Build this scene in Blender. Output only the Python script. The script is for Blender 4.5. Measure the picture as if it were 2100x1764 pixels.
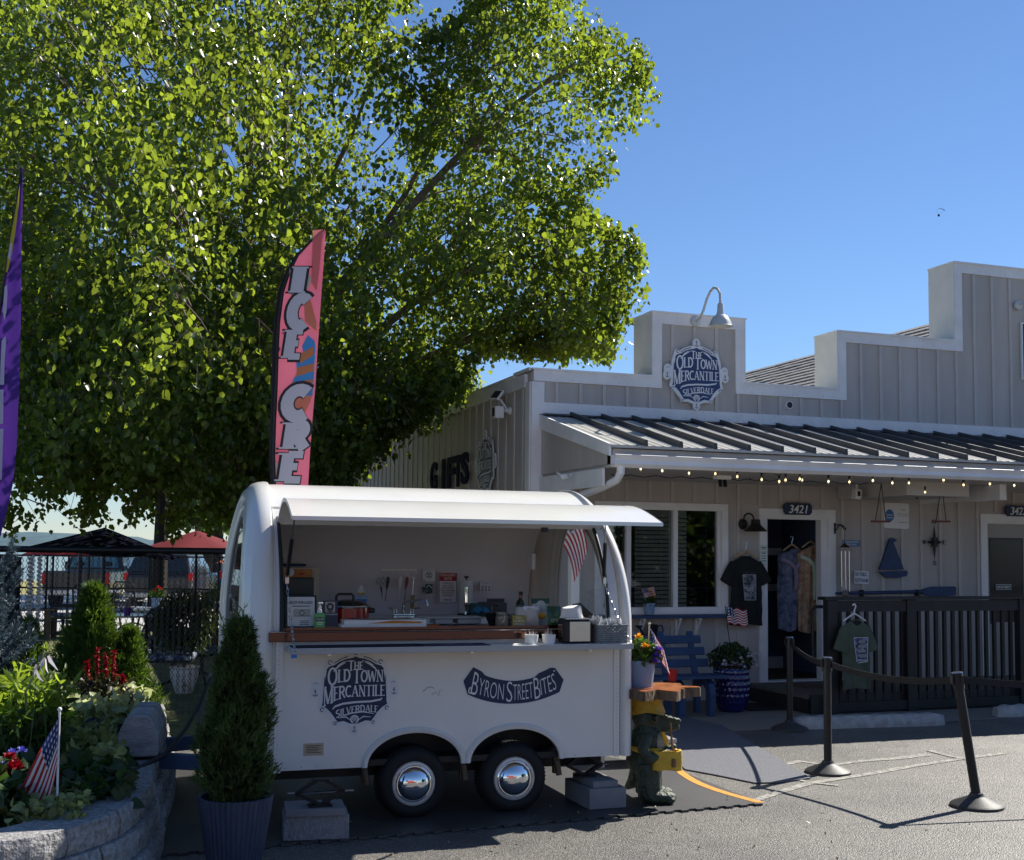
import bpy, bmesh, math, random
import numpy as np
from mathutils import Vector, Matrix
R = math.radians; PI = math.pi
rnd = random.Random(7)
for o in list(bpy.data.objects): bpy.data.objects.remove(o)
SC = bpy.context.scene; C = SC.collection
# ---------------------------------------------------------------- camera
F, CX, CY, CAMH = 2450., 1050., 958., 1.8           # focal length and principal point in photo pixels (2100 wide)
PITCH = math.atan(171/F)
RM = Matrix.Rotation(PI/2+PITCH, 3, 'X') @ Matrix.Rotation(R(.6), 3, 'Z')
CAM = Vector((0, 0, CAMH))
cd = bpy.data.cameras.new('camera'); cam = bpy.data.objects.new('camera', cd); C.objects.link(cam)
cd.sensor_fit = 'HORIZONTAL'; cd.sensor_width = 36; cd.lens = 36*F/2100; cd.shift_y = (CY-882)/2100
cd.clip_start = .1; cd.clip_end = 12000
cam.matrix_world = Matrix.Translation(CAM) @ RM.to_4x4()
SC.camera = cam
# ---------------------------------------------------------------- sky, sun, exposure
SUN_EL = 43.0; SUN_AZ = math.degrees(math.atan2(.735, .678))   # clockwise from +Y
W = bpy.data.worlds.new('World'); SC.world = W; W.use_nodes = True
nt = W.node_tree; nt.nodes.clear()
sk = nt.nodes.new('ShaderNodeTexSky'); sk.sky_type = 'NISHITA'; sk.sun_disc = False
sk.sun_elevation = R(SUN_EL); sk.sun_rotation = R(SUN_AZ); sk.altitude = 0; sk.air_density = 1.0; sk.dust_density = 0.; sk.ozone_density = 6.
bg = nt.nodes.new('ShaderNodeBackground'); bg.inputs[1].default_value = .07
wo = nt.nodes.new('ShaderNodeOutputWorld')
tn = nt.nodes.new('ShaderNodeMix'); tn.data_type = 'RGBA'; tn.blend_type = 'MULTIPLY'; tn.inputs[0].default_value = 1; tn.inputs[7].default_value = (.91, .965, 1.06, 1)
nt.links.new(sk.outputs[0], tn.inputs[6]); nt.links.new(tn.outputs[2], bg.inputs[0]); nt.links.new(bg.outputs[0], wo.inputs[0])
sl = bpy.data.lights.new('sun', 'SUN'); sl.energy = 5.0; sl.angle = R(.5); sl.color = (1, .95, .86)
so = bpy.data.objects.new('sun', sl); C.objects.link(so)
SD = Vector((math.sin(R(SUN_AZ))*math.cos(R(SUN_EL)), math.cos(R(SUN_AZ))*math.cos(R(SUN_EL)), math.sin(R(SUN_EL))))
so.rotation_euler = SD.to_track_quat('Z', 'Y').to_euler(); so.location = (30, 30, 40)
SC.view_settings.view_transform = 'Standard'; SC.view_settings.look = 'None'
SC.view_settings.exposure = .72; SC.view_settings.gamma = 1; SC.view_settings.use_curve_mapping = False
try:
    SC.cycles.max_bounces = 8; SC.cycles.transparent_max_bounces = 12; SC.cycles.caustics_reflective = False; SC.cycles.caustics_refractive = False
    SC.cycles.sample_clamp_indirect = 6
except Exception: pass
# ---------------------------------------------------------------- pixel -> place
def ray(px, py): return RM @ Vector(((px-CX)/F, (CY-py)/F, -1))
def G(px, py, z=0.):
    d = ray(px, py); return CAM + d*((z-CAMH)/d.z)
def AT(px, py, y):
    d = ray(px, py); return CAM + d*(y/d.y)
class Frame:
    def __init__(s, o, ang): s.o = Vector(o); s.a = ang; s.x = Vector((math.cos(ang), math.sin(ang), 0)); s.y = Vector((-math.sin(ang), math.cos(ang), 0))
    def w(s, x, y, z): return s.o + s.x*x + s.y*y + Vector((0, 0, z))
    def l(s, px, py, y=0.):                          # local (x, z) of a pixel on the plane at local depth y
        d = ray(px, py); p = s.o + s.y*y; t = (p-CAM).dot(s.y)/d.dot(s.y); q = CAM+d*t-s.o
        return q.dot(s.x), q.z
BF = Frame((2.255, 14.701, 0), math.atan2(.332, .943))     # store facade: x along it, y into it
TF = Frame((-.313, 8.198, 0), R(18.08))                    # trailer: x along its length, y into it
BA, TA = BF.a, TF.a
def bl(px, py, off=0.): return BF.l(px, py, -off)
def tl(px, py, v=0.): return TF.l(px, py, v)
# ---------------------------------------------------------------- materials
MC = {}
def nn(t, k, **kw):
    n = t.nodes.new('ShaderNode'+k)
    for a, b in kw.items(): setattr(n, a, b)
    return n
def M(name, col, rough=.6, metal=0., var=0., sc=6., bump=0., bsc=60., spec=.4, alt=None, trans=0., emit=0., coat=0., stretch=None, alpha=None, bdist=.004, thr=None):
    if name in MC: return MC[name]
    m = bpy.data.materials.new(name); m.use_nodes = True; t = m.node_tree; b = t.nodes['Principled BSDF']; L = t.links.new
    b.inputs['Roughness'].default_value = rough; b.inputs['Metallic'].default_value = metal
    b.inputs['Specular IOR Level'].default_value = spec
    if coat: b.inputs['Coat Weight'].default_value = coat; b.inputs['Coat Roughness'].default_value = .06
    if emit: b.inputs['Emission Color'].default_value = (*col, 1); b.inputs['Emission Strength'].default_value = emit
    tc = nn(t, 'TexCoord'); src = tc.outputs['Object']
    if stretch:
        mp = nn(t, 'Mapping'); mp.inputs['Scale'].default_value = stretch; L(src, mp.inputs[0]); src = mp.outputs[0]
    c1 = (*col, 1)
    if var or alt:
        nz = nn(t, 'TexNoise'); nz.inputs['Scale'].default_value = sc; nz.inputs['Detail'].default_value = 6; nz.inputs['Roughness'].default_value = .62; L(src, nz.inputs['Vector'])
        rp = nn(t, 'ValToRGB'); e = rp.color_ramp.elements; lo, hi = thr or (.32, .68)
        e[0].position = lo; e[1].position = hi
        if alt: e[0].color = c1; e[1].color = (*alt, 1)
        else: e[0].color = tuple(x*(1-var) for x in col)+(1,); e[1].color = tuple(min(1, x*(1+var)) for x in col)+(1,)
        L(nz.outputs[0], rp.inputs[0]); L(rp.outputs[0], b.inputs['Base Color'])
    else: b.inputs['Base Color'].default_value = c1
    if bump:
        n2 = nn(t, 'TexNoise'); n2.inputs['Scale'].default_value = bsc; n2.inputs['Detail'].default_value = 5; L(src, n2.inputs['Vector'])
        bp = nn(t, 'Bump'); bp.inputs['Strength'].default_value = bump; bp.inputs['Distance'].default_value = bdist; L(n2.outputs[0], bp.inputs['Height']); L(bp.outputs[0], b.inputs['Normal'])
    if trans:                                            # thin leaf or cloth: part of the light passes through
        tr = nn(t, 'BsdfTranslucent'); mx = nn(t, 'MixShader'); mx.inputs[0].default_value = trans
        if var or alt: L(rp.outputs[0], tr.inputs[0])
        else: tr.inputs[0].default_value = c1
        L(b.outputs[0], mx.inputs[1]); L(tr.outputs[0], mx.inputs[2]); L(mx.outputs[0], t.nodes['Material Output'].inputs[0])
    MC[name] = m; return m
def leafmat(name, col, thru, frac=.5, rough=.45, var=.35, sc=1.4):
    if name in MC: return MC[name]
    m = bpy.data.materials.new(name); m.use_nodes = True; t = m.node_tree; b = t.nodes['Principled BSDF']; L = t.links.new
    b.inputs['Roughness'].default_value = rough; b.inputs['Specular IOR Level'].default_value = .35
    g = nn(t, 'NewGeometry'); nz = nn(t, 'TexNoise'); nz.inputs['Scale'].default_value = sc; nz.inputs['Detail'].default_value = 8; L(g.outputs['Position'], nz.inputs['Vector'])
    n2 = nn(t, 'TexWhiteNoise'); n2.noise_dimensions = '1D'; L(g.outputs['Random Per Island'], n2.inputs['W'])
    ad = nn(t, 'Math', operation='MULTIPLY_ADD'); L(n2.outputs[0], ad.inputs[0]); ad.inputs[1].default_value = .45; L(nz.outputs[0], ad.inputs[2])
    def ramp(c, v):
        r = nn(t, 'ValToRGB'); e = r.color_ramp.elements; e[0].position = .45; e[1].position = 1.0
        e[0].color = tuple(x*(1-v) for x in c)+(1,); e[1].color = tuple(x*(1+v) for x in c)+(1,); L(ad.outputs[0], r.inputs[0]); return r.outputs[0]
    L(ramp(col, var), b.inputs['Base Color'])
    tr = nn(t, 'BsdfTranslucent'); L(ramp(thru, var), tr.inputs[0])
    mx = nn(t, 'MixShader'); mx.inputs[0].default_value = frac
    L(b.outputs[0], mx.inputs[1]); L(tr.outputs[0], mx.inputs[2]); L(mx.outputs[0], t.nodes['Material Output'].inputs[0])
    MC[name] = m; return m
def glassmat(name, tint=(.9, .95, .95), refl=.12, rough=.02):
    if name in MC: return MC[name]
    m = bpy.data.materials.new(name); m.use_nodes = True; t = m.node_tree; L = t.links.new
    t.nodes.remove(t.nodes['Principled BSDF'])
    a = nn(t, 'BsdfTransparent'); a.inputs[0].default_value = (*tint, 1); g = nn(t, 'BsdfGlossy'); g.inputs['Roughness'].default_value = rough
    fr = nn(t, 'LayerWeight'); fr.inputs[0].default_value = .25; ad = nn(t, 'Math', operation='ADD'); L(fr.outputs['Fresnel'], ad.inputs[0]); ad.inputs[1].default_value = refl
    mx = nn(t, 'MixShader'); L(ad.outputs[0], mx.inputs[0]); L(a.outputs[0], mx.inputs[1]); L(g.outputs[0], mx.inputs[2]); L(mx.outputs[0], t.nodes['Material Output'].inputs[0])
    MC[name] = m; return m
# ---------------------------------------------------------------- mesh builder
class MB:
    def __init__(s): s.v = []; s.f = []; s.m = []; s.mi = 0; s.sm = []; s.smooth = False
    def add(s, vs, fs):
        n = len(s.v); s.v += [tuple(x) for x in vs]
        for f in fs: s.f.append([n+i for i in f]); s.m.append(s.mi); s.sm.append(s.smooth)
        return s
    def box(s, x0, x1, y0, y1, z0, z1):
        return s.add([(x0,y0,z0),(x1,y0,z0),(x1,y1,z0),(x0,y1,z0),(x0,y0,z1),(x1,y0,z1),(x1,y1,z1),(x0,y1,z1)],
                     [(3,2,1,0),(4,5,6,7),(0,1,5,4),(1,2,6,5),(2,3,7,6),(3,0,4,7)])
    def beam(s, p, q, w, h, up=(0,0,1)):               # box from p to q, w wide, h high
        p, q = Vector(p), Vector(q); d = (q-p).normalized(); u = Vector(up)
        sd = d.cross(u); sd = (sd if sd.length > 1e-5 else d.orthogonal()).normalized()*(w/2); up = sd.cross(d).normalized()*(h/2)
        a = [c+e for c in (p, q) for e in (-sd-up, sd-up, sd+up, -sd+up)]
        return s.add(a, [(0,1,2,3),(7,6,5,4),(0,4,5,1),(1,5,6,2),(2,6,7,3),(3,7,4,0)])
    def tube(s, pts, r, n=8, caps=True):
        pts = [Vector(p) for p in pts]; k = len(pts); rs = r if isinstance(r, (list, tuple)) else [r]*k
        base = len(s.v); prev = None; vs = []
        for i, p in enumerate(pts):
            d = (pts[min(i+1, k-1)]-pts[max(i-1, 0)])
            d = d.normalized() if d.length > 1e-9 else Vector((0, 0, 1))
            a = d.orthogonal().normalized() if prev is None else (prev-d*prev.dot(d))
            a = a.normalized() if a.length > 1e-6 else d.orthogonal().normalized()
            prev = a; b = d.cross(a)
            for j in range(n):
                t = 2*PI*j/n; vs.append(p+(a*math.cos(t)+b*math.sin(t))*rs[i])
        fs = [(i*n+j, i*n+(j+1) % n, (i+1)*n+(j+1) % n, (i+1)*n+j) for i in range(k-1) for j in range(n)]
        o = s.smooth; s.smooth = True; s.add(vs, fs); s.smooth = o
        if caps:
            n0 = base; s.f.append([n0+j for j in range(n)][::-1]); s.f.append([n0+(k-1)*n+j for j in range(n)]); s.m += [s.mi]*2; s.sm += [False]*2
        return s
    def lathe(s, prof, c=(0,0,0), n=20, rib=0, ribn=0, sx=1., sy=1.):
        vs = []
        for r, z in prof:
            for j in range(n):
                t = 2*PI*j/n; rr = r*(1+rib*(.5+.5*math.cos(ribn*t)) if rib else 1)
                vs.append((c[0]+rr*math.cos(t)*sx, c[1]+rr*math.sin(t)*sy, c[2]+z))
        fs = [(i*n+j, i*n+(j+1) % n, (i+1)*n+(j+1) % n, (i+1)*n+j) for i in range(len(prof)-1) for j in range(n)]
        o = s.smooth; s.smooth = True; s.add(vs, fs); s.smooth = o; b = len(s.v)-len(vs)
        if prof[0][0] > 1e-6: s.f.append([b+j for j in range(n)][::-1]); s.m.append(s.mi); s.sm.append(False)
        if prof[-1][0] > 1e-6: s.f.append([b+(len(prof)-1)*n+j for j in range(n)]); s.m.append(s.mi); s.sm.append(False)
        return s
    def prism(s, poly, y0, y1):                        # (x, z) outline extruded along y, seen from -y
        n = len(poly); a = sum(poly[i][0]*poly[(i+1) % n][1]-poly[(i+1) % n][0]*poly[i][1] for i in range(n))
        if a < 0: poly = poly[::-1]
        vs = [(x, y0, z) for x, z in poly]+[(x, y1, z) for x, z in poly]
        return s.add(vs, [list(range(n)), list(range(2*n-1, n-1, -1))]+[(i, n+i, n+(i+1) % n, (i+1) % n) for i in range(n)])
    def slab(s, poly, z0, z1):                         # (x, y) outline extruded along z
        n = len(poly); a = sum(poly[i][0]*poly[(i+1) % n][1]-poly[(i+1) % n][0]*poly[i][1] for i in range(n))
        if a < 0: poly = poly[::-1]
        vs = [(x, y, z0) for x, y in poly]+[(x, y, z1) for x, y in poly]
        return s.add(vs, [list(range(n))[::-1], list(range(n, 2*n))]+[(i, (i+1) % n, n+(i+1) % n, n+i) for i in range(n)])
    def grid(s, fn, nu, nv, closed=False):
        vs = [fn(i/nu, j/nv) for j in range(nv+1) for i in range(nu+(0 if closed else 1))]; k = nu if closed else nu+1
        fs = [(j*k+i, j*k+(i+1) % k, (j+1)*k+(i+1) % k, (j+1)*k+i) for j in range(nv) for i in range(nu)]
        o = s.smooth; s.smooth = True; s.add(vs, fs); s.smooth = o; return s
    def ball(s, c, rx, ry=None, rz=None, n=12, k=8):
        ry = ry or rx; rz = rz or rx
        return s.grid(lambda a, b: (c[0]+rx*math.cos(2*PI*a)*math.sin(PI*b), c[1]+ry*math.sin(2*PI*a)*math.sin(PI*b), c[2]-rz*math.cos(PI*b)), n, k, True)
    def ribbon(s, pts, w, y):                          # flat strip in the x-z plane; w: width or list
        k = len(pts); ws = w if isinstance(w, (list, tuple)) else [w]*k; vs = []
        for i, (x, z) in enumerate(pts):
            a, b = pts[max(i-1, 0)], pts[min(i+1, k-1)]; d = math.hypot(b[0]-a[0], b[1]-a[1]) or 1
            nx, nz = -(b[1]-a[1])/d*ws[i]/2, (b[0]-a[0])/d*ws[i]/2
            vs += [(x+nx, y, z+nz), (x-nx, y, z-nz)]
        return s.add(vs, [(2*i, 2*i+1, 2*i+3, 2*i+2) for i in range(k-1)])
    def xf(s, m, start=0):
        s.v[start:] = [tuple(m @ Vector(p)) for p in s.v[start:]]; return s
    def mesh(s, name, mats, ang=35):
        me = bpy.data.meshes.new(name); me.from_pydata(s.v, [], s.f)
        for m in (mats if isinstance(mats, (list, tuple)) else [mats]): me.materials.append(m)
        me.polygons.foreach_set('material_index', s.m); me.polygons.foreach_set('use_smooth', s.sm)
        me.update()
        if any(s.sm): me.set_sharp_from_angle(angle=R(ang))
        return me
def link(name, me, parent=None, loc=None, rot=None, **kw):
    o = bpy.data.objects.new(name, me); C.objects.link(o)
    if parent: o.parent = parent
    if loc is not None: o.location = loc
    if rot is not None: o.rotation_euler = rot
    for k, v in kw.items():
        if v is not None: o[k] = v
    return o
def part(name, mb, mat, parent, bevel=0, loc=None, rot=None, **kw):
    o = link(name, mb.mesh(name, mat) if isinstance(mb, MB) else mb, parent, loc, rot, **kw)
    if bevel: bev(o, bevel)
    return o
def bev(o, w, seg=2):
    b = o.modifiers.new('bevel', 'BEVEL'); b.width = w; b.segments = seg; b.limit_method = 'ANGLE'; b.angle_limit = R(40); return o
def thing(name, label, cat, loc=(0,0,0), rz=0., group=None):
    o = link(name, None, None, loc, (0, 0, rz)); o['label'] = label; o['category'] = cat; o.empty_display_size = .2
    if group: o['group'] = group
    return o
def solo(name, mb, mat, label, cat, loc=(0,0,0), rz=0., group=None, bevel=0):
    o = part(name, mb, mat, None, bevel, loc, (0, 0, rz)); o['label'] = label; o['category'] = cat
    if group: o['group'] = group
    return o
def struct(name, mb, mat, parent=None):
    o = part(name, mb, mat, parent)
    if not parent: o['kind'] = 'structure'
    return o
def dup(root, loc, rz=None, label=None, rot=None):
    def cp(o, par):
        c = o.copy(); C.objects.link(c)
        if par: c.parent = par
        for ch in o.children: cp(ch, c)
        return c
    r = cp(root, None); r.location = loc
    if rz is not None: r.rotation_euler = (0, 0, rz)
    if rot is not None: r.rotation_euler = rot
    if label: r['label'] = label
    return r
def rbox(w, d, h, z=0):
    return MB().box(-w/2, w/2, -d/2, d/2, z, z+h)
def npmesh(name, verts, faces, mat, smooth=False):
    verts = np.asarray(verts, np.float32); faces = np.asarray(faces, np.int32); n, k = faces.shape
    me = bpy.data.meshes.new(name); me.vertices.add(len(verts)); me.vertices.foreach_set('co', verts.ravel())
    me.loops.add(n*k); me.loops.foreach_set('vertex_index', faces.ravel())
    me.polygons.add(n); me.polygons.foreach_set('loop_start', np.arange(0, n*k, k, dtype=np.int32))
    if smooth: me.polygons.foreach_set('use_smooth', np.ones(n, bool))
    me.materials.append(mat); me.update(calc_edges=True); return me
def leaves(name, cen, size, mat, parent=None, seed=1, down=.7, wide=.8, jit=.35, dirs=None, flat=0., **kw):
    """many small ovate leaves, each folded along its rib, tips pointing mostly down (or along dirs)"""
    g = np.random.default_rng(seed); cen = np.asarray(cen, float); n = len(cen)
    d = g.normal(size=(n, 3))*.6
    if dirs is None: d[:, 2] -= down*1.6
    else: d = d*.5+np.asarray(dirs)
    d /= np.linalg.norm(d, axis=1)[:, None]+1e-9
    s = g.normal(size=(n, 3))
    if flat: s[:, 2] *= (1-flat)
    s -= d*(s*d).sum(1)[:, None]; s /= np.linalg.norm(s, axis=1)[:, None]+1e-9
    nr = np.cross(d, s); L = (size*(1+jit*g.uniform(-1, 1, n)))[:, None]; Wd = L*wide*.5
    fold = .22
    P = [cen, cen+d*L*.28+s*Wd*.9+nr*Wd*fold, cen+d*L*.62+s*Wd*.72+nr*Wd*fold, cen+d*L, cen+d*L*.62-s*Wd*.72+nr*Wd*fold, cen+d*L*.28-s*Wd*.9+nr*Wd*fold]
    V = np.stack(P, 1).reshape(-1, 3); b = (np.arange(n)*6)[:, None]
    Fc = np.concatenate([b+np.array([[0, 1, 2, 3]]), b+np.array([[0, 3, 4, 5]])])
    o = link(name, npmesh(name, V, Fc, mat), parent, **kw); o['kind'] = 'stuff'; return o
def blades(name, base, tip, w, mat, parent=None, seed=1, bend=.15, **kw):
    """narrow strips from base to tip (grass, needles, petals)"""
    g = np.random.default_rng(seed); base = np.asarray(base, float); tip = np.asarray(tip, float); n = len(base)
    d = tip-base; s = np.cross(d, g.normal(size=(n, 3))); s /= np.linalg.norm(s, axis=1)[:, None]+1e-9; s *= w/2
    L = np.linalg.norm(d, axis=1)[:, None]; m = base+d*.55+g.normal(size=(n, 3))*L*bend*.5
    V = np.stack([base-s*.7, base+s*.7, m+s, m-s, tip+s*.15, tip-s*.15], 1).reshape(-1, 3); b = (np.arange(n)*6)[:, None]
    Fc = np.concatenate([b+np.array([[0, 1, 2, 3]]), b+np.array([[3, 2, 4, 5]])])
    o = link(name, npmesh(name, V, Fc, mat), parent, **kw); o['kind'] = 'stuff'; return o
# ---------------------------------------------------------------- lettering
_bt = {}
def btext(st, ext=0., off=0., shear=0.):
    k = (st, ext, off, shear)
    if k not in _bt:
        c = bpy.data.curves.new('text', 'FONT'); c.body = st; c.extrude = ext; c.offset = off; c.shear = shear; c.resolution_u = 3
        o = bpy.data.objects.new('text', c); C.objects.link(o)
        dg = bpy.context.evaluated_depsgraph_get(); dg.update(); me = bpy.data.meshes.new_from_object(o.evaluated_get(dg))
        vs = [tuple(v.co) for v in me.vertices]; fs = [tuple(p.vertices) for p in me.polygons]
        bpy.data.objects.remove(o); bpy.data.curves.remove(c); bpy.data.meshes.remove(me); _bt[k] = (vs, fs)
    return _bt[k]
def letter(mb, st, x0, x1, z0, z1, y, ext=0., off=0., shear=0., warp=None):
    """text stretched into the box x0..x1, z0..z1 of the x-z plane at depth y, readable from -y"""
    vs, fs = btext(st, ext, off, shear)
    if not vs: return mb
    ax = min(v[0] for v in vs); bx = max(v[0] for v in vs); az = min(v[1] for v in vs); bz = max(v[1] for v in vs)
    sx = (x1-x0)/max(bx-ax, 1e-6); sz = (z1-z0)/max(bz-az, 1e-6); out = []
    for v in vs:
        x = x0+(v[0]-ax)*sx; z = z0+(v[1]-az)*sz
        if warp: x, z = warp(x, z)
        out.append((x, y-v[2]*(1 if ext else 0), z))
    return mb.add(out, fs)
def arc(cx, cz, r, a0, a1, n=8, rz=None):
    return [(cx+r*math.cos(R(a0+(a1-a0)*i/n)), cz+(rz or r)*math.sin(R(a0+(a1-a0)*i/n))) for i in range(n+1)]
# serif letters: (advance, thick strokes, thin strokes), unit height
SF = {'T': (.72, [[(.36, 0), (.36, 1)]], [[(.02, .95), (.7, .95)]]),
 'H': (.8, [[(.14, 0), (.14, 1)], [(.66, 0), (.66, 1)]], [[(.14, .5), (.66, .5)]]),
 'E': (.62, [[(.14, 0), (.14, 1)]], [[(.14, .95), (.58, .95)], [(.14, .52), (.46, .52)], [(.14, .05), (.6, .05)]]),
 'O': (.82, [arc(.41, .5, .33, 0, 360, 16, .47)], []),
 'L': (.6, [[(.14, 0), (.14, 1)]], [[(.14, .05), (.58, .05)]]),
 'D': (.78, [[(.14, 0), (.14, 1)], [(.2, .95)]+arc(.34, .5, .34, 80, -80, 10, .45)+[(.2, .05)]], []),
 'W': (1.02, [[(.04, 1), (.28, 0)], [(.5, .9), (.74, 0)]], [[(.28, 0), (.5, .9)], [(.74, 0), (.98, 1)]]),
 'N': (.82, [[(.14, 1), (.68, 0)]], [[(.14, 0), (.14, 1)], [(.68, 0), (.68, 1)]]),
 'M': (.98, [[(.14, 1), (.48, .05)], [(.84, 0), (.84, 1)]], [[(.14, 0), (.14, 1)], [(.48, .05), (.84, 1)]]),
 'R': (.74, [[(.14, 0), (.14, 1)], [(.18, .95)]+arc(.38, .73, .22, 80, -80, 8, .22)+[(.18, .5)], [(.36, .5), (.7, 0)]], []),
 'C': (.72, [arc(.42, .5, .34, 50, 310, 14, .46)], []),
 'A': (.8, [[(.4, 1), (.7, 0)]], [[(.4, 1), (.1, 0)], [(.2, .34), (.6, .34)]]),
 'I': (.32, [[(.16, 0), (.16, 1)]], []),
 'S': (.6, [arc(.31, .74, .22, 40, 250, 8, .22)+arc(.29, .27, .24, 80, -140, 8, .24)], []),
 'V': (.76, [[(.1, 1), (.38, 0)]], [[(.38, 0), (.68, 1)]]),
 'Y': (.74, [[(.06, 1), (.36, .45), (.36, 0)]], [[(.36, .45), (.68, 1)]]),
 'B': (.68, [[(.14, 0), (.14, 1)], [(.18, .95)]+arc(.36, .75, .2, 80, -80, 8, .2)+[(.18, .53)], [(.18, .5)]+arc(.38, .27, .23, 80, -80, 8, .22)+[(.18, .05)]], [])}
def stext(mb, st, x0, x1, base, hgt, y, thick=.17, thin=.08, serif=.3, cap=1.25, caps=(0,)):
    """serif text between x0 and x1; base(x), hgt(x) give baseline and height"""
    adv = sum((.34 if c == ' ' else SF[c][0])*(cap if i in caps else 1) for i, c in enumerate(st)); k = (x1-x0)/adv; x = x0; yy = y
    for i, c in enumerate(st):
        cs = cap if i in caps else 1.
        if c == ' ': x += .34*k; continue
        a, tk, tn = SF[c]
        def mp(p, x=x, cs=cs):
            X = x+p[0]*k*cs; h = hgt(X); return (X, base(X)+(p[1]*cs-(cs-1)*.45)*h)
        H = abs(hgt(x)); kk = (k*cs+H)/2
        for wd, lst in ((thick, tk), (thin, tn)):
            for s in lst:
                yy -= .00006
                mb.ribbon([mp(p) for p in s], wd*kk, yy)
                if serif and len(s) == 2 and abs(s[0][1]-s[1][1]) > .7:
                    for p in s:
                        if p[1] in (0, 1) and not (c in 'A' and p[1] == 1) and not (c in 'VW' and p[1] == 0):
                            yy -= .00006; q = .03 if p[1] == 0 else -.03
                            mb.ribbon([mp((p[0]-serif/2, p[1]+q)), mp((p[0]+serif/2, p[1]+q))], .065*H, yy)
        x += a*k*cs
    return mb
# ================================================================ materials shared
WHITE = M('white_paint', (.80, .79, .78), .5, var=.08, sc=3, bump=.15, bsc=25)
SIDING = M('taupe_siding', (.475, .44, .408), .7, var=.13, sc=2.6, bump=.25, bsc=120, stretch=(1, 1, .16))
BATTEN = M('taupe_batten', (.535, .50, .468), .65, var=.07, sc=3)
NAVY = M('navy_paint', (.016, .03, .085), .45, var=.15, sc=8)
NAVYBLUE = M('faded_navy_paint', (.022, .05, .13), .5, var=.2, sc=6, bump=.1)
OFFW = M('off_white', (.78, .78, .76), .5, var=.03)
BLACK = M('black_plastic', (.012, .012, .014), .4)
DARKMETAL = M('dark_bronze', (.02, .018, .017), .42, var=.2, sc=12)
STEEL = M('steel', (.62, .62, .63), .22, 1.)
CHROME = M('chrome', (.86, .86, .87), .035, 1.)
RED = M('red_plastic', (.55, .02, .015), .35)
YELLOW = M('yellow_paint', (.75, .42, .02), .5, var=.15, sc=8)
SIGNWHITE = M('sign_white', (.78, .79, .8), .4)
INK = M('black_ink', (.015, .015, .02), .5)
GLASS = glassmat('window_glass', (.55, .6, .61), .10)
CLEAR = glassmat('clear_glass', (.92, .95, .94), .05)
# ================================================================ ground
def asphalt():
    m = bpy.data.materials.new('asphalt'); m.use_nodes = True; t = m.node_tree; L = t.links.new; b = t.nodes['Principled BSDF']
    tc = nn(t, 'TexCoord'); src = tc.outputs['Object']
    vo = nn(t, 'TexVoronoi'); vo.inputs['Scale'].default_value = 125; L(src, vo.inputs['Vector'])
    r1 = nn(t, 'ValToRGB'); e = r1.color_ramp.elements; e[0].color = (.045, .043, .04, 1); e[1].color = (.30, .28, .25, 1); e[1].position = .95
    e2 = r1.color_ramp.elements.new(.5); e2.color = (.12, .114, .105, 1)
    L(vo.outputs['Color'], r1.inputs[0])
    n1 = nn(t, 'TexNoise'); n1.inputs['Scale'].default_value = .55; n1.inputs['Detail'].default_value = 7; n1.inputs['Roughness'].default_value = .65; L(src, n1.inputs['Vector'])
    r2 = nn(t, 'ValToRGB'); e = r2.color_ramp.elements; e[0].color = (.58, .58, .6, 1); e[0].position = .33; e[1].color = (1.15, 1.13, 1.08, 1); e[1].position = .66; L(n1.outputs[0], r2.inputs[0])
    mx = nn(t, 'Mix', data_type='RGBA', blend_type='MULTIPLY'); mx.inputs[0].default_value = 1; L(r1.outputs[0], mx.inputs[6]); L(r2.outputs[0], mx.inputs[7])
    n3 = nn(t, 'TexNoise'); n3.inputs['Scale'].default_value = 1.7; n3.inputs['Detail'].default_value = 9; n3.inputs['Roughness'].default_value = .7; L(src, n3.inputs['Vector'])
    r3 = nn(t, 'ValToRGB'); e = r3.color_ramp.elements; e[0].position = .30; e[0].color = (.42, .41, .40, 1); e[1].position = .45; e[1].color = (1, 1, 1, 1); L(n3.outputs[0], r3.inputs[0])
    m2 = nn(t, 'Mix', data_type='RGBA', blend_type='MULTIPLY'); m2.inputs[0].default_value = .55; L(mx.outputs[2], m2.inputs[6]); L(r3.outputs[0], m2.inputs[7])
    L(m2.outputs[2], b.inputs['Base Color'])
    b.inputs['Roughness'].default_value = .5; b.inputs['Specular IOR Level'].default_value = .5
    bp = nn(t, 'Bump'); bp.inputs['Strength'].default_value = .75; bp.inputs['Distance'].default_value = .006
    v2 = nn(t, 'TexVoronoi'); v2.inputs['Scale'].default_value = 110; L(src, v2.inputs['Vector'])
    L(v2.outputs['Distance'], bp.inputs['Height']); bp.invert = True; L(bp.outputs[0], b.inputs['Normal'])
    return m
ASPH = asphalt()
GRASS = M('lawn_grass', (.05, .075, .018), .9, sc=3, alt=(.16, .15, .05), bump=.6, bsc=90)
g = MB(); g.add([(-30, -60, 0), (60, -60, 0), (60, 60, 0), (-2.2, 60, 0), (-2.2, 10.9, 0), (-30, 10.9, 0)], [(0, 1, 2, 3, 4, 5)])
struct('parking_lot', g, ASPH)
g = MB().add([(-30, 10.9, -.002), (-2.2, 10.9, -.002), (-2.2, 25.5, -.002), (-30, 25.5, -.002)], [(0, 1, 2, 3)]); struct('lawn', g, GRASS)
ROADM = M('pale_concrete', (.42, .41, .39), .8, var=.12, sc=2, bump=.3, bsc=60)
g = MB().add([(-60, 25.5, 0), (-2.2, 25.5, 0), (-2.2, 44, 0), (-60, 44, 0)], [(0, 1, 2, 3)]); struct('far_parking_lot', g, ROADM)
FIELD = M('dry_field', (.13, .15, .03), .9, sc=.5, alt=(.36, .30, .12))
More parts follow.
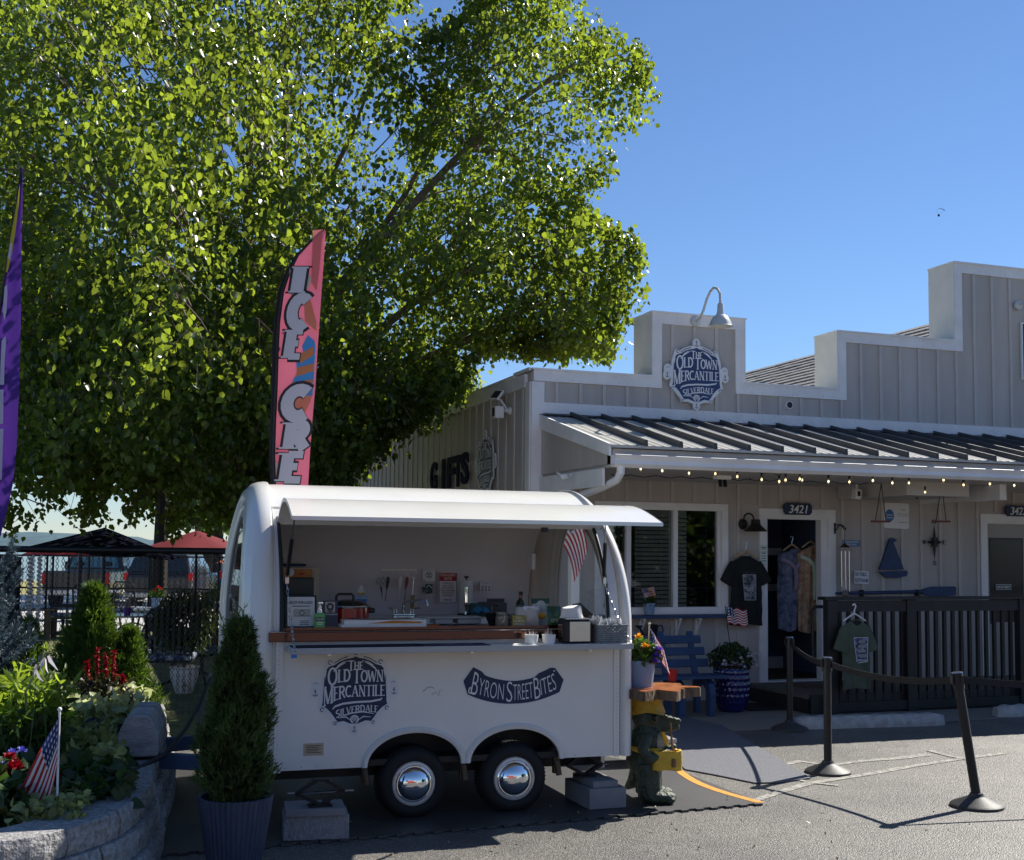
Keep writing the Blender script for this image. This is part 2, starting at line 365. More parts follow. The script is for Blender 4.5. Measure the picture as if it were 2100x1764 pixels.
g = MB().add([(-90, 44, 0), (-2.2, 44, 0), (-2.2, 72, -.3), (-90, 72, -.3)], [(0, 1, 2, 3)]); struct('waterfront_field', g, FIELD)
g = MB().add([(60, -400, -.02), (400, -400, -.02), (400, 60, -.02), (60, 60, -.02)], [(0, 1, 2, 3)])
g.add([(-400, -400, -.02), (60, -400, -.02), (60, -60, -.02), (-400, -60, -.02)], [(0, 1, 2, 3)]).add([(-400, -60, -.02), (-30, -60, -.02), (-30, 10.9, -.02), (-400, 10.9, -.02)], [(0, 1, 2, 3)])
g.add([(-400, 10.9, -.02), (-30, 10.9, -.02), (-30, 25.5, -.02), (-400, 25.5, -.02)], [(0, 1, 2, 3)]); g.add([(-400, 25.5, -.02), (-60, 25.5, -.02), (-60, 44, -.02), (-400, 44, -.02)], [(0, 1, 2, 3)])
g.add([(-2.2, 60, -.02), (400, 60, -.02), (400, 90, -.3), (-2.2, 90, -.3)], [(0, 1, 2, 3)])
struct('outer_ground', g, M('outer_ground_mix', (.16, .155, .14), .9, var=.25, sc=.1))
WATER = M('sea_water', (.03, .07, .10), .12, bump=.25, bsc=1.2, spec=.5, bdist=.05)
g = MB().add([(-9000, 68, -1.2), (9000, 68, -1.2), (9000, 9000, -1.2), (-9000, 9000, -1.2)], [(0, 1, 2, 3)]); struct('sea_water', g, WATER)
g = MB()
def hillf(a, b):
    x = -3000+6000*a; h = (24+10*math.sin(x*.0031)+6*math.sin(x*.011+2)+4*math.sin(x*.05))*(math.sin(PI*min(b, .5))**.8 if b < .5 else 1)
    return (x, 2600+900*b, -3+h)
g.grid(hillf, 220, 6); struct('far_shore_hills', g, M('haze_tinted_forest', (.055, .10, .12), .95, var=.25, sc=.03))  # distance haze is put into the forest colour as blue
# worn paint, carpet and mats on the lot
PAINT = M('worn_road_paint', (.40, .38, .33), .8, sc=22, alt=(.14, .134, .124), thr=(.38, .62), bump=.6, bsc=80)
def strip(name, pts, w, mat, z):
    g = MB(); vs = []
    for i, p in enumerate(pts):
        a, b = Vector(pts[max(i-1, 0)]), Vector(pts[min(i+1, len(pts)-1)]); d = (b-a).normalized(); n = Vector((-d.y, d.x, 0))*w*(.8+.4*rnd.random())/2
        vs += [(p[0]+n.x, p[1]+n.y, z), (p[0]-n.x, p[1]-n.y, z)]
    g.add(vs, [(2*i, 2*i+1, 2*i+3, 2*i+2) for i in range(len(pts)-1)]); return struct(name, g, mat)
def gp(*a): return [tuple(G(x, y)) for x, y in a]
strip('painted_line', gp((1540, 1645), (1600, 1625), (1660, 1607), (1720, 1598), (1800, 1585), (1870, 1572), (1950, 1560), (2060, 1545)), .085, PAINT, .004)
strip('painted_line', gp((1590, 1572), (1640, 1562), (1700, 1570), (1770, 1561), (1840, 1556), (1905, 1548)), .10, PAINT, .004)
strip('painted_line', gp((1600, 1590), (1660, 1606), (1720, 1612)), .05, PAINT, .006)
strip('painted_line', gp((1905, 1540), (1950, 1552), (2000, 1562)), .06, PAINT, .006)
# pale concrete apron along the store front
AGG = M('aggregate_concrete', (.15, .125, .10), .85, sc=70, alt=(.30, .26, .22), bump=.5, bsc=90)
g = MB(); a = BF.w(-2.2, -2.35, .003); b = BF.w(9, -2.35, .003); c = BF.w(9, 0, .003); d = BF.w(-2.2, 0, .003); g.add([a, b, c, d], [(0, 1, 2, 3)]); struct('store_front_walk', g, AGG)
# ================================================================ store building
bld = thing('store_building', 'long taupe board and batten store with stepped white trimmed parapet and metal canopy', 'building', BF.o, BA)
SX0, SX1, SIDE = -2.16, 9.0, 14.0
wall = MB()
win = (-1.25, .36, 1.13, 2.31); d1 = (1.004, 1.90, .21, 2.25); d2 = (4.41, 5.31, .21, 2.25)
xs = [SX0+.02, win[0], win[1], d1[0], d1[1], d2[0], d2[1], SX1]
for i in range(7):
    a, b = xs[i], xs[i+1]; op = {1: win, 3: d1, 5: d2}.get(i)
    if op: wall.box(a, b, 0, .12, 0, op[2]); wall.box(a, b, 0, .12, op[3], 3.5)
    else: wall.box(a, b, 0, .12, 0, 3.5)
TOPS = [(SX0+.02, -.59, 3.93), (-.59, .69, 4.73), (.69, 2.07, 3.92), (2.07, 3.93, 4.68), (3.93, SX1, 5.76)]
for a, b, z in TOPS: wall.box(a, b, 0, .48, 3.5, z-.004)
part('front_wall', wall, SIDING, bld)
sw = MB().box(SX0+.01, SX0+.16, .02, SIDE, 0, 3.90); part('side_wall', sw, SIDING, bld)
part('back_wall', MB().box(SX0+.16, SX1, SIDE-.15, SIDE, 0, 3.9), SIDING, bld)
part('corner_board', MB().box(SX0-.005, SX0+.155, -.03, .0, 0, 3.79).box(SX0-.02, SX0+.0, -.0, .15, 0, 3.79), WHITE, bld)
# battens: one mesh per height, shared
bm_ = {}
def batten(x, z0, z1, y=-.016, w=.042, side=False):
    k = (round(z1-z0, 3), side)
    if k not in bm_:
        bm_[k] = (MB().box(-w/2, w/2, -.022, 0, 0, z1-z0) if not side else MB().box(-.016, 0, -w/2, w/2, 0, z1-z0)).mesh('batten', BATTEN)
    part('batten', bm_[k], None, bld, loc=(SX0+.01, x, z0) if side else (x, 0, z0))
k = -9
while True:
    x = .60+.305*k; k += 1
    if x < SX0+.2: continue
    if x > 8.9: break
    if win[0]-.12 < x < win[1]+.12: batten(x, .02, .98); batten(x, 2.42, 2.66)
    elif d1[0]-.13 < x < d1[1]+.12 or d2[0]-.13 < x < d2[1]+.12: batten(x, 2.39, 2.66)
    else: batten(x, .12, 2.66)
    tz = [z for a, b, z in TOPS if a <= x < b][0]
    batten(x, 3.555, tz-.135)
for i in range(42): batten(.3+.305*i, .05, 3.74, side=True)
# white trim
def trim(x0, x1, z0, z1, y0=-.028, y1=0): part('trim_board', MB().box(x0, x1, y0, y1, z0, z1), WHITE, bld)
trim(SX0+.155, 3.0, 3.42, 3.55); trim(3.002, 5.9, 3.42, 3.55); trim(5.902, SX1, 3.42, 3.55)
for i, (a, b, z) in enumerate(TOPS):
    lo = TOPS[i-1][2] if i else None
    nx = TOPS[i+1][2] if i < 4 else None
    rise = lo is not None and z > lo; fall = nx is not None and nx < z
    a2 = a+(.125 if rise else (.125 if lo is not None else 0)); b2 = b
    if lo is not None and z < lo: a2 = a
    if nx is not None and nx > z: b2 = b
    if rise: trim(a, a+.125, lo-.13, z)
    if fall: trim(b-.125, b, nx-.13, z)
    trim(a+(.1252 if rise else 0), b-(.1252 if fall else 0), z-.13, z)
    part('parapet_cap', MB().box(a-(.02 if rise or not i else -.001), b+(.02 if fall else 0), -.045, .5, z, z+.022), WHITE, bld)
    if rise: part('tower_side', MB().box(a-.012, a-.001, -.028, .49, lo+.023, z-.001), M('sunlit_white_board', (.70, .70, .66), .55, var=.05), bld)  # left returns: sunlit tone of the white trim put into the colour
    if fall: part('tower_side', MB().box(b+.001, b+.012, -.028, .49, nx+.023, z-.001), WHITE, bld)
part('side_trim', MB().box(SX0-.03, SX0+.009, .152, SIDE, 3.74, 3.90), WHITE, bld)
part('parapet_cap', MB().box(SX0-.05, SX0+.22, .5, SIDE, 3.9, 3.93), WHITE, bld)
part('parapet_cap', MB().box(SX0-.05, SX0-.022, -.045, .5, 3.92, 3.952), WHITE, bld)
# shingle roof behind the parapet
SHING = M('weathered_shingle', (.15, .145, .14), .9, sc=14, alt=(.36, .345, .33), bump=.4, bsc=60)
XR = 5.0; lo_, hi_ = bl(1925, 660), bl(1525, 766)
ZR = lo_[1]+(lo_[1]-hi_[1])/(lo_[0]-hi_[0])*(XR-lo_[0]); PIT = .6
XE = XR-(ZR-3.55)/PIT
part('roof_deck', MB().add([(XR, .5, ZR-.04), (XR, SIDE, ZR-.04), (XE, SIDE, 3.51), (XE, .5, 3.51), (XR+XR-XE, .5, 3.51), (XR+XR-XE, SIDE, 3.51)], [(0, 1, 2, 3), (1, 0, 4, 5)]), SHING, bld)
part('flat_roof', MB().box(SX0+.16, XE+.1, .48, SIDE-.15, 3.45, 3.5).box(XR+XR-XE-.1, SX1, .48, SIDE-.15, 3.45, 3.5), SHING, bld)
ex = .145; sh = MB().add([(-.02, 0, .004), (-.02, .445, .004), (-ex-.02, .445, .022-PIT*ex), (-ex-.02, 0, .022-PIT*ex), (-ex-.02, .445, -.012-PIT*ex), (-ex-.02, 0, -.012-PIT*ex), (-.02, 0, -.02), (-.02, .445, -.02)],
    [(0, 3, 2, 1), (3, 5, 4, 2), (0, 6, 5, 3), (1, 2, 4, 7)]).mesh('shingle', SHING)
nsh = 0; rest = MB()
for r in range(26):
    x = XR-ex*r
    if x < XE+.1: break
    for q in range(28):
        y = .52+.45*q+(.15*(r % 3))
        if nsh < 295 and q < 18:
            part('shingle', sh, None, bld, loc=(x, y, ZR-PIT*ex*r+rnd.uniform(-.004, .004)), rot=(0, 0, rnd.uniform(-.01, .01))); nsh += 1
        elif y < 13: rest.add([(x-.02, y, ZR-PIT*ex*r+.01), (x-.02, y+.44, ZR-PIT*ex*r+.01), (x-ex-.02, y+.44, ZR-PIT*ex*(r+1)+.002), (x-ex-.02, y, ZR-PIT*ex*(r+1)+.002)], [(0, 3, 2, 1)])
part('shingle_courses', rest, SHING, bld, kind='stuff')
# canopy
CY0 = -2.0; ZE = 2.90; ZT = 3.40; CX0 = -2.06
METAL = M('standing_seam_metal', (.47, .455, .42), .42, .0, var=.1, sc=3, spec=.6, stretch=(1, .2, 1))
SEAM = M('shaded_seam_metal', (.055, .06, .066), .45, .2, spec=.5)  # shade beside the seams is put into this dark metal tone
part('canopy_roof', MB().add([(CX0, 0, ZT), (SX1, 0, ZT), (SX1, CY0-.06, ZE-.015), (CX0, CY0-.06, ZE-.015), (CX0, 0, ZT-.03), (SX1, 0, ZT-.03), (SX1, CY0-.06, ZE-.045), (CX0, CY0-.06, ZE-.045)],
     [(0, 3, 2, 1), (4, 5, 6, 7), (3, 7, 6, 2), (0, 4, 7, 3)]), METAL, bld)
part('flashing', MB().add([(CX0, -.001, ZT+.018), (SX1, -.001, ZT+.018), (SX1, -.13, ZT-.01), (CX0, -.13, ZT-.01)], [(0, 3, 2, 1)]), SEAM, bld)
sx = bl(1323, 927, 2.04)[0]
while sx > CX0+.2: sx -= .402
seam = MB().add([(-.021, -.03, ZT-.012), (.021, -.03, ZT-.012), (.021, CY0-.07, ZE-.02), (-.021, CY0-.07, ZE-.02), (-.016, -.03, ZT+.05), (.016, -.03, ZT+.05), (.016, CY0-.07, ZE+.045), (-.016, CY0-.07, ZE+.045)],
     [(4, 7, 6, 5), (0, 4, 5, 1), (3, 2, 6, 7), (0, 3, 7, 4), (1, 5, 6, 2)]).mesh('roof_seam', SEAM)
minor = MB()
while sx < SX1:
    if sx > CX0+.05: part('roof_seam', seam, None, bld, loc=(sx, 0, 0))
    for q in (.1, .2, .3):
        minor.add([(sx+q-.02, -.14, ZT-.034), (sx+q, -.14, ZT-.026), (sx+q+.02, -.14, ZT-.034), (sx+q-.02, CY0-.06, ZE-.013), (sx+q, CY0-.06, ZE-.006), (sx+q+.02, CY0-.06, ZE-.013)], [(0, 3, 4, 1), (1, 4, 5, 2)])
    sx += .402
part('roof_ripple', minor, METAL, bld)
part('eave_fascia', MB().box(CX0+.05, SX1, CY0, CY0+.03, 2.70, ZE-.05), BATTEN, bld)
gp_ = [(0, 2.78), (0, 2.67), (-.065, 2.655), (-.10, 2.69), (-.085, 2.73), (-.12, 2.78), (-.11, 2.785), (-.075, 2.735), (-.09, 2.695), (-.06, 2.668), (-.012, 2.68), (-.012, 2.78)]
gv = [(x, CY0+y, z) for x in (CX0+.03, SX1) for y, z in gp_]; n = len(gp_)
gut = MB().add(gv, [(i, (i+1) % n, n+(i+1) % n, n+i) for i in range(n)]+[list(range(n))[::-1]]); part('gutter', gut, WHITE, bld)
part('soffit', MB().box(CX0+.04, SX1, CY0+.03, 0, 2.66, 2.69), BATTEN, bld)
part('gable_panel', MB().add([(CX0+.02, 0, 2.69), (CX0+.02, CY0+.06, 2.69), (CX0+.02, CY0+.06, ZE-.05), (CX0+.02, 0, ZT-.05)], [(0, 1, 2, 3)]), SIDING, bld)
part('rake_board', MB().add([(CX0-.015, .0, ZT+.01), (CX0-.015, CY0-.05, ZE-.005), (CX0-.015, CY0-.05, ZE-.13), (CX0-.015, 0, ZT-.16), (CX0+.015, .0, ZT+.01), (CX0+.015, CY0-.05, ZE-.005), (CX0+.015, CY0-.05, ZE-.13), (CX0+.015, 0, ZT-.16)],
     [(0, 3, 2, 1), (4, 5, 6, 7), (0, 1, 5, 4), (1, 2, 6, 5), (2, 3, 7, 6)]), WHITE, bld)
part('end_beam', MB().box(CX0-.01, CX0+.019, CY0+.12, -.001, 2.47, 2.655), WHITE, bld)
ds = MB().tube([(CX0+.12, CY0-.05, 2.67), (CX0+.12, CY0-.05, 2.60), (CX0+.11, CY0+.02, 2.53), (CX0+.07, CY0+.25, 2.47), (CX0-.02, CY0+1.2, 2.33), (CX0+.0, -.16, 2.2), (CX0, -.08, 2.1), (CX0, -.07, .1)], .043, 8); part('downspout', ds, WHITE, bld)
part('soffit_beam', MB().box(2.05, 2.95, -1.4, -.02, 2.50, 2.659), BATTEN, bld)
a = bl(1876, 990, 1.2); part('beam_end', MB().box(3.32, 3.42, -1.5, -.02, 2.47, 2.659), WHITE, bld)
# window
def window(x0, x1, z0, z1, mull, name='window'):
    fr = MB().box(x0, x0+.09, -.03, .0, z0, z1).box(x1-.09, x1, -.03, .0, z0, z1).box(x0+.09, x1-.09, -.03, .0, z1-.09, z1).box(x0+.09, x1-.09, -.05, .0, z0, z0+.085)
    for m in mull: fr.box(m-.03, m+.03, -.012, .06, z0+.085, z1-.09)
    for a in (x0+.09, x1-.135): fr.box(a, a+.045, .005, .06, z0+.085, z1-.09)
    w = part(name, fr, WHITE, bld); ed = [x0+.135]+[q for m in mull for q in (m-.03, m+.03)]+[x1-.135]
    sl = None
    for i in range(0, len(ed), 2):
        part('pane', MB().box(ed[i], ed[i+1], .045, .05, z0+.085, z1-.09), GLASS, w)
        slat = MB().add([(ed[i]+.01, .09, 0), (ed[i+1]-.01, .09, 0), (ed[i+1]-.01, .125, .012), (ed[i]+.01, .125, .012)], [(0, 1, 2, 3)]).mesh('blind_slat', M('blind_vinyl', (.20, .19, .155), .5))
        z = z0+.12
        while z < z1-.14: part('blind_slat', slat, None, w, loc=(0, 0, z)); z += .052
        c = MB()
        for q in (.2, .8): c.tube([(ed[i]+(ed[i+1]-ed[i])*q, .088, z0+.1), (ed[i]+(ed[i+1]-ed[i])*q, .088, z1-.1)], .003, 4)
        part('blind_cord', c, OFFW, w)
    return w
window(-1.343, .45, 1.05, 2.40, (-.895, -.268))
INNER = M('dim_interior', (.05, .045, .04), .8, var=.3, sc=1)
INNAVY = M('navy_interior_wall', (.10, .14, .23), .7)
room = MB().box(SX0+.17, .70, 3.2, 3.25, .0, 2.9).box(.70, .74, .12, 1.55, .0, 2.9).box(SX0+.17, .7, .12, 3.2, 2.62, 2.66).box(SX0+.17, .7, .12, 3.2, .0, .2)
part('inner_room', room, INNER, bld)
part('inner_wall', MB().box(.74, 2.8, 1.55, 1.6, .0, 2.9).box(2.2, 2.25, .12, 1.55, .0, 2.9).box(.74, 2.2, .12, 1.55, 2.4, 2.45), INNAVY, bld)
part('inner_floor', MB().box(.74, 2.2, .12, 1.55, .1, .2), M('wood_floor', (.16, .09, .05), .5, var=.3, sc=4, stretch=(1, 8, 1)), bld)
part('baseboard', MB().box(.74, 2.2, 1.53, 1.549, .2, .36), WHITE, bld)
nails = MB()
for i in range(160):
    x = rnd.uniform(SX0+.2, 8.5); z = rnd.choice([3.45, 3.52]) if i % 2 else [q for a_, b_, q in TOPS if a_ <= x < b_][0]-rnd.choice([.03, .1])
    nails.add([(x+.004*math.cos(k*PI/3), -.0285, z+.004*math.sin(k*PI/3)) for k in range(6)], [(0, 1, 2, 3, 4, 5)][:1])
for i in range(60):
    x = rnd.uniform(SX0+.2, 8.5); z = rnd.uniform(1.2, 4.); nails.add([(x+.005*math.cos(k*PI/3), -.0012, z+.005*math.sin(k*PI/3)) for k in range(6)], [(0, 1, 2, 3, 4, 5)])
part('nail_heads', nails, M('nail_rust', (.12, .10, .09), .8), bld, kind='stuff')
# doors
def doorframe(d, nm='door_frame'):
    x0, x1, z0, z1 = d
    return part(nm, MB().box(x0-.11, x0, -.03, .0, z0-.03, z1+.11).box(x1, x1+.11, -.03, .0, z0-.03, z1+.11).box(x0, x1, -.03, .0, z1, z1+.11).box(x0, x0+.02, 0.001, .14, z0, z1).box(x1-.09, x1, .001, .12, z0, z1).box(x0+.02, x1-.09, .001, .12, z1-.02, z1), WHITE, bld)
df = doorframe(d1); part('threshold', MB().box(d1[0], d1[1], -.06, .12, .17, .212), OFFW, df)
d2f = doorframe(d2)
DOORP = M('warm_grey_door', (.36, .34, .31), .5)
dl = part('door', MB().box(4.42, 5.21, .05, .09, .21, 2.23), DOORP, bld)
part('pane', MB().box(4.52, 5.05, .044, .049, .9, 2.02), M('dark_door_glass', (.012, .016, .024), .12, spec=.3), dl)
part('door_seal', MB().box(4.50, 4.519, .043, .05, .88, 2.04).box(5.051, 5.07, .043, .05, .88, 2.04).box(4.519, 5.051, .043, .05, 2.021, 2.04), BLACK, dl)
# ================================================================ signs and fittings on the store
def fthing(name, label, cat, px, py, off=0., group=None):
    s, z = bl(px, py, off); return thing(name, label, cat, BF.w(s, -off, z), BA, group)
LOGO_W = [(0,.86),(.14,.86),(.25,.84),(.42,.78),(.56,.69),(.62,.74),(.71,.73),(.76,.64),(.80,.5),(.84,.40),(.86,.2),(.875,-.05),(.89,-.3),(.93,-.42),(.86,-.47),(.86,-.56),(.78,-.57),(.66,-.68),(.55,-.8),(.54,-.9),(.44,-.9),(.3,-.89),(.12,-.95),(0,-.97)]
LOGO_N = [(0,.80),(.1,.76),(.22,.745),(.38,.69),(.52,.60),(.66,.56),(.72,.5),(.73,.4),(.765,.2),(.78,-.05),(.80,-.28),(.83,-.40),(.70,-.48),(.60,-.58),(.47,-.76),(.42,-.82),(.28,-.80),(.1,-.87),(0,-.88)]
LW = M('logo_white', (.70, .72, .74), .5); LN = M('logo_navy', (.016, .028, .075), .5, var=.12, sc=20)
def mirror(p): return p+[(-x, z) for x, z in p[::-1] if x > 1e-6]
def anchor(mb, cx, cz, s, y):
    mb.ribbon([(cx, cz+s*.7), (cx, cz-s*.8)], s*.16, y); mb.ribbon([(cx-s*.4, cz+.45*s), (cx+s*.4, cz+.45*s)], s*.14, y-.00005)
    mb.ribbon(arc(cx, cz-.1*s, s*.7, 200, 340, 8), s*.17, y-.0001); mb.ribbon(arc(cx, cz+s*.86, s*.16, 0, 360, 8), s*.1, y-.00015)
def logo(parent, S, T, LN=LN, sx=1.):
    """round anchor emblem, half height S, plate thickness T; x right, z up, front at -y"""
    def sc(p): return [(x*S*sx, z*S) for x, z in p]
    pl = MB().prism(sc(mirror(LOGO_W)), -T, 0)
    for cx, cz, rx, rz in ((0, .93, .13, .17), (0, -1.0, .12, .15)): pl.prism(sc([(cx+rx*math.cos(t*PI/8), cz+rz*math.sin(t*PI/8)) for t in range(16)]), -T*.96, -T*.02)
    for sgn in (-1, 1):
        pl.prism(sc([(sgn*.98+.125*math.cos(t*PI/8), .1+.16*math.sin(t*PI/8)) for t in range(16)]), -T*.95, -T*.03); pl.prism(sc([(sgn*1.0+.13*math.cos(t*PI/8), -.08+.16*math.sin(t*PI/8)) for t in range(16)]), -T*.94, -T*.04)
    p = part('sign_plate', pl, LW, parent); e = .0012+T*.06
    part('navy_field', MB().prism(sc(mirror(LOGO_N)), -T-e, -T*.9), LN, p)
    y = -T-e-.0012
    L = MB(); q = S*sx
    stext(L, 'THE', -.19*q, .20*q, lambda x: S*(.47), lambda x: S*.20, y, thick=.18, thin=.12, cap=1.3)
    stext(L, 'OLD', -.70*q, -.12*q, lambda x: S*(.13+.10*(x/q+.7)), lambda x: S*(.34-.06*(x/q+.7)), y, thick=.16, cap=1.3)
    stext(L, 'TOWN', -.06*q, .72*q, lambda x: S*(.16+.0*x/q), lambda x: S*(.29), y, thick=.16, cap=1.25)
    stext(L, 'MERCANTILE', -.80*q, .77*q, lambda x: S*(-.20-.36*max(0, -(x/q+.1))**1.5), lambda x: S*(.28+.26*max(0, -(x/q+.1))**1.4), y, thick=.15, cap=1.15)
    stext(L, 'SILVERDALE', -.48*q, .60*q, lambda x: S*(-.56-.26*(x/q-.12)**2-.06*(.6-x/q)), lambda x: S*.17, y, thick=.16, cap=1.1)
    part('lettering', L, LW, p)
    O = MB(); y2 = y-.0001
    for sg in (-1, 1):
        O.ribbon([(sg*.24*q, S*.66), (sg*.38*q, S*.60), (sg*.5*q, S*.5), (sg*.56*q, S*.43)], [.01*S, .05*S, .04*S, .008*S], y2)
        O.ribbon([(sg*.16*q, S*.70), (sg*.32*q, S*.665), (sg*.46*q, S*.58)], [.008*S, .02*S, .008*S], y2-.0001)
        O.ribbon([(sg*.08*q, -.8*S), (sg*.22*q, -.7*S), (sg*.42*q, -.72*S)], [.01*S, .03*S, .01*S], y2)
    O.ribbon([(-.56*q, -.50*S), (-.5*q, -.43*S), (-.3*q, -.37*S), (0, -.34*S), (.4*q, -.33*S), (.66*q, -.29*S), (.7*q, -.25*S)], [.02*S, .045*S, .05*S, .05*S, .05*S, .045*S, .02*S], y2)
    O.ribbon([(-.35*q, -.70*S), (-.1*q, -.61*S), (.2*q, -.58*S), (.5*q, -.64*S)], [.01*S, .035*S, .035*S, .01*S], y2-.0002)
    part('shell', MB().prism([(.115*q*math.cos(a*PI/10), S*(-.765+.105*math.sin(a*PI/10))) for a in range(20)], y2-.0006, y2), LW, p)
    SH_ = MB()
    for k in range(-3, 4): SH_.ribbon([(k*.006*q, -.86*S), (k*.026*q, -.76*S), (k*.024*q, -.69*S-abs(k)*.008*S)], .009*S, y2-.0012-.00005*(k+3))
    part('shell_rib', SH_, LN, p)
    for k in (): O.ribbon([(k*.008*q, -.88*S), (k*.026*q, -.79*S), (k*.022*q, -.70*S-k*k*.003*S)], [.01*S, .02*S, .014*S], y2-.0003-.00005*abs(k)-.00002*(k > 0))
    part('ornament', O, LW, p)
    A = MB(); ya = -T-.0016
    for cx, cz, s in ((0, .93, .10), (0, -1.01, .08), (-1.0, -.09, .09), (1.0, -.09, .09)): anchor(A, cx*q, cz*S, s*S, ya)
    for sg in (-1, 1):
        A.ribbon([(sg*.80*q, -.30*S), (sg*.785*q, 0), (sg*.77*q, .30*S)][::1], .016*S, ya-.0016); A.ribbon([(sg*.2*q, .80*S), (sg*.38*q, .74*S), (sg*.54*q, .64*S)], .02*S, ya-.0016)
        A.ribbon(arc(sg*.64*q, .66*S, .05*S, 0, 300, 8), .018*S, ya-.0016); A.ribbon(arc(sg*.82*q, -.50*S, .045*S, 0, 300, 8), .018*S, ya-.0016); A.ribbon(arc(sg*.48*q, -.85*S, .035*S, 0, 300, 8), .016*S, ya-.0016)
        A.ribbon(arc(sg*.98*q, .1*S, .06*S, 20, 160, 6), .01*S, ya)
    part('emblem', A, LN, p)
    return p
t = fthing('shop_sign', 'navy and white round shop sign with anchors on the small parapet tower', 'sign', 1426, 767, .03); logo(t, .40, .03, M('sign_blue', (.025, .05, .15), .5, var=.12, sc=20))
# side wall sign and letters: on the side wall plane (x = SX0), text runs towards the corner
SF_ = Frame(BF.w(SX0+.0, 0, 0), BA-PI/2)          # x towards the street, y into the wall
def sl_(px, py, off=0.): return SF_.l(px, py, -off)
s, z = sl_(996, 950, .03); t = thing('shop_sign', 'navy and white shop sign with anchors on the shaded side wall beside the letters', 'sign', SF_.w(s, -.03, z), SF_.a); logo(t, .40, .012)
for ch, px, py in (('G', 890, 978), ('I', 910, 973), ('F', 926, 969), ('T', 940, 966), ('S', 954, 960)):
    s, z = sl_(px, py, .03); w = {'I': .14}.get(ch, .36); m = MB(); letter(m, ch, -w/2, w/2, -.22, .22, 0, ext=.012, off=.035)
    solo('wall_letter', m, M('deep_navy', (.007, .011, .028), .8, spec=.1), 'navy metal letter %s of the word GIFTS on the shaded side wall' % ch, 'letter', SF_.w(s, -.035, z), SF_.a, 'letters spelling GIFTS on the side wall')
# gooseneck lamps
def gooseneck(px, py, lab, sgn=1):
    t = fthing('gooseneck_lamp', lab, 'lamp', px, py, .03); GREY = M('lamp_enamel', (.55, .56, .56), .35)
    part('wall_plate', MB().lathe([(0, 0), (.065, 0), (.06, .03), (.03, .045), (0, .045)], n=16).xf(Matrix.Rotation(PI/2, 4, 'X')), GREY, t)
    pts = [(0, -.04, 0), (.0, -.13, .02), (0, -.22, .1), (0, -.30, .22), (0, -.39, .30), (0, -.48, .33), (0, -.57, .30), (0, -.63, .23), (0, -.64, .10)]
    part('arm', MB().tube(pts, .016, 8), GREY, t)
    part('lamp_shade', MB().lathe([(.028, .14), (.036, .12), (.04, .04), (.052, .0), (.09, -.025), (.12, -.08), (.14, -.135), (.15, -.14), (.135, -.13), (.1, -.06), (.0, -.02)], (0, -.64, -.03), 24), GREY, t)
    return t
gooseneck(1425, 660, 'white gooseneck lamp arching over the round shop sign on the parapet tower')
gooseneck(2087, 627, 'white gooseneck lamp base on the tallest parapet wall')
s, z = bl(2098, 720, .04); t = thing('shop_sign', 'dark navy board sign with white edge on the tallest parapet wall', 'sign', BF.w(s+.55, -.04, z), BA)
part('sign_plate', MB().box(-.55, .55, 0, .03, -.38, .38), NAVY, t); part('border', MB().box(-.57, -.551, -.004, .03, -.4, .4).box(-.55, .57, -.004, .03, .381, .4), OFFW, t)
t = fthing('wall_vent', 'round black vent with a metal collar in the parapet wall', 'vent', 1617, 831, .0)
part('collar', MB().lathe([(.042, 0), (.05, 0), (.05, .03), (.042, .03)], n=20).xf(Matrix.Rotation(PI/2, 4, 'X')), WHITE, t); part('bore', MB().lathe([(0, .0), (.041, .0), (.041, .031), (0, .031)], n=20).xf(Matrix.Rotation(PI/2, 4, 'X')), BLACK, t)
# solar camera on the side wall
s, z = sl_(1047, 843, .0); t = thing('security_camera', 'white security camera with small solar panel on the side wall near the corner', 'camera', SF_.w(s, 0, z), SF_.a)
part('mount', MB().lathe([(0, 0), (.05, 0), (.05, .03), (0, .03)], n=14).xf(Matrix.Rotation(PI/2, 4, 'X')).tube([(0, -.03, 0), (0, -.12, .0)], .02, 8).tube([(0, -.05, .02), (-.0, -.14, .14)], .015, 6), OFFW, t)
part('camera_body', MB().box(-.06, .06, -.22, -.1, -.1, .05), OFFW, t, bevel=.015); part('camera_face', MB().box(-.045, .045, -.226, -.221, -.075, .03), BLACK, t)
sp = MB().box(-.1, .1, -.012, .012, -.07, .07).xf(Matrix.Translation((0, -.18, .19)) @ Matrix.Rotation(R(-35), 4, 'X') @ Matrix.Rotation(R(12), 4, 'Z')); part('solar_panel', sp, OFFW, t)
sp = MB().box(-.085, .085, -.016, -.0125, -.055, .055).xf(Matrix.Translation((0, -.18, .19)) @ Matrix.Rotation(R(-35), 4, 'X') @ Matrix.Rotation(R(12), 4, 'Z')); part('solar_cells', sp, BLACK, t)
# string lights under the canopy
BULBP = [(1180, 990, 1.0), (1314, 962, 1.95), (1358, 966, 1.95), (1413, 971, 1.95), (1467, 972, 1.95), (1512, 978, 1.95), (1562, 984, 1.95), (1598, 988, 1.8), (1611, 985, 1.95), (1640, 983, 1.95), (1645, 985, 1.7), (1699, 988, 1.95), (1742, 989, 1.95), (1790, 986, 1.95), (1830, 991, 1.95), (1864, 991, 1.95), (1897, 1010, 1.4), (1935, 985, 1.95), (1976, 995, 1.95), (2030, 993, 1.95), (2080, 996, 1.95)]
t = thing('string_lights', 'string of warm glowing clear bulbs hung under the canopy gutter', 'string lights', BF.o, BA)
BULB = M('lit_filament', (1, .78, .42), .3, emit=1.7); cl = []
bgl = MB().lathe([(0, -.062), (.012, -.06), (.022, -.045), (.022, -.03), (.012, -.012), (.008, 0)], n=10).mesh('bulb', CLEAR)
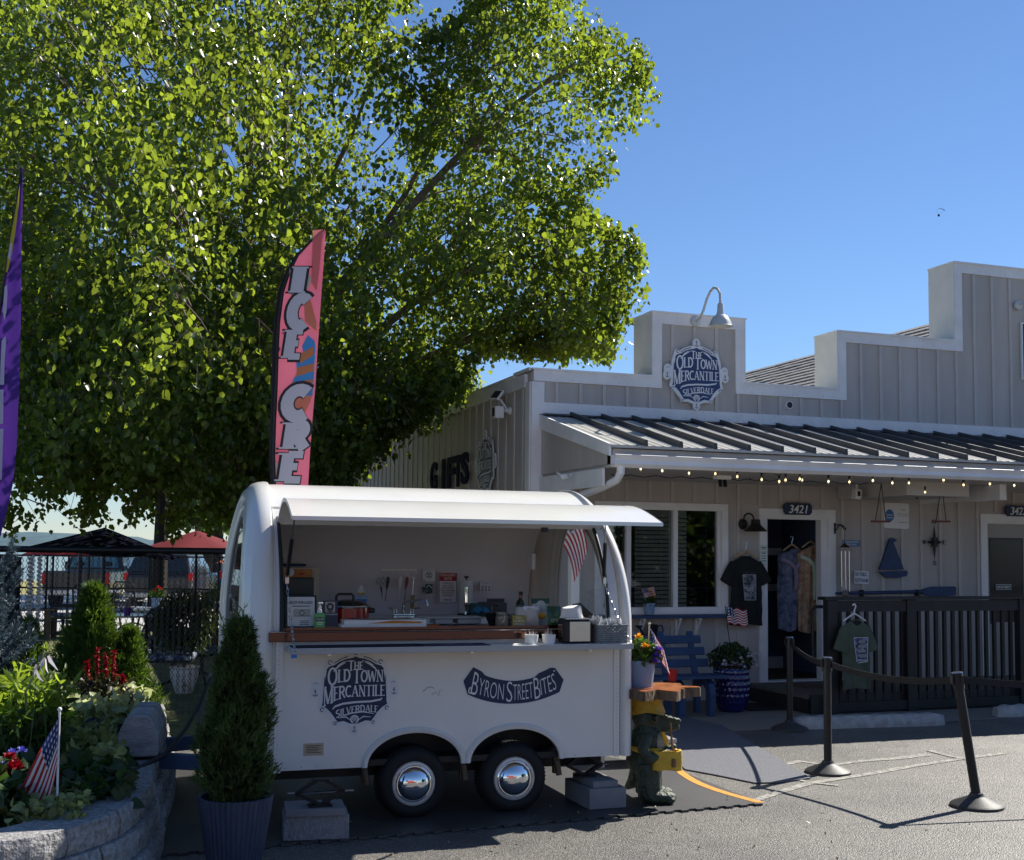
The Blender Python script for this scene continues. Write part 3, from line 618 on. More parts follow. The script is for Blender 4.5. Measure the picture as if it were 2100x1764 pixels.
fil = MB().lathe([(0, -.046), (.011, -.04), (.012, -.03), (.006, -.02), (0, -.018)], n=6).mesh('filament', BULB)
skt = MB().lathe([(0, 0), (.013, 0), (.013, .035), (0, .035)], n=8).mesh('socket', BLACK)
for px, py, off in BULBP:
    s, z = bl(px, py, off); z += .035
    k = part('socket', skt, None, t, loc=(s, -off, z)); b = part('bulb', bgl, None, k); part('filament', fil, None, k); cl.append((s, -off, z+.035))
w = MB()
for a, b in zip(cl[1:], cl[2:]):
    if abs(a[1]-b[1]) > .3: continue
    w.tube([a, (a[0]*.5+b[0]*.5, (a[1]+b[1])/2, max(a[2], b[2])+.012), b], .0045, 5)
    w.tube([(a[0], -1.2, 2.64), ((a[0]+b[0])/2, -1.2, 2.62), (b[0], -1.2, 2.645)], .004, 5)
part('cable', w, BLACK, t)
# soffit fittings
t = fthing('sensor_light', 'white twin sensor light box under the canopy above the window', 'light', 1481, 980, 1.3); part('box', MB().box(-.09, .09, -.05, .05, -.02, .04), OFFW, t)
for q in (-.03, .03): part('lamp_head', MB().tube([(q, 0, -.02), (q, -.02, -.1)], .022, 8), BLACK, t)
t = fthing('security_camera', 'white dome camera hung on a short ball arm under the soffit beam', 'camera', 1757, 1013, .7)
part('ball_mount', MB().ball((0, 0, .17), .045), OFFW, t); part('arm', MB().tube([(0, 0, .13), (0, 0, .06)], .014, 6), OFFW, t); part('camera_body', MB().box(-.045, .045, -.05, .05, -.07, .06).xf(Matrix.Rotation(R(10), 4, 'Y')), OFFW, t, bevel=.015); part('camera_face', MB().box(-.025, .015, -.056, -.051, -.03, .03), BLACK, t)
t = fthing('hanging_ornament', 'dark carved bird ornament hanging beside the soffit beam end', 'ornament', 1880, 1003, 1.0); part('bird_body', MB().lathe([(0, -.13), (.012, -.11), (.03, -.03), (.045, .04), (.035, .09), (.02, .11), (0, .12)], n=12), DARKMETAL, t); part('cord', MB().tube([(0, 0, .11), (-.02, 0, .2)], .004, 5), BLACK, t)
t = fthing('bird_figure', 'small white bird shaped ornament under the end beam of the canopy', 'ornament', 1158, 978, 1.2); part('bird_body', MB().ball((0, 0, .0), .05, .025, .035).tube([(-.05, 0, .02), (-.1, 0, .05)], [.012, .003], 6).tube([(.05, 0, .02), (.1, 0, .05)], [.012, .003], 6), OFFW, t)
# wall lamp
t = fthing('wall_lamp', 'dark bronze barn lamp on the wall above the hanging black T-shirt', 'lamp', 1530, 1075, .0)
part('wall_plate', MB().lathe([(0, 0), (.07, 0), (.065, .03), (0, .035)], n=16).xf(Matrix.Translation((-.06, 0, .0)) @ Matrix.Rotation(PI/2, 4, 'X')), DARKMETAL, t)
part('arm', MB().tube([(-.06, -.03, .03)]+[(-.02+.07*math.cos(R(a)), -.1, .06+.07*math.sin(R(a))) for a in range(180, -1, -20)]+[(.05, -.12, .02)], .011, 8), DARKMETAL, t)
part('lamp_shade', MB().lathe([(.0, .06), (.055, .055), (.06, .0), (.075, -.025), (.145, -.085), (.15, -.092), (.14, -.088), (.06, -.03), (0, -.02)], (.04, -.16, -.0), 20), DARKMETAL, t)
# house numbers
def number(txt, px, py, lab):
    t = fthing('number_sign', lab, 'sign', px, py, .045); w, h = .205, .075; c = .03
    part('sign_plate', MB().prism([(-w, -h+c), (-w+c*.6, -h+c*.6), (-w+c, -h), (w-c, -h), (w-c*.6, -h+c*.6), (w, -h+c), (w, h-c), (w-c*.6, h-c*.6), (w-c, h), (-w+c, h), (-w+c*.6, h-c*.6), (-w, h-c)], -.02, 0), NAVY, t)
    n = MB(); letter(n, txt, -.135, .14, -.055, .05, -.0215, ext=.006, off=.008, shear=.22); part('digits', n, OFFW, t); return t
number('3421', 1635, 1044, 'navy plaque reading 3421 above the open door'); number('3423', 2086, 1048, 'navy plaque reading 3423 above the closed glazed door')
t = fthing('notice', 'pale green paper notice taped to the door frame beside the black T-shirt', 'notice', 1566, 1138, .035); part('paper', MB().box(-.055, .055, -.002, 0, -.125, .125), M('pale_paper', (.62, .7, .66), .7), t)
n = MB()
for k, (a, b) in enumerate(((.09, .04), (.07, .03), (.03, .035), (.01, .03), (-.02, .035), (-.05, .03), (-.08, .035))): n.box(-b, b, -.0032, -.0022, a, a+.008)
part('print', n, INK, t)
# signs right of the door
def board(px, py, w, h, mat, lab, name='wall_sign', off=.02, ang=0., r=0., th=.008):
    t = fthing(name, lab, 'sign', px, py, off); t.rotation_euler = (0, R(ang), BA)
    if r: o = [(w/2-r+r*math.cos(R(a)), h/2-r+r*math.sin(R(a))) for a in range(0, 91, 18)]; o = o+[(-x, z) for x, z in o[::-1]]; o = o+[(x, -z) for x, z in o[::-1]]; part('sign_plate', MB().prism(o, -th, 0), mat, t)
    else: part('sign_plate', MB().box(-w/2, w/2, -th, 0, -h/2, h/2), mat, t)
    return t
def words(t, rows, mat, y=-.0095, nm='lettering'):
    n = MB()
    for st, x0, x1, z0, z1 in rows: letter(n, st, x0, x1, z0, z1, y, off=.015)
    part(nm, n, mat, t)
t = board(1766, 1184, .215, .165, SIGNWHITE, 'white sign reading NO PUBLIC RESTROOM right of the open door', ang=2); words(t, [('NO PUBLIC', -.095, .085, .015, .065), ('RESTROOM', -.095, .095, -.065, -.015)], M('navy_ink', (.01, .012, .05), .5))
t = board(1745, 1114, .265, .078, M('sky_blue_board', (.10, .22, .42), .6), 'narrow blue sign with pale lettering behind the wind chime', ang=1); words(t, [('BE THE REASON SOMEONE', -.11, .11, .006, .028), ('SMILES TODAY', -.08, .08, -.028, -.006)], OFFW)
t = board(1838, 1058, .39, .335, SIGNWHITE, 'large white sign with blue round badge above the blue sailboat', r=.03, ang=1)
part('badge', MB().prism([(-.11+(.075 if k % 2 else .062)*math.cos(k*PI/18), .0+(.085 if k % 2 else .078)*math.sin(k*PI/18)) for k in range(36)], -.0095, -.007), M('badge_blue', (.04, .16, .42), .5), t)
words(t, [('Computer', -.165, -.055, -.006, .02), ('Services', -.155, -.065, -.036, -.012)], OFFW, -.0105); words(t, [('WELCOME', .06, .13, .075, .088), ('By appointment only please', .01, .185, .02, .033), ('or call for computer service', .01, .185, -.006, .007), ('for more information', .02, .17, -.09, -.077)], INK)
# wind chime
t = fthing('wind_chime', 'silver tube wind chime on a black scroll bracket right of the open door', 'wind chime', 1730, 1085, .16)
part('bracket', MB().box(-.055, -.035, .12, .16, -.06, .08).tube([(-.04, .13, -.03), (-.01, .08, .05), (.0, .04, .045), (.01, .0, .0), (.03, .0, -.01), (.035, 0, .02)], .008, 6).tube([(-.04, .13, .05), (-.0, .07, .06), (.03, .02, .03)], .007, 6), BLACK, t)
part('cord', MB().tube([(.015, 0, -.01), (.015, 0, -.2)], .003, 4), BLACK, t)
part('cap', MB().lathe([(.07, -.235), (.06, -.225), (.02, -.19), (0, -.18)], (.015, 0, 0), 14), M('chime_wood', (.04, .02, .012), .6), t)
for k in range(6):
    a = k*PI/3; L_ = .36+.03*k; part('chime_tube', MB().tube([(.015+.055*math.cos(a), .055*math.sin(a), -.28), (.015+.055*math.cos(a), .055*math.sin(a), -.28-L_)], .0085, 8), STEEL, t)
part('wind_sail', MB().tube([(.015, 0, -.2), (.015, 0, -.78)], .002, 4).lathe([(0, -.88), (.05, -.84), (.03, -.79), (0, -.77)], (.015, 0, 0), 10), M('chime_stone', (.2, .18, .16), .7), t)
# sailboat silhouette
t = fthing('sailboat_decoration', 'dark blue wooden sailboat cut-out on the wall below the white sign', 'decoration', 1829, 1150, .03)
q = 2.2
def cpt(L): return [((x-866)*.00123, (860-y)*.00123) for x, y in L]
part('sail', MB().prism(cpt([(695, 955), (820, 650), (835, 625), (860, 617), (890, 625), (898, 635), (920, 633), (905, 645), (918, 655), (880, 660), (875, 670), (1003, 952)]), -.03, 0), NAVYBLUE, t)
part('hull', MB().prism(cpt([(690, 975), (1003, 962), (1035, 962), (1047, 985), (1035, 1020), (900, 1043), (760, 1035), (740, 1020)]), -.034, 0), NAVYBLUE, t)
part('boom', MB().prism(cpt([(683, 968), (1000, 956), (1000, 961), (683, 974)]), -.038, -.002), M('driftwood', (.4, .37, .33), .7), t)
# compass rose
t = fthing('compass_decoration', 'black metal compass rose with N E S W letters on the wall', 'decoration', 1916, 1112, .04); m = MB()
for k in range(8):
    L_ = (.24, .1, .13, .1, .245, .1, .13, .1)[k]; a = PI/2-k*PI/4; c, s_ = math.cos(a), math.sin(a); w = .04
    bx, bz = -s_*w/1, c*w/1
    if k % 2: bx, bz = bx*.7, bz*.7
    yb = -.004 if k % 2 == 0 else -.002
    m.add([(0, yb-.02, 0), (bx, yb, bz), (c*L_, yb, s_*L_), (-bx, yb, -bz)], [(0, 1, 2), (0, 2, 3)])
part('star', m, M('black_iron', (.014, .015, .018), .5), t); n = MB()
for ch, x, z in (('N', 0, .27), ('S', .0, -.275), ('E', .16, 0), ('W', -.165, 0)): letter(n, ch, x-.026, x+.026, z-.028, z+.028, -.004, ext=.004)
part('lettering', n, M('black_iron', (.014, .015, .018), .5), t)
# two little swings
for px, lab in ((1806, 'small wooden perch swing on chains hanging in front of the white sign'), (1926, 'small wooden perch swing on chains hanging over the compass')):
    t = fthing('perch_swing', lab, 'swing', px+(0 if px < 1900 else 4), 1070, 1.3, 'perch swings under the canopy'); m = MB(); 
    part('perch', MB().tube([(-.13, 0, 0), (.13, 0, .005)], .012, 8), M('reddish_wood', (.16, .05, .035), .6), t)
    for a in (-.075, .075): m.tube([(a, 0, .0), (.015, 0, .45)], .006, 5)
    part('chain', m, DARKMETAL, t)
# oar
x0, z0 = bl(1714, 1217, .05); x1, z1 = bl(1960, 1212, .05); t = thing('oar', 'navy blue wooden oar mounted flat on the wall above the railing', 'oar', BF.w(x0, -.05, z0), BA); L_ = x1-x0; dz = z1-z0
xb = L_*.69
part('shaft', MB().tube([(0, 0, 0), (.05, 0, 0), (.06, 0, 0), (.12, 0, .002), (xb+.05, 0, dz*.69)], [.014, .016, .018, .022, .022], 10), NAVYBLUE, t)
part('blade', MB().prism([(xb, dz*.7-.02), (xb+.1, dz*.7-.05), (xb+.2, dz*.8-.068), (L_-.02, dz-.06), (L_, dz-.045), (L_, dz+.045), (L_-.02, dz+.06), (xb+.2, dz*.8+.062), (xb+.1, dz*.7+.045), (xb, dz*.7+.02)], -.012, .012), NAVYBLUE, t, bevel=.006)
for q in (.21, .67): part('bracket', MB().box(L_*q-.012, L_*q+.012, -.03, .04, -.05, .045), DARKMETAL, t)
s, z = bl(2057, 1204, -.04); t = thing('appointment_sign', 'small black sign reading APPOINTMENT inside the right hand door glass', 'sign', BF.w(s, .035, z), BA); part('sign_plate', MB().box(-.125, .125, -.004, .004, -.035, .035), INK, t)
part('border', MB().box(-.127, .127, -.006, -.0045, .031, .036).box(-.127, .127, -.006, -.0045, -.036, -.031).box(-.127, -.122, -.0062, -.0047, -.036, .036).box(.122, .127, -.0062, -.0047, -.036, .036), OFFW, t); words(t, [('APPOINTMENT', -.11, .11, -.02, .018)], OFFW, -.0065)
# ================================================================ things in front of the store
def bloc(g): d = Vector(g)-BF.o; return d.dot(BF.x), d.dot(BF.y)
FR = M('flag_red', (.42, .025, .03), .75, trans=.3); FW_ = M('flag_white', (.74, .74, .76), .75, trans=.3); FB = M('flag_blue', (.015, .03, .13), .75, trans=.3)
def flagcloth(parent, fn, nu=24, nstars=(6, 4), name='flag_cloth'):
    m = MB()
    for j in range(13):
        for i in range(nu):
            u0, u1, v0, v1 = i/nu, (i+1)/nu, j/13, (j+1)/13
            m.mi = 2 if (u1 <= .42 and j < 7) else (0 if j % 2 == 0 else 1)
            m.smooth = True; m.add([fn(u0, v0), fn(u1, v0), fn(u1, v1), fn(u0, v1)], [(0, 1, 2, 3)])
    m.smooth = False; m.mi = 1; a, b = nstars
    for i in range(a):
        for j in range(b):
            for sg in (1, -1):
                uc, vc = .42*(i+.5)/a, .54*(j+.5+(.0 if i % 2 else .0))/b
                p = Vector(fn(uc, vc)); du = (Vector(fn(uc+.01, vc))-p).normalized(); dv = (Vector(fn(uc, vc+.01))-p).normalized(); nrm = du.cross(dv).normalized()*.0015*sg
                r = (Vector(fn(uc+.21/a, vc))-p).length*.85
                m.add([p+nrm]+[p+nrm+(du*math.sin(k*PI/5)-dv*math.cos(k*PI/5))*r*(1 if k % 2 == 0 else .42) for k in range(10)], [(0, 1+k, 1+(k+1) % 10) for k in range(10)])
    return part(name, m, [FR, FW_, FB], parent)
GREEN1 = leafmat('flower_leaf', (.045, .09, .02), (.10, .2, .02), .35)
MARI = M('marigold_petal', (.85, .42, .01), .6, trans=.2); PURP = M('purple_petal', (.16, .06, .5), .6, trans=.2)
def cloud(n, c, rx, ry, rz, seed, low=-.2):
    g = np.random.default_rng(seed); p = g.normal(size=(n*3, 3)); p /= np.linalg.norm(p, axis=1)[:, None]; p *= (g.uniform(.2, 1, (n*3, 1)))**.5
    p = p[p[:, 2] > low][:n]; return p*np.array([rx, ry, rz])+np.array(c)
def bloom(name, pts, r, mat, parent, seed=3, up=None):
    """round flower heads of many petals"""
    g = np.random.default_rng(seed); B = []; T = []
    for p in pts:
        for k in range(26):
            d = g.normal(size=3); d[2] = abs(d[2])*.8; d /= np.linalg.norm(d); B.append(np.array(p)+d*r*.25); T.append(np.array(p)+d*r)
    return blades(name, B, T, r*.55, mat, parent, seed)
# shelf under the window
t = fthing('wall_shelf', 'narrow navy shelf on white brackets under the store window', 'shelf', 1390, 1261, .0); s0, z0 = bl(1390, 1261)
part('board', MB().box(-1.343-s0, .47-s0, -.2, -.051, -.03, .005), NAVYBLUE, t)
for px in (1383, 1424, 1310):
    q = bl(px, 1280)[0]-s0; part('bracket', MB().box(q-.015, q+.015, -.17, -.055, -.055, -.031).box(q-.015, q+.015, -.055, -.035, -.3, -.031).beam((q, -.16, -.05), (q, -.05, -.24), .02, .012), WHITE, t)
def pot(t, r0, r1, h, mat, nm='pot'):
    part(nm, MB().lathe([(0, 0), (r0, 0), (r1, h*.88), (r1*1.06, h*.88), (r1*1.06, h), (r1*.94, h), (r1*.9, h*.9), (0, h*.9)], n=24), mat, t)
BLUEPOT = M('pale_blue_pot', (.19, .28, .42), .4)
s, z = bl(1331, 1261, .12); L0 = BF.w(s, -.125, z+.004)
t = thing('flower_pot', 'small pale blue pot of yellow marigolds on the navy window shelf', 'flower pot', L0, BA); pot(t, .055, .07, .135, BLUEPOT)
leaves('foliage', cloud(160, (0, 0, .15), .08, .07, .09, 1), .04, GREEN1, t, 2); bloom('marigold', [(.03, -.02, .24), (.065, 0, .2), (.0, -.02, .27)], .03, MARI, t)
t = thing('small_flag', 'small American flag stuck in the marigold pot on the window shelf', 'flag', L0, BA); part('pole', MB().tube([(-.02, 0, .09), (-.1, -.01, .31)], .004, 6), M('pale_stick', (.5, .42, .3), .6), t)
flagcloth(t, lambda u, v: (-.095+.15*u+.03*v, -.012-.012*math.sin(u*6), .305-.11*v+.03*u), 12, (4, 3))
# watering can hung on the wall
t = fthing('watering_can', 'tall black metal watering can behind the navy bench back', 'watering can', 1336, 1300, .1); t.rotation_euler = (0, 0, BA)
part('can_body', MB().lathe([(0, -.2), (.07, -.2), (.062, .1), (.066, .11), (.055, .1), (0, .08)], (.02, 0, 0), 20), BLACK, t)
part('spout', MB().tube([(-.03, 0, -.15), (-.08, 0, -.05), (-.15, 0, .06), (-.165, 0, .085)], [.03, .018, .014, .014], 10).lathe([(.0, .03), (.045, .03), (.05, .02), (.015, 0)], (-.165, 0, .07), 14), BLACK, t)
part('handle', MB().tube([(.085, 0, .09), (.14, 0, .1), (.155, 0, .04), (.12, 0, -.04), (.085, 0, -.07)], .009, 8), BLACK, t)
# shirts
def shirt(t, rx, L, mat, sleeve=.1, ry=.05, flare=1.05, seed=0, sl_ang=62):
    def row(a, b):
        z = -L*b**1.25; w = [(0, .33), (.02, .5), (.05, .72), (.085, .97), (.2, 1.), (.5, 1.0), (1, flare)]
        bb = b**1.25
        for (p, q), (p2, q2) in zip(w, w[1:]):
            if p <= bb <= p2: k = q+(q2-q)*(bb-p)/(p2-p); break
        th = 2*PI*a; x = rx*k*math.cos(th); y = ry*(.5+.5*min(1, bb*6))*math.sin(th)
        y += .016*math.sin(x*34+seed+z*6)*min(1, bb*2)+.009*math.sin(x*71+z*11)*bb+.006*math.sin(z*30+x*20+seed)
        return (x, y, z-.016*(1-abs(math.cos(th)))*(1 if bb < .03 else 0)+.008*math.sin(x*20+seed)*bb)
    m = MB().grid(row, 48, 26, True)
    for sg in (-1, 1):
        n0 = len(m.v); d = Vector((sg*math.cos(R(sl_ang)), 0, -math.sin(R(sl_ang)))); a = Vector((sg*rx*.66, 0, -.085))
        m.tube([a, a+d*.06, a+d*.15, a+d*.22, a+d*.275], [.075, .088, .094, .098, .10], 14, False)
        m.v[n0:] = [(x, y*.45, z) for x, y, z in m.v[n0:]]
    b = part('body', m, mat, t)
    c = MB().tube([(rx*.35*math.cos(a)*.9, ry*.5*math.sin(a)-.003 if math.sin(a) < 0 else ry*.5*math.sin(a), -.0+(.055*math.sin(a) if math.sin(a) < 0 else 0)) for a in [2*PI*k/24 for k in range(25)]], .009, 6)
    part('collar', c, mat, t)
    i = MB(); i.add([(rx*.33*math.cos(PI*k/12), -ry*.72, -.006-.05*math.sin(PI*k/12)) for k in range(13)], [tuple(range(13))]); part('neck_shade', i, M('shirt_inside_shade', (.012, .016, .016), .9), t)  # flat dark sheet stands in for the shade inside the collar
    return b
def printmat(name, a, b, sc=16):
    m = M(name, a, .75, sc=sc, alt=b, thr=(.42, .58)); return m
def hanger(t, w, mat, hook, r=.008):
    part('hanger_bar', MB().tube([(-w, 0, -.07), (-.03, 0, 0), (0, 0, .01), (.03, 0, 0), (w, 0, -.07)], r, 8), mat, t)
    part('hook', MB().tube([(0, 0, .01), (0, 0, .05), (.012, 0, .075), (.018, 0, .10), (.005, 0, .12), (-.014, 0, .115), (-.02, 0, .1)], r*hook, 6), mat if hook > .8 else STEEL, t)
s, z = bl(1529, 1142, .08); L0 = BF.w(s, -.085, z)
t = thing('coat_hanger', 'wooden hanger on the wall holding the black T-shirt', 'hanger', BF.w(s, -.085, z+.06), BA); hanger(t, .16, M('pale_wood', (.5, .36, .2), .5), .35, .015)
t = thing('t_shirt', 'black T-shirt with rectangular picture print hanging beside the open door', 'T-shirt', L0, BA); shirt(t, .215, .84, M('black_cotton', (.013, .017, .016), .9, var=.2, sc=6, bump=.2, bsc=300), seed=1)
part('print', MB().add([(-.085, -.068, -.22), (.10, -.068, -.22), (.10, -.068, -.53), (-.055, -.068, -.53)], [(0, 3, 2, 1)]), printmat('forest_print', (.03, .035, .05), (.30, .31, .36), 22), t)
bd = MB()
for a, b in (((-.085, -.22), (.10, -.22)), ((.10, -.22), (.10, -.53)), ((.10, -.53), (-.055, -.53)), ((-.055, -.53), (-.085, -.22))): bd.ribbon([a, b], .006, -.0695)
part('print_border', bd, M('print_grey', (.4, .42, .45), .7), t); n = MB(); letter(n, 'FOREST MOON', -.08, .09, -.205, -.185, -.069); part('lettering', n, M('print_dim', (.09, .1, .1), .8), t)
# ramp, deck and railing
RW = M('dark_stained_wood', (.022, .020, .019), .5, var=.25, sc=10, stretch=(1, 1, .2)); DECK = M('grey_deck_board', (.14, .13, .12), .75, var=.25, sc=6, stretch=(.3, 4, 1), bump=.2)
t = thing('entrance_ramp', 'dark stained wooden ramp and landing with baluster railing before both doors', 'ramp', BF.o, BA)
YR = -1.5; s1 = bl(1703, 1240, 1.5)[0]; s2 = bl(1865, 1240, 1.5)[0]; ZR1 = 1.275
i = 0; x = s1-.25
while x < 8.8:
    dz = 0 if x < 2.3 else 0; part('deck_board', MB().box(x, x+.136, YR+.06, -.065, .165, .2), DECK, t) if i < 62 else 0; x += .142; i += 1
part('skirt', MB().box(s1-.26, s1-.252, YR+.06, -.03, .003, .165), RW, t); part('skirt_board', MB().box(s1-.25, 8.8, YR+.02, YR+.05, .003, .22), RW, t)
post = MB().box(-.065, .065, -.045, .05, .0, ZR1).mesh('post', RW)
for x in (s1, s2, s2+1.62, s2+3.2): part('post', post, None, t, loc=(x, YR, .003))
part('cap_rail', MB().box(s1-.12, 8.8, YR-.07, YR+.08, ZR1+.003, ZR1+.04), RW, t, bevel=.006)
for a, b in ((s1, s2), (s2, s2+1.62), (s2+1.62, s2+3.2)):
    part('top_rail', MB().box(a+.0655, b-.0655, YR-.03, YR+.012, ZR1-.13, ZR1-.005), RW, t); part('bottom_rail', MB().box(a+.0655, b-.0655, YR-.03, YR+.012, .03, .13), RW, t)
bal = MB().box(-.019, .019, .0125, .05, .05, ZR1-.01).mesh('baluster', RW); x = s1+.14
while x < s2+3.2:
    if min(abs(x-q) for q in (s1, s2, s2+1.62)) > .085: part('baluster', bal, None, t, loc=(x, YR, 0))
    x += .1205
part('grab_rail', MB().tube([(s1-.07, YR+.06, 1.2), (s1-.16, YR+.06, 1.2), (s1-.2, YR+.06, 1.15), (s1-.2, YR+.06, .62), (s1-.17, YR+.06, .56), (s1-.07, YR+.06, .54)], .02, 10), BLACK, t)
p = G(1650, 1404, .2); t = solo('door_mat', MB().box(-.42, .42, -.22, .22, 0, .012), M('mat_weave', (.06, .045, .04), .95, sc=30, alt=(.14, .10, .085)), 'dark woven doormat on the landing before the open door', 'doormat', BF.w(1.5, -.55, .202), BA, bevel=.004)
t = solo('rubber_mat', MB().box(-.5, .5, -.3, .3, 0, .01), M('black_rubber', (.012, .012, .013), .8, bump=.3, bsc=150), 'black rubber mat on the ground beside the dark ramp landing', 'mat', (*G(1590, 1450, .0).xy, .006), BA)
# green shirt on the railing
s, z = bl(1750, 1266, 1.6); t = thing('coat_hanger', 'white plastic hanger hooked over the dark railing', 'hanger', BF.w(s, -1.62, z+.03), BA); hanger(t, .15, OFFW, 1, .009)
s, z = bl(1752, 1272, 1.6); t = thing('t_shirt', 'olive green T-shirt with framed print hanging on the dark railing', 'T-shirt', BF.w(s, -1.62, z-.0), BA); shirt(t, .175, .76, M('olive_cotton', (.085, .105, .07), .9, var=.12, sc=6, bump=.2, bsc=300), seed=2, sl_ang=72)
part('print', MB().add([(-.07, -.066, -.19), (.115, -.066, -.19), (.105, -.066, -.46), (-.03, -.066, -.47)], [(0, 3, 2, 1)]), printmat('rock_print', (.02, .022, .05), (.24, .25, .36), 26), t)
bd = MB()
for a, b in (((-.07, -.19), (.115, -.19)), ((.115, -.19), (.105, -.46)), ((.105, -.46), (-.03, -.47)), ((-.03, -.47), (-.07, -.19))): bd.ribbon([a, b], .007, -.0675)
part('print_border', bd, M('print_white', (.6, .62, .66), .7), t)
pb = MB()
for k in range(4): pb.add([(.035+.055*math.cos(2*PI*a/12)*(1 if k else .9), -.0665-.0001*k, -.235-.052*k+.019*math.sin(2*PI*a/12)) for a in range(12)], [tuple(range(12))[::-1]])
part('printed_stones', pb, M('print_stone', (.16, .155, .15), .8, sc=60, alt=(.4, .39, .37)), t); n = MB(); letter(n, 'AWKWARD', -.025, .1, -.452, -.43, -.0685, off=.02); part('lettering', n, M('print_white', (.6, .62, .66), .7), t)
# dresses inside the door
def dress(px, py, w, L, ma, mb_, lab, yb, cut):
    s, z = bl(px, py, -yb); t = thing('dress', lab, 'dress', BF.w(s, yb, z), BA, 'dresses hanging inside the open door')
    def f(a, b):
        th = 2*PI*a; k = (.35+.65*min(1, b/.09)) if b < .09 else (1-.08*math.sin(min(1, (b-.09)/.3)*PI)); x = w*k*math.cos(th)
        return (x, .05*math.sin(th)+.012*math.sin(x*60+b*4), -L*b+.02*math.sin(x*25))
    part('skirt', MB().grid(f, 40, 18, True), ma, t)
    sc_ = MB().tube([(-w*.85, -.03, -.12), (-w*.4, -.07, -.16), (.0, -.085, -.24), (.01, -.09, -.40), (.0, -.085, -.40-cut)], [.025, .035, .032, .028, .02], 8).tube([(w*.85, -.03, -.12), (w*.4, -.07, -.16), (.0, -.085, -.24)], [.025, .035, .032], 8)
    part('scarf', sc_, mb_, t)
    t2 = thing('coat_hanger', 'hanger carrying the %s inside the open door' % ('blue patterned dress' if cut < .2 else 'tan patterned dress'), 'hanger', BF.w(s, yb, z+.06), BA); hanger(t2, .13, M('pale_wood', (.5, .36, .2), .5), .35, .012)
dress(1624, 1128, .22, 1.04, M('blue_floral', (.05, .08, .14), .85, sc=14, alt=(.26, .28, .38)), M('mauve_scarf', (.30, .25, .36), .8), 'blue patterned dress with mauve scarf hanging inside the open door', .42, .12)
dress(1662, 1122, .20, 1.10, M('tan_floral', (.26, .14, .09), .85, sc=14, alt=(.60, .42, .28)), M('mint_scarf', (.5, .62, .5), .8), 'tan patterned dress with mint scarf hanging inside the open door', .34, .28)
s, z = bl(1580, 1168, -1.5); t = thing('framed_picture', 'white framed dark picture on the navy wall inside the open door', 'picture', BF.w(s+.02, 1.52, z), BA); part('frame', MB().box(-.16, .16, -.02, 0, -.3, .3), OFFW, t); part('print', MB().box(-.1, .1, -.024, -.021, -.2, .2), M('dim_print', (.02, .02, .02), .6, sc=9, alt=(.1, .1, .09)), t)
# navy bench
bx, by = bloc(G(1462, 1471)); BT = BF.w(bx+.06, by, 0)
t = thing('garden_bench', 'navy wooden slatted bench with curved legs against the store wall', 'bench', BT, BA); x0, x1 = -1.25, .14
for k, (y, z) in enumerate(((.03, .43), (.13, .435), (.23, .43), (.33, .42))): part('seat_slat', MB().box(x0, x1-(0 if k else .0), y-.045, y+.045, z-.015, z+.02), NAVYBLUE, t, bevel=.005)
for k, (y, z) in enumerate(((.44, .55), (.475, .68), (.51, .81))):
    m = MB().box(x0-.02*k, x1-.02-.03*k, -.014, .014, -.045, .045); m.xf(Matrix.Translation((0, y, z)) @ Matrix.Rotation(R(-14), 4, 'X')); part('back_slat', m, NAVYBLUE, t, bevel=.005)
for x in (-1.05, -.43, -.06):
    m = MB()
    pr = [(.0, 0), (-.01, .25), (.02, .36), (.1, .41), (.3, .41), (.36, .38)]; pr2 = [(.11, 0), (.1, .24), (.12, .3), (.17, .33), (.28, .33), (.32, .3)]
    vs = [(x+dx, y, z) for dx in (-.035, .035) for y, z in pr+pr2[::-1]]; k = len(pr)*2
    m.add(vs, [list(range(k)), list(range(2*k-1, k-1, -1))]+[(i, k+i, k+(i+1) % k, (i+1) % k) for i in range(k)]); part('leg', m, NAVYBLUE, t, bevel=.006)
    part('back_post', MB().beam((x, .36, .0), (x, .38, .42), .06, .08, (0, 1, 0)).beam((x, .40, .40), (x, .555, .9), .07, .035, (0, 1, 0)), NAVYBLUE, t, bevel=.005)
p = G(1379, 1397, .453); s, y = bloc(p); t = solo('plastic_cup', MB().lathe([(0, 0), (.04, 0), (.052, .12), (.048, .12), (.038, .01), (0, .01)], n=20), RED, 'red plastic cup standing on the navy bench seat', 'cup', (p.x, p.y, .453), BA)
# cobalt planter
p = G(1500, 1459); t = thing('glazed_planter', 'tall cobalt blue glazed planter of white petunias beside the navy bench', 'planter', p, BA)
def gl(a, b):
    prof = [(0, .13), (.03, .155), (.25, .2), (.5, .215), (.8, .21), (.93, .20), (.95, .215), (1, .215)]
    for (p0, q0), (p1, q1) in zip(prof, prof[1:]):
        if p0 <= b <= p1: r = q0+(q1-q0)*(b-p0)/(p1-p0); break
    ph = (b*8) % 1; off = .5*(int(b*8) % 2); w = abs(math.sin(PI*(a*20+off)))*math.sin(PI*ph) if .1 < b < .9 else .4
    th = 2*PI*a; r -= .012*(1-w); return (r*math.cos(th), r*math.sin(th), .56*b)
part('pot', MB().grid(gl, 120, 64, True), M('cobalt_glaze', (.006, .008, .09), .12, spec=.6, coat=.6), t); part('soil', MB().slab([(.2*math.cos(PI*k/10), .2*math.sin(PI*k/10)) for k in range(20)], .50, .52), M('dark_soil', (.02, .014, .01), .95), t)
leaves('foliage', cloud(900, (0, 0, .60), .26, .24, .20, 5, -.5), .045, leafmat('petunia_leaf', (.03, .055, .02), (.06, .12, .02), .35), t, 3)
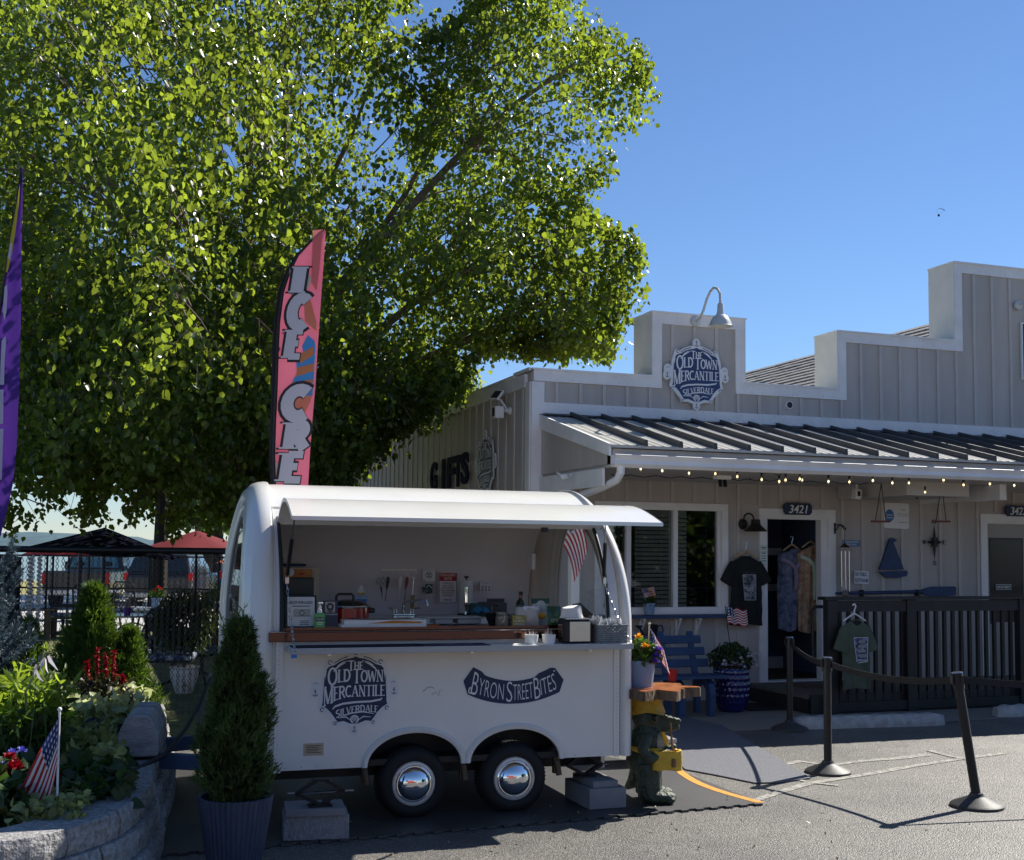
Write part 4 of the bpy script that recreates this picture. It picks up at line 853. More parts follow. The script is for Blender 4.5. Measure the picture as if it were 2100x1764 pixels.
g_ = np.random.default_rng(4); pts = [(x, y, z) for x, y, z in zip(g_.uniform(-.28, .24, 26), g_.uniform(-.26, -.14, 26), g_.uniform(.5, .66, 26))]; bloom('petunia', pts, .032, M('petunia_white', (.72, .70, .74), .6, trans=.3), t, 8)
s, z = bl(1500, 1330, .9); L0 = Vector(p)+Vector((0, .05, 0)); t = thing('small_flag', 'American flag on a thin stick in the cobalt planter', 'flag', L0, BA); part('pole', MB().tube([(.02, 0, .6), (-.035, 0, .93), (-.065, -.0, 1.19)], .005, 6), BLACK, t)
flagcloth(t, lambda u, v: (-.058+.26*u+.02*v, -.02*math.sin(u*9)-.01, 1.175-.19*v-.03*u+.012*math.sin(u*14)), 16, (3, 3))
# wheel stops
CONC = M('rough_concrete', (.30, .29, .28), .9, sc=10, alt=(.46, .45, .43), bump=.8, bsc=40, bdist=.012)
def wheelstop(a, b, lab):
    a, b = Vector(a), Vector(b); L_ = (b-a).length; m = MB()
    def f(u, v):
        pr = [(-.085, 0), (-.085, .06), (-.05, .12), (.05, .12), (.085, .06), (.085, 0)]; y, z = pr[min(5, int(v*5+.001))]; e = min(1, min(u, 1-u)*14); e = .55+.45*e
        return (L_*u, y*e+.004*math.sin(u*37+v*9), z*(.75+.25*e)+(.006*math.sin(u*53+v*5) if z else 0))
    m.grid(f, 40, 5); n = len(m.v); m.f.append([j*41 for j in range(6)][::-1]); m.f.append([j*41+40 for j in range(6)]); m.m += [0, 0]; m.sm += [False, False]
    return solo('wheel_stop', m, CONC, lab, 'wheel stop', a, math.atan2((b-a).y, (b-a).x), 'concrete wheel stops before the ramp')
a, b = G(1628, 1497), G(1938, 1488); wheelstop(a+Vector((0, .08, 0)), b+Vector((0, .08, 0)), 'long worn concrete wheel stop behind the middle rope post')
a = G(2047, 1472); wheelstop(a+Vector((0, .08, 0)), a+Vector((1.7, .68, 0)), 'worn concrete wheel stop cut off at the right edge of the photo')
# rope posts
POSTM = M('black_post_paint', (.012, .012, .013), .42); BASEM = M('rubber_base', (.035, .034, .033), .55, bump=.3, bsc=200, spec=.5)
BELT = M('black_webbing', (.010, .010, .012), .7)
def stanchion(p, top, lab):
    t = thing('stanchion', lab, 'stanchion', p, 0, 'black belt barrier posts on the lot'); d = Vector(top)-Vector(p); d = Vector((d.x, d.y, d.z))
    part('base', MB().lathe([(0, 0), (.185, 0), (.185, .018), (.17, .03), (.06, .075), (.05, .085), (.045, .10), (0, .10)], n=32), BASEM, t)
    part('pole', MB().tube([Vector((0, 0, .07)), d*.96], .033, 16), POSTM, t)
    part('belt_head', MB().tube([d*.88, d*.97, d], .041, 16), BLACK, t); part('cap', MB().tube([d*1.0, d*1.006], [.043, .04], 16), STEEL, t)
    for k in range(4): part('belt_clip', MB().box(-.012, .012, -.056, -.042, -.045, .02).xf(Matrix.Translation(d*.965) @ Matrix.Rotation(k*PI/2+.4, 4, 'Z')), BLACK, t)
    return t, Vector(p)+d*.95
p1, p2, p3 = G(1620, 1497), G(1698, 1585), G(2003, 1655); Hs = .94
d3 = AT(1962, 1380, p3.y+.02)
SA, ta = stanchion(p1, p1+Vector((-.0, 0, Hs)), 'black stanchion farthest back, standing beside the wheel stop')
SB, tb = stanchion(p2, p2+Vector((0, 0, Hs)), 'upright middle black stanchion with worn grey base in sunlight')
SCc, tc_ = stanchion(p3, Vector((d3.x, d3.y, d3.z)), 'nearest black stanchion leaning to the left, in sunlight')
def belt(a, b, sag, par):
    m = MB(); n = 14; vs = []
    for i in range(n+1):
        u = i/n; p = a.lerp(b, u)-Vector((0, 0, sag*4*u*(1-u)))-par.location
        vs += [p+Vector((0, 0, .025)), p-Vector((0, 0, .025))]
    m.add(vs, [(2*i, 2*i+1, 2*i+3, 2*i+2) for i in range(n)]); o = part('belt', m, BELT, par); s_ = o.modifiers.new('thick', 'SOLIDIFY'); s_.thickness = .003
belt(ta, tb, .05, SA); belt(tb, tc_, .06, SB); belt(tc_, Vector((5.6, 9.2, .86)), .05, SCc)
# rubber mat with yellow edge under the trailer, and blue carpet
ma, mb2, mc = G(1560, 1651), G(1390, 1583), G(790, 1717); fx = (ma-mc).normalized(); fy = Vector((-fx.y, fx.x, 0))
md = mc-fx*1.75; L_ = (ma-md).length; poly = []; n = int(L_/.06)  # mat run on leftwards to darken asphalt that lies in shade
for i in range(n):
    o_ = .0 if i % 2 else -.028; poly += [md+fx*(L_*i/n)+fy*o_, md+fx*(L_*(i+1)/n)+fy*o_]
poly += [ma, mb2, mb2+fy*1.2-fx*.4, md+fy*3.2]
m = MB().slab([(p.x, p.y) for p in poly], .004, .016); t = thing('trailer_mat', 'grey rubber jigsaw mat with yellow edge strip spread under the trailer', 'mat'); part('mat_sheet', m, M('worn_rubber', (.03, .03, .03), .5, var=.35, sc=1.6, bump=.6, bsc=130, spec=.9), t)
e = (mb2-ma).normalized(); q = Vector((e.y, -e.x, 0))*.035
def crv(u): return ma.lerp(mb2, u)+Vector((e.y, -e.x, 0))*(-.10*math.sin(PI*u))
vs = []
for i in range(13):
    u = i/12; vs += [crv(u)+q+Vector((0, 0, .0185)), crv(u)-q+Vector((0, 0, .0185))]
part('edge_strip', MB().add(vs, [(2*i, 2*i+2, 2*i+3, 2*i+1) for i in range(12)]), M('orange_yellow_rubber', (.62, .27, .035), .7, var=.12, sc=20, bump=.3, bsc=100), t)
cp = [G(*a) for a in ((1405, 1580), (1470, 1592), (1548, 1608), (1600, 1607), (1663, 1598), (1480, 1489), (1395, 1470), (1320, 1500))]
solo('carpet_runner', MB().slab([(p.x, p.y) for p in cp], .005, .012), M('blue_grey_carpet', (.075, .08, .10), .7, sc=60, alt=(.15, .155, .175), bump=.8, bsc=120), 'blue grey outdoor carpet leading from the trailer to the store', 'carpet')
# ================================================================ crocodile figure and slab table
SP = G(1338, 1646); SP.z = .016
t = thing('crocodile_statue', 'green crocodile garden figure in yellow hat holding a stick and yellow tub', 'statue', SP, 0)
def union(m, vox, lap=6):
    o = m; r = o.modifiers.new('remesh', 'REMESH'); r.mode = 'VOXEL'; r.voxel_size = vox; r.use_smooth_shade = True
    s_ = o.modifiers.new('smooth', 'SMOOTH'); s_.factor = .5; s_.iterations = lap; return o
m = MB().ball((-.05, 0, .40), .135, .125, .17).ball((-.05, 0, .29), .145, .13, .12)
m.ball((-.055, 0, .585), .105, .10, .095).tube([(-.01, 0, .57), (.08, -.0, .555), (.17, -.02, .545)], [.062, .045, .028], 10).tube([(0, 0, .53), (.10, -.01, .515), (.19, -.03, .53)], [.05, .035, .02], 10)
for k in range(6):
    for sg in (-1, 1): m.ball((.035+.03*k, sg*.03-.01, .61-.008*k), .017)
m.ball((-.01, -.085, .60), .042).ball((-.015, .065, .605), .035).ball((.17, -.02, .575), .018)
for sg in (-1, 1):
    m.tube([(-.05, sg*.11, .47), (-.085, sg*.165, .39), (-.04, sg*.175, .325), (.06, sg*.10-.05, .35), (.12, -.07, .375)], [.048, .046, .046, .036, .034], 10)
    for f in range(3): m.tube([(.12, -.05+sg*.01, .365+.02*f), (.155, -.06, .365+.018*f), (.15, -.085, .36+.018*f)], [.014, .013, .011], 7)
    m.tube([(-.04, sg*.055, .27), (-.03, sg*.07, .15), (-.03, sg*.075, .04)], [.10, .092, .085], 12)
    m.ball((.035, sg*.08-.02, .045), .13, .075, .05)
    for f in range(4): m.ball((.125-.01*abs(f-1.5), sg*.085-.065+.033*f, .028), .035, .017, .024)
m.tube([(-.08, .06, .2), (-.12, .16, .1), (-.16, .26, .04)], [.08, .05, .02], 10)
SK = M('crocodile_skin', (.026, .036, .024), .5, sc=40, alt=(.065, .08, .05), bump=1.0, bsc=30, bdist=.02)
b = part('body', m, SK, t); union(b, .007, 2)
part('eye', MB().ball((.0, -.12, .604), .024), M('dark_glass_eye', (.01, .008, .006), .05), t); part('eye', MB().ball((-.012, .097, .607), .014), M('dark_glass_eye', (.01, .008, .006), .05), t)
h = MB()
def hat(a, b):
    th = 2*PI*a; pr = [(.0, .66), (.03, .665), (.095, .64), (.12, .625), (.105, .66), (.10, .70), (.10, .73), (.0, .735)]
    k = b*(len(pr)-1); i = min(int(k), len(pr)-2); f = k-i; r = pr[i][0]*(1-f)+pr[i+1][0]*f; z = pr[i][1]*(1-f)+pr[i+1][1]*f
    return (-.045+r*1.15*math.cos(th)+.006*math.sin(5*th+z*60), r*math.sin(th), z+.012*math.sin(3*th)*(1 if r > .1 else 0))
part('hat', h.grid(hat, 40, 28, True), M('yellow_hat_paint', (.50, .29, .025), .55, var=.2, sc=10, bump=.5, bsc=30, bdist=.01), t)
tb_ = MB().tube([(-.18, 0, .385), (-.12, -.115, .375), (.0, -.13, .37), (.06, -.125, .37)], .02, 8)
part('strap', tb_, YELLOW, t); part('pale_chest', MB().ball((.035, -.02, .40), .075, .09, .10), M('pale_tan_paint', (.34, .30, .22), .7, var=.25, sc=20, bump=.6, bsc=40), t)
tub = MB()
def tubf(a, b):
    th = 2*PI*a; ex = lambda c: math.copysign(abs(c)**.5, c); pr = [(.0, 0), (1, 0), (1.02, .5), (1, 1), (.8, 1), (.75, .45), (0, .45)]; k = b*6; i = min(int(k), 5); f = k-i
    r = pr[i][0]*(1-f)+pr[i+1][0]*f; z = pr[i][1]*(1-f)+pr[i+1][1]*f; return (.085+.105*r*ex(math.cos(th)), -.14+.06*r*ex(math.sin(th)), .245+.135*z+.004*math.sin(7*th))
part('tub', tub.grid(tubf, 32, 24, True), M('worn_yellow', (.58, .34, .03), .55, sc=9, alt=(.78, .50, .06), bump=.6, bsc=25, bdist=.015), t)
part('vest_edge', MB().tube([(.06, -.09, .50), (.085, -.075, .44), (.09, -.06, .36)], [.012, .02, .012], 8), YELLOW, t)
part('stick', MB().tube([(.125, -.115, .28), (.128, -.10, .40), (.118, -.085, .56)], [.008, .009, .006], 8).lathe([(0, -.03), (.016, -.025), (.016, .02), (.008, .03), (0, .03)], (.125, -.21, .30), 10), M('brushed_wood', (.22, .12, .05), .6), t)
# live edge slab table top, resting on the figure
t = thing('slab_table_top', 'glossy orange live edge log slab with star shaped rim on the crocodile figure', 'table top', (SP.x-.03, SP.y, SP.z+.735), 0)
g_ = np.random.default_rng(12); rad = []
for k in range(72):
    a = 2*PI*k/72; lobes = .30+.05*math.cos(7*a+.5)+.035*math.cos(11*a)+.01*g_.normal(); rad.append((lobes*math.cos(a), lobes*math.sin(a)*.95))
part('bark_edge', MB().slab(rad, .01, .075), M('tree_bark', (.07, .045, .03), .9, sc=20, alt=(.26, .18, .11), bump=1, bsc=40, stretch=(1, 1, .35), bdist=.02), t)
part('varnished_face', MB().slab([(x*.985, y*.985) for x, y in rad], .0755, .079), M('varnished_wood', (.20, .06, .018), .3, sc=9, alt=(.48, .17, .05), spec=.25, coat=.15), t)
L0 = Vector((SP.x-.09, SP.y-.03, SP.z+.735+.0795))
t = thing('flower_pot', 'pale blue bucket pot of yellow marigolds and purple petunias on the log slab', 'flower pot', L0, 0); pot(t, .085, .105, .19, BLUEPOT)
leaves('foliage', cloud(420, (0, 0, .23), .14, .13, .13, 7, -.3), .05, GREEN1, t, 4); bloom('marigold', [(-.02, -.06, .35), (-.1, -.03, .31), (.02, -.1, .29), (-.12, 0, .37)], .04, MARI, t, 5); bloom('petunia', [(.10, -.08, .22), (.12, -.07, .26), (.09, -.1, .18)], .045, PURP, t, 6)
t = thing('small_flag', 'small American flag drooping from a wooden stick in the marigold bucket', 'flag', L0, 0); part('pole', MB().tube([(.05, 0, .12), (.06, -.02, .44)], .006, 6).ball((.06, -.02, .45), .01), M('pale_stick', (.5, .42, .3), .6), t)
flagcloth(t, lambda u, v: (.06+.10*u+.05*v+.0*u, -.03-.02*math.sin(u*9+v), .43-.19*v-.16*u+.0*v), 14, (4, 4))
# ================================================================ food trailer
GEL = M('white_gelcoat', (.78, .76, .715), .25, var=.035, sc=2.5, spec=.5, coat=.4, bump=.12, bsc=1.6, bdist=.05, stretch=(1, 1, .6))
GELIN = M('interior_panel', (.78, .78, .81), .45, var=.03, sc=3)
COPPER = M('copper_sheet', (.155, .082, .07), .10, 1., bump=.10, bsc=1.6, bdist=.05)
RUBBER = M('tyre_rubber', (.012, .012, .012), .7, bump=.2, bsc=80); SEAL = M('black_seal', (.012, .014, .014), .5)
TONGUE = M('blue_grey_steel', (.07, .11, .19), .45)
tr = thing('food_trailer', 'white rounded food trailer with raised awning hatch and open serving window', 'food trailer', TF.o, TA)
ZB, ZS, AP = .365, 1.25, 2.265; U0, U1 = -1.266, 1.141; DV = 2.0
def prof(n=56, d=0., bot=ZB):
    """cross section from front bottom over the roof to rear bottom, inset by d"""
    a, b = 1-d, (AP-ZS)-.5*d; pts = [(d, bot+(ZS-bot)*k/8) for k in range(8)]
    pts += [(1-a*math.cos(PI*k/n), ZS+b*math.sin(PI*k/n)) for k in range(n+1)]; return pts+[(2-d, ZS-(ZS-bot)*k/8) for k in range(1, 9)]
def lean(z, k): t = max(0, (z-ZS)/1.0); return k*t*t
PR = prof(); N = len(PR)
iv = next(i for i, p in enumerate(PR) if p[0] > .33)            # hinge index
roof = MB(); seg = PR[iv:]; seg2 = prof(d=.03)[iv:]
def sheet(m, a, b, u0, u1):
    k = len(a); m.smooth = True
    vs = [(u0, v, z) for v, z in a]+[(u1, v, z) for v, z in a]; m.add(vs, [(i, k+i, k+i+1, i+1) for i in range(k-1)])
    vs = [(u0, v, z) for v, z in b]+[(u1, v, z) for v, z in b]; m.add(vs, [(i, i+1, k+i+1, k+i) for i in range(k-1)]); m.smooth = False
rf = MB(); k = len(seg); rf.smooth = True; rf.add([(u, v, z) for u in (U0, U1-.0) for v, z in seg], [(i, i+1, k+i+1, k+i) for i in range(k-1)]); rf.smooth = False
part('roof_shell', rf, GEL, tr)
ri = MB(); ri.smooth = True; ri.add([(u, v, z) for u in (U0+.01, U1-.01) for v, z in seg2], [(i, k+i, k+i+1, i+1) for i in range(k-1)]); part('inner_lining', ri, GELIN, tr)
part('roof_seam', MB().tube([(U0, seg[2][0]-.0, seg[2][1]+.004), (U1, seg[2][0], seg[2][1]+.004)], .006, 6), GEL, tr)
# front lower panel with the two wheel arches
AC = (-.335, .372); RX, RZ = .352, .245
pan = [(U0, ZB)]
for c in AC: pan += [(c-RX*math.cos(PI*k/20), ZB+RZ*math.sin(PI*k/20)) for k in range(21)]
pan += [(U1, ZB), (U1, 1.22), (U0, 1.22)]
pp = MB().prism(pan, 0, .03); part('front_panel', pp, GEL, tr)
for c in AC:
    f = MB(); n = 24; vs = []
    for k in range(n+1):
        a = PI*k/n
        for dr, y in ((-.032, .0), (-.03, -.022), (-.008, -.030), (.004, -.018), (.008, 0)): vs.append((c-(RX+dr)*math.cos(a), y, ZB+(RZ+dr)*math.sin(a)))
    f.smooth = True; f.add(vs, [(i*5+j, (i+1)*5+j, (i+1)*5+j+1, i*5+j+1) for i in range(n) for j in range(4)]); part('wheel_arch', f, GEL, tr)
part('edge_trim', MB().box(U0-.0, U0+.045, -.012, -.001, ZB-.01, 1.2), GEL, tr); part('edge_trim', MB().box(U1-.04, U1, -.012, -.001, ZB-.005, 1.22), GEL, tr)
# end caps
CAPS = [(0, 0), (.014, .006), (.014, .03), (-.014, .05), (-.034, .1), (-.038, .16), (-.03, .22), (-.004, .285), (.06, .325), (.10, .355), (.14, .36), (.18, .352), (.205, .335), (.22, .327), (.25, .327), (.27, .338), (.31, .342), (.34, .335), (.36, .325), (.40, .325), (.42, .335), (.45, .335), (.46, .325), (.47, .31)]
def cap(sg, Ue, bul, lk, nm):
    m = MB(); rows = []
    for d, o in CAPS:
        row = []
        for v, z in prof(d=d): row.append((Ue+sg*(o*bul-lean(z, lk)*(1 if o > .0 else .0)*min(1, o/.12)), v, z))
        rows.append(row)
    k = len(rows[0]); vs = [p for r in rows for p in r]
    fs = [(j*k+i, j*k+i+1, (j+1)*k+i+1, (j+1)*k+i) for j in range(len(rows)-1) for i in range(k-1)]
    if sg < 0: fs = [f[::-1] for f in fs]
    m.smooth = True; m.add(vs, fs); o = part(nm, m, GEL, tr)
    last = rows[-1]; zt = 1.16; up = [p for p in last if p[2] > zt+.01]; lo = [p for p in last if p[2] <= zt+.01]
    a, b = up[0], up[-1]; A = (a[0], a[1], zt); B = (b[0], b[1], zt)
    part('end_panel', MB().add([(a[0], a[1], ZB), (b[0], b[1], ZB), B, A], [(0, 1, 2, 3)]), GEL, o)
    part('end_window', MB().add([A]+up+[B], [tuple(range(len(up)+2))]), CLEAR, o)
    part('window_seal', MB().tube([A]+up+[B], .012, 6), M('grey_seal', (.35, .35, .35), .5), o)
    return o
cap(-1, U0, .61, .09, 'left_end_cap'); cap(1, U1, .34, .10, 'right_end_cap')
# opening frame: side jambs follow the arch
OL, OR_ = -1.24, 1.062
for sg, ue, uo in ((-1, U0, OL), (1, U1, OR_)):
    q = PR[8:iv+1]; q = [(0, 1.22)]+[p for p in q if p[1] > 1.22]; q2 = [(v+.03*(1 if z < 1.5 else .8), z-.012*(z > 1.6)) for v, z in q]
    a, b = sorted((ue, uo)); k = len(q); m = MB(); m.smooth = True
    m.add([(u, v, z) for u in (a, b) for v, z in q], [(i, k+i, k+i+1, i+1) for i in range(k-1)]); m.smooth = False
    m.add([(uo, v, z) for v, z in q]+[(uo, v+.06, z-.0) for v, z in q], [(i, i+1, k+i+1, k+i) if sg < 0 else (i, k+i, k+i+1, i+1) for i in range(k-1)])
    part('opening_jamb', m, GEL, tr); part('hatch_seal', MB().tube([(uo+sg*-.005, v-.008, z) for v, z in q], .013, 8), SEAL, tr)
# underbody, floor, rear and inner counters
part('floor_frame', MB().box(U0+.02, U1-.02, .04, DV-.03, ZB+.0, ZB+.04), SEAL, tr)
part('chassis_rail', MB().box(-1.5, 1.1, .22, .28, .27, .36).box(-1.5, 1.1, DV-.28, DV-.22, .27, .36), SEAL, tr); part('axle', MB().box(-.36, -.30, .1, DV-.1, .2, .27).box(.34, .40, .1, DV-.1, .2, .27), SEAL, tr)
part('wheel_well', MB().box(-.7, .74, .26, .29, .3, .75), SEAL, tr)
for x in (-.66, .02, .70): part('spring_shackle', MB().box(x-.02, x+.02, .06, .1, .25, .36).tube([(x, .06, .34), (x+.015, .05, .24)], .022, 8), M('rusty_steel', (.12, .09, .06), .6, .5), tr)
CT = M('inner_counter', (.16, .12, .10), .35, var=.2, sc=4, spec=.5)
part('front_counter', MB().box(OL, OR_, .03, .48, 1.24, 1.268), CT, tr)
part('back_counter', MB().box(OL+.02, OR_, 1.40, 1.86, 1.235, 1.262), STEEL, tr)
part('counter_front', MB().box(OL, OR_, 1.385, 1.399, .4, 1.26), GELIN, tr)
CU1 = tl(1192, 1300, -.04)[0]; CU0 = tl(552, 1302, -.04)[0]
part('counter_lip', MB().box(CU0, CU1, -.045, -.001, 1.195, 1.255), COPPER, tr, bevel=.004); part('highlight_bead', MB().tube([(CU0, -.046, 1.2575), (CU1, -.046, 1.2575)], .0035, 6), STEEL, tr); part('counter_edge', MB().box(OL+.01, CU1, .0, .03, 1.2555, 1.281), COPPER, tr)  # thin bright bead added along the lip to stand in for its highlight
# serving shelf
SV = -.26; SL, zl = tl(598, 1325, SV); SR, zr = tl(1300, 1316, SV); SZ = 1.165
shf = part('serving_shelf', MB().box(SL, SR, SV, -.013, SZ-.035, SZ), M('grey_laminate', (.42, .42, .41), .5), tr, bevel=.003)
part('shelf_top', MB().box(SL+.004, SR-.004, SV+.004, -.047, SZ+.0005, SZ+.003), OFFW, shf)
for u in (SL+.25, 0, SR-.3): part('shelf_bracket', MB().box(u-.012, u+.012, -.2, -.0125, SZ-.05, SZ-.0355), STEEL, shf)
part('tape', MB().box(SL+.0, SL+.035, SV-.002, SV+.02, SZ-.055, SZ-.0355), M('blue_tape', (.03, .22, .6), .5), shf)
# awning hatch
E0, EZ = tl(599, 1062, -.85); E1, _ = tl(1359, 1072, -.85); hv, hz = PR[iv-1]
def awf(a, b, off=0.):
    v = hv+(-.85-hv)*b; z = hz+.01+(EZ-hz)*b+.135*math.sin(PI*min(1, b**.85)); u0 = OL+(E0-OL)*b; u1 = OR_+.05+(E1-OR_-.05)*b
    return (u0+(u1-u0)*a, v, z-off)
m = MB().grid(lambda a, b: awf(a, b), 12, 20); aw = part('awning', m, GEL, tr)
m = MB().grid(lambda a, b: awf(1-a, b, .018), 12, 20); part('awning_lining', m, GELIN, aw)
AL = M('aluminium_edge', (.62, .63, .65), .28, .9)
def edge(fn, n):
    vs = []
    for i in range(n+1): p = fn(i/n); vs += [(p[0], p[1], p[2]+.003), (p[0], p[1], p[2]-.022)]
    return MB().add(vs, [(2*i, 2*i+2, 2*i+3, 2*i+1) for i in range(n)])
part('front_edge', MB().box(E0, E1, -.858, -.85, EZ-.012, EZ+.012), AL, aw); part('side_edge', edge(lambda q: tuple(Vector(awf(0, q))+Vector((-.002, 0, 0))), 20), AL, aw); part('side_edge', edge(lambda q: tuple(Vector(awf(1, q))+Vector((.002, 0, 0))), 20), AL, aw)
part('latch', MB().box(.28, .31, -.8, -.76, EZ-.06, EZ-.03), BLACK, aw)
part('hinge', MB().tube([(OL-.01, hv, hz+.012), (OR_+.05, hv, hz+.012)], .012, 8), AL, aw)
def strut(u, ub):
    a = Vector((u, -.38, awf(.5, .6)[2]-.04)); b = Vector((ub, .02, 1.60)); c = b.lerp(a, .55)
    s_ = part('gas_strut', MB().tube([b.lerp(a, .06), c], .013, 10), BLACK, tr); part('rod', MB().tube([c, a], .005, 6), STEEL, s_); part('end_fitting', MB().tube([b, b.lerp(a, .06)], .011, 8).box(ub-.012, ub+.012, .0, .03, 1.57, 1.61), STEEL, s_)
strut(OL+.03, OL+.035); strut(OR_-.18, OR_-.03)
lk = MB(); lk.tube([(.007*math.cos(2*PI*k/12), 0, .013*math.sin(2*PI*k/12)+(.008 if math.sin(2*PI*k/12) > 0 else -.008)) for k in range(13)], .0022, 5, False); lkm = lk.mesh('chain_link', STEEL)
def chain(a, b, sag):
    a, b = Vector(a), Vector(b); n = int((b-a).length/.031)+1; root = part('shelf_chain', MB().ball(a, .008, n=8, k=5), STEEL, tr)
    for i in range(n+1):
        u = i/n; p = a.lerp(b, u)-Vector((0, 0, sag*4*u*(1-u))); q = a.lerp(b, min(1, u+.01))-Vector((0, 0, sag*4*min(1, u+.01)*(1-min(1, u+.01)))); d = (q-p) if u < 1 else (b-a)
        e = d.to_track_quat('Z', 'Y'); o = part('chain_link', lkm, None, root); o.matrix_local = Matrix.Translation(p) @ e.to_matrix().to_4x4() @ Matrix.Rotation(PI/2*(i % 2)+.4, 4, 'Z')
chain((OL+.035, .015, 1.58), (SL+.02, SV+.01, SZ+.004), .02); chain((OR_-.03, .015, 1.58), (SR-.012, SV+.01, SZ+.004), .03)
# wheels
for c in AC:
    T_ = MB().lathe([(.135, -.0), (.15, -.012), (.18, -.018), (.205, -.014), (.222, .0), (.236, .02), (.240, .05), (.240, .12), (.236, .15), (.21, .175), (.15, .17)], n=48).xf(Matrix.Translation((c, .02, .24)) @ Matrix.Rotation(-PI/2, 4, 'X'))
    w = part('wheel', T_, RUBBER, tr)
    tread = MB()
    for k in range(60):
        a = 2*PI*k/60; tread.box(-.004, .004, .03, .15, .236, .2435).xf(Matrix.Translation((c, .02, .24)) @ Matrix.Rotation(a, 4, 'Y'), len(tread.v)-8)
    part('tread', tread, RUBBER, w)
    part('rim', MB().lathe([(.118, -.012), (.128, -.022), (.142, -.02), (.15, -.008), (.15, .02), (.12, .03)], n=40).xf(Matrix.Translation((c, .02, .24)) @ Matrix.Rotation(-PI/2, 4, 'X')), M('painted_rim', (.62, .60, .56), .3, .3), w)
    part('hub_cap', MB().lathe([(.0, -.075), (.03, -.073), (.06, -.066), (.085, -.055), (.102, -.04), (.112, -.024), (.118, -.024), (.126, -.018), (.126, -.01)][::-1], n=48).xf(Matrix.Translation((c, .02, .24)) @ Matrix.Rotation(-PI/2, 4, 'X')), CHROME, w)
# tongue
part('drawbar', MB().beam((-1.45, .25, .375), (-2.5, .75, .395), .06, .10), TONGUE, tr, bevel=.006); part('drawbar', MB().beam((-1.45, 1.35, .375), (-2.5, .85, .395), .06, .10), TONGUE, tr, bevel=.006)
part('coupler', MB().box(-2.75, -2.45, .74, .86, .34, .45), SEAL, tr, bevel=.01); part('jockey_wheel', MB().tube([(-2.2, .55, .12), (-2.2, .64, .12)], .11, 20).tube([(-2.2, .6, .12), (-2.2, .6, .62)], .03, 10), SEAL, tr)
# decals and marks on the front panel
lu, lz = tl(728, 1412); dk = thing('emblem_anchor', '', 'x')
bpy.data.objects.remove(dk); dec = link('shop_emblem', None, tr, (lu, -.001, lz)); logo(dec, .262, .0012)
bu, bz = tl(1054, 1419)
def bw(x, z): return (x-(.16*x/.33)*z*1.5/.33*.33, z*(1+.08*abs(x)/.33)+.085*(x/.33)**2)
band = []; top = [bw(-.315+.63*k/20, .075+(.016 if k in (0, 1, 2, 16, 17, 18, 19) else 0)) for k in range(21)]; bot = [bw(-.315+.63*k/20, -.08) for k in range(21)]
rb = [(bot[-1][0]+.03, (bot[-1][1]+top[-1][1])/2)]; lb = [(bot[0][0]-.03, (bot[0][1]+top[0][1])/2)]
ban = link('name_banner', None, tr, (bu, -.001, bz)); o = part('banner_edge', MB().prism([(x*1.02, z*1.0+.006*(1 if i > 21 else -1)) for i, (x, z) in enumerate(bot+rb+top[::-1]+lb)], -.0012, 0), LW, ban); part('banner_field', MB().prism(bot+rb+top[::-1]+lb, -.0024, -.0005), LN, ban)
n = MB()
for st, a, b in (('BYRON', -.30, -.075), ('STREET', -.055, .135), ('BITES', .145, .30)):
    letter(n, st[0], a, a+.042, -.068, .07, -.0036, off=-.01, warp=bw); letter(n, st[1:], a+.047, b, -.055, .05, -.0036, off=-.012, warp=bw)
n.ribbon([bw(-.30+.008*math.cos(k)-.005, -.05+.018*math.sin(k)) for k in np.linspace(0, 5.5, 10)], .008, -.0037); n.ribbon([bw(.305, .055+.001*k) for k in (0, 9)], .01, -.0037)
part('lettering', n, LW, ban)
pu, pz = tl(643, 1537); part('id_plate', MB().box(pu-.065, pu+.065, -.003, 0, pz-.04, pz+.04), M('brass_plate', (.42, .38, .30), .4, .4), tr); n = MB()
for k in range(5): n.box(pu-.05, pu+.05-.02*(k % 2), -.0045, -.0032, pz+.022-.011*k, pz+.026-.011*k)
part('plate_print', n, INK, tr)
su, sz = tl(885, 1418); n = MB(); n.ribbon([(su-.06, sz+.0), (su-.03, sz+.025), (su, sz+.03), (su+.015, sz+.02)], .005, -.0015); n.ribbon([(su+.0, sz-.02), (su+.03, sz-.005), (su+.05, sz-.03), (su+.06, sz+.01)], .004, -.0016); part('scuff_mark', n, M('scuff_grey', (.22, .22, .22), .7), tr)
part('tail_cap', MB().tube([(1.0, 1.5, 2.13), (1.0, 1.52, 2.2)], .008, 6).ball((1.0, 1.52, 2.23), .035), M('dark_blue_ball', (.01, .015, .05), .3), tr)
part('switch_box', MB().box(1.03, 1.06, 1.58, 1.68, tl(1097, 1168, 1.6)[1], tl(1097, 1136, 1.6)[1]), GELIN, tr)
rv = MB()
for k in range(28): rv.ball((U0+.02, -.0135, ZB+.02+.03*k), .0035, .002, .0035, 6, 4); rv.ball((U1-.02, -.0135, ZB+.02+.03*k), .0035, .002, .0035, 6, 4)
for k in range(24): rv.ball((U0+.08+.1*k, -.001, ZB+.018), .004, .002, .004, 6, 4) if min(abs(U0+.08+.1*k-c) for c in AC) > .38 else 0
part('rivets', rv, M('dull_rivet', (.4, .4, .4), .4, .6), tr, kind='stuff')
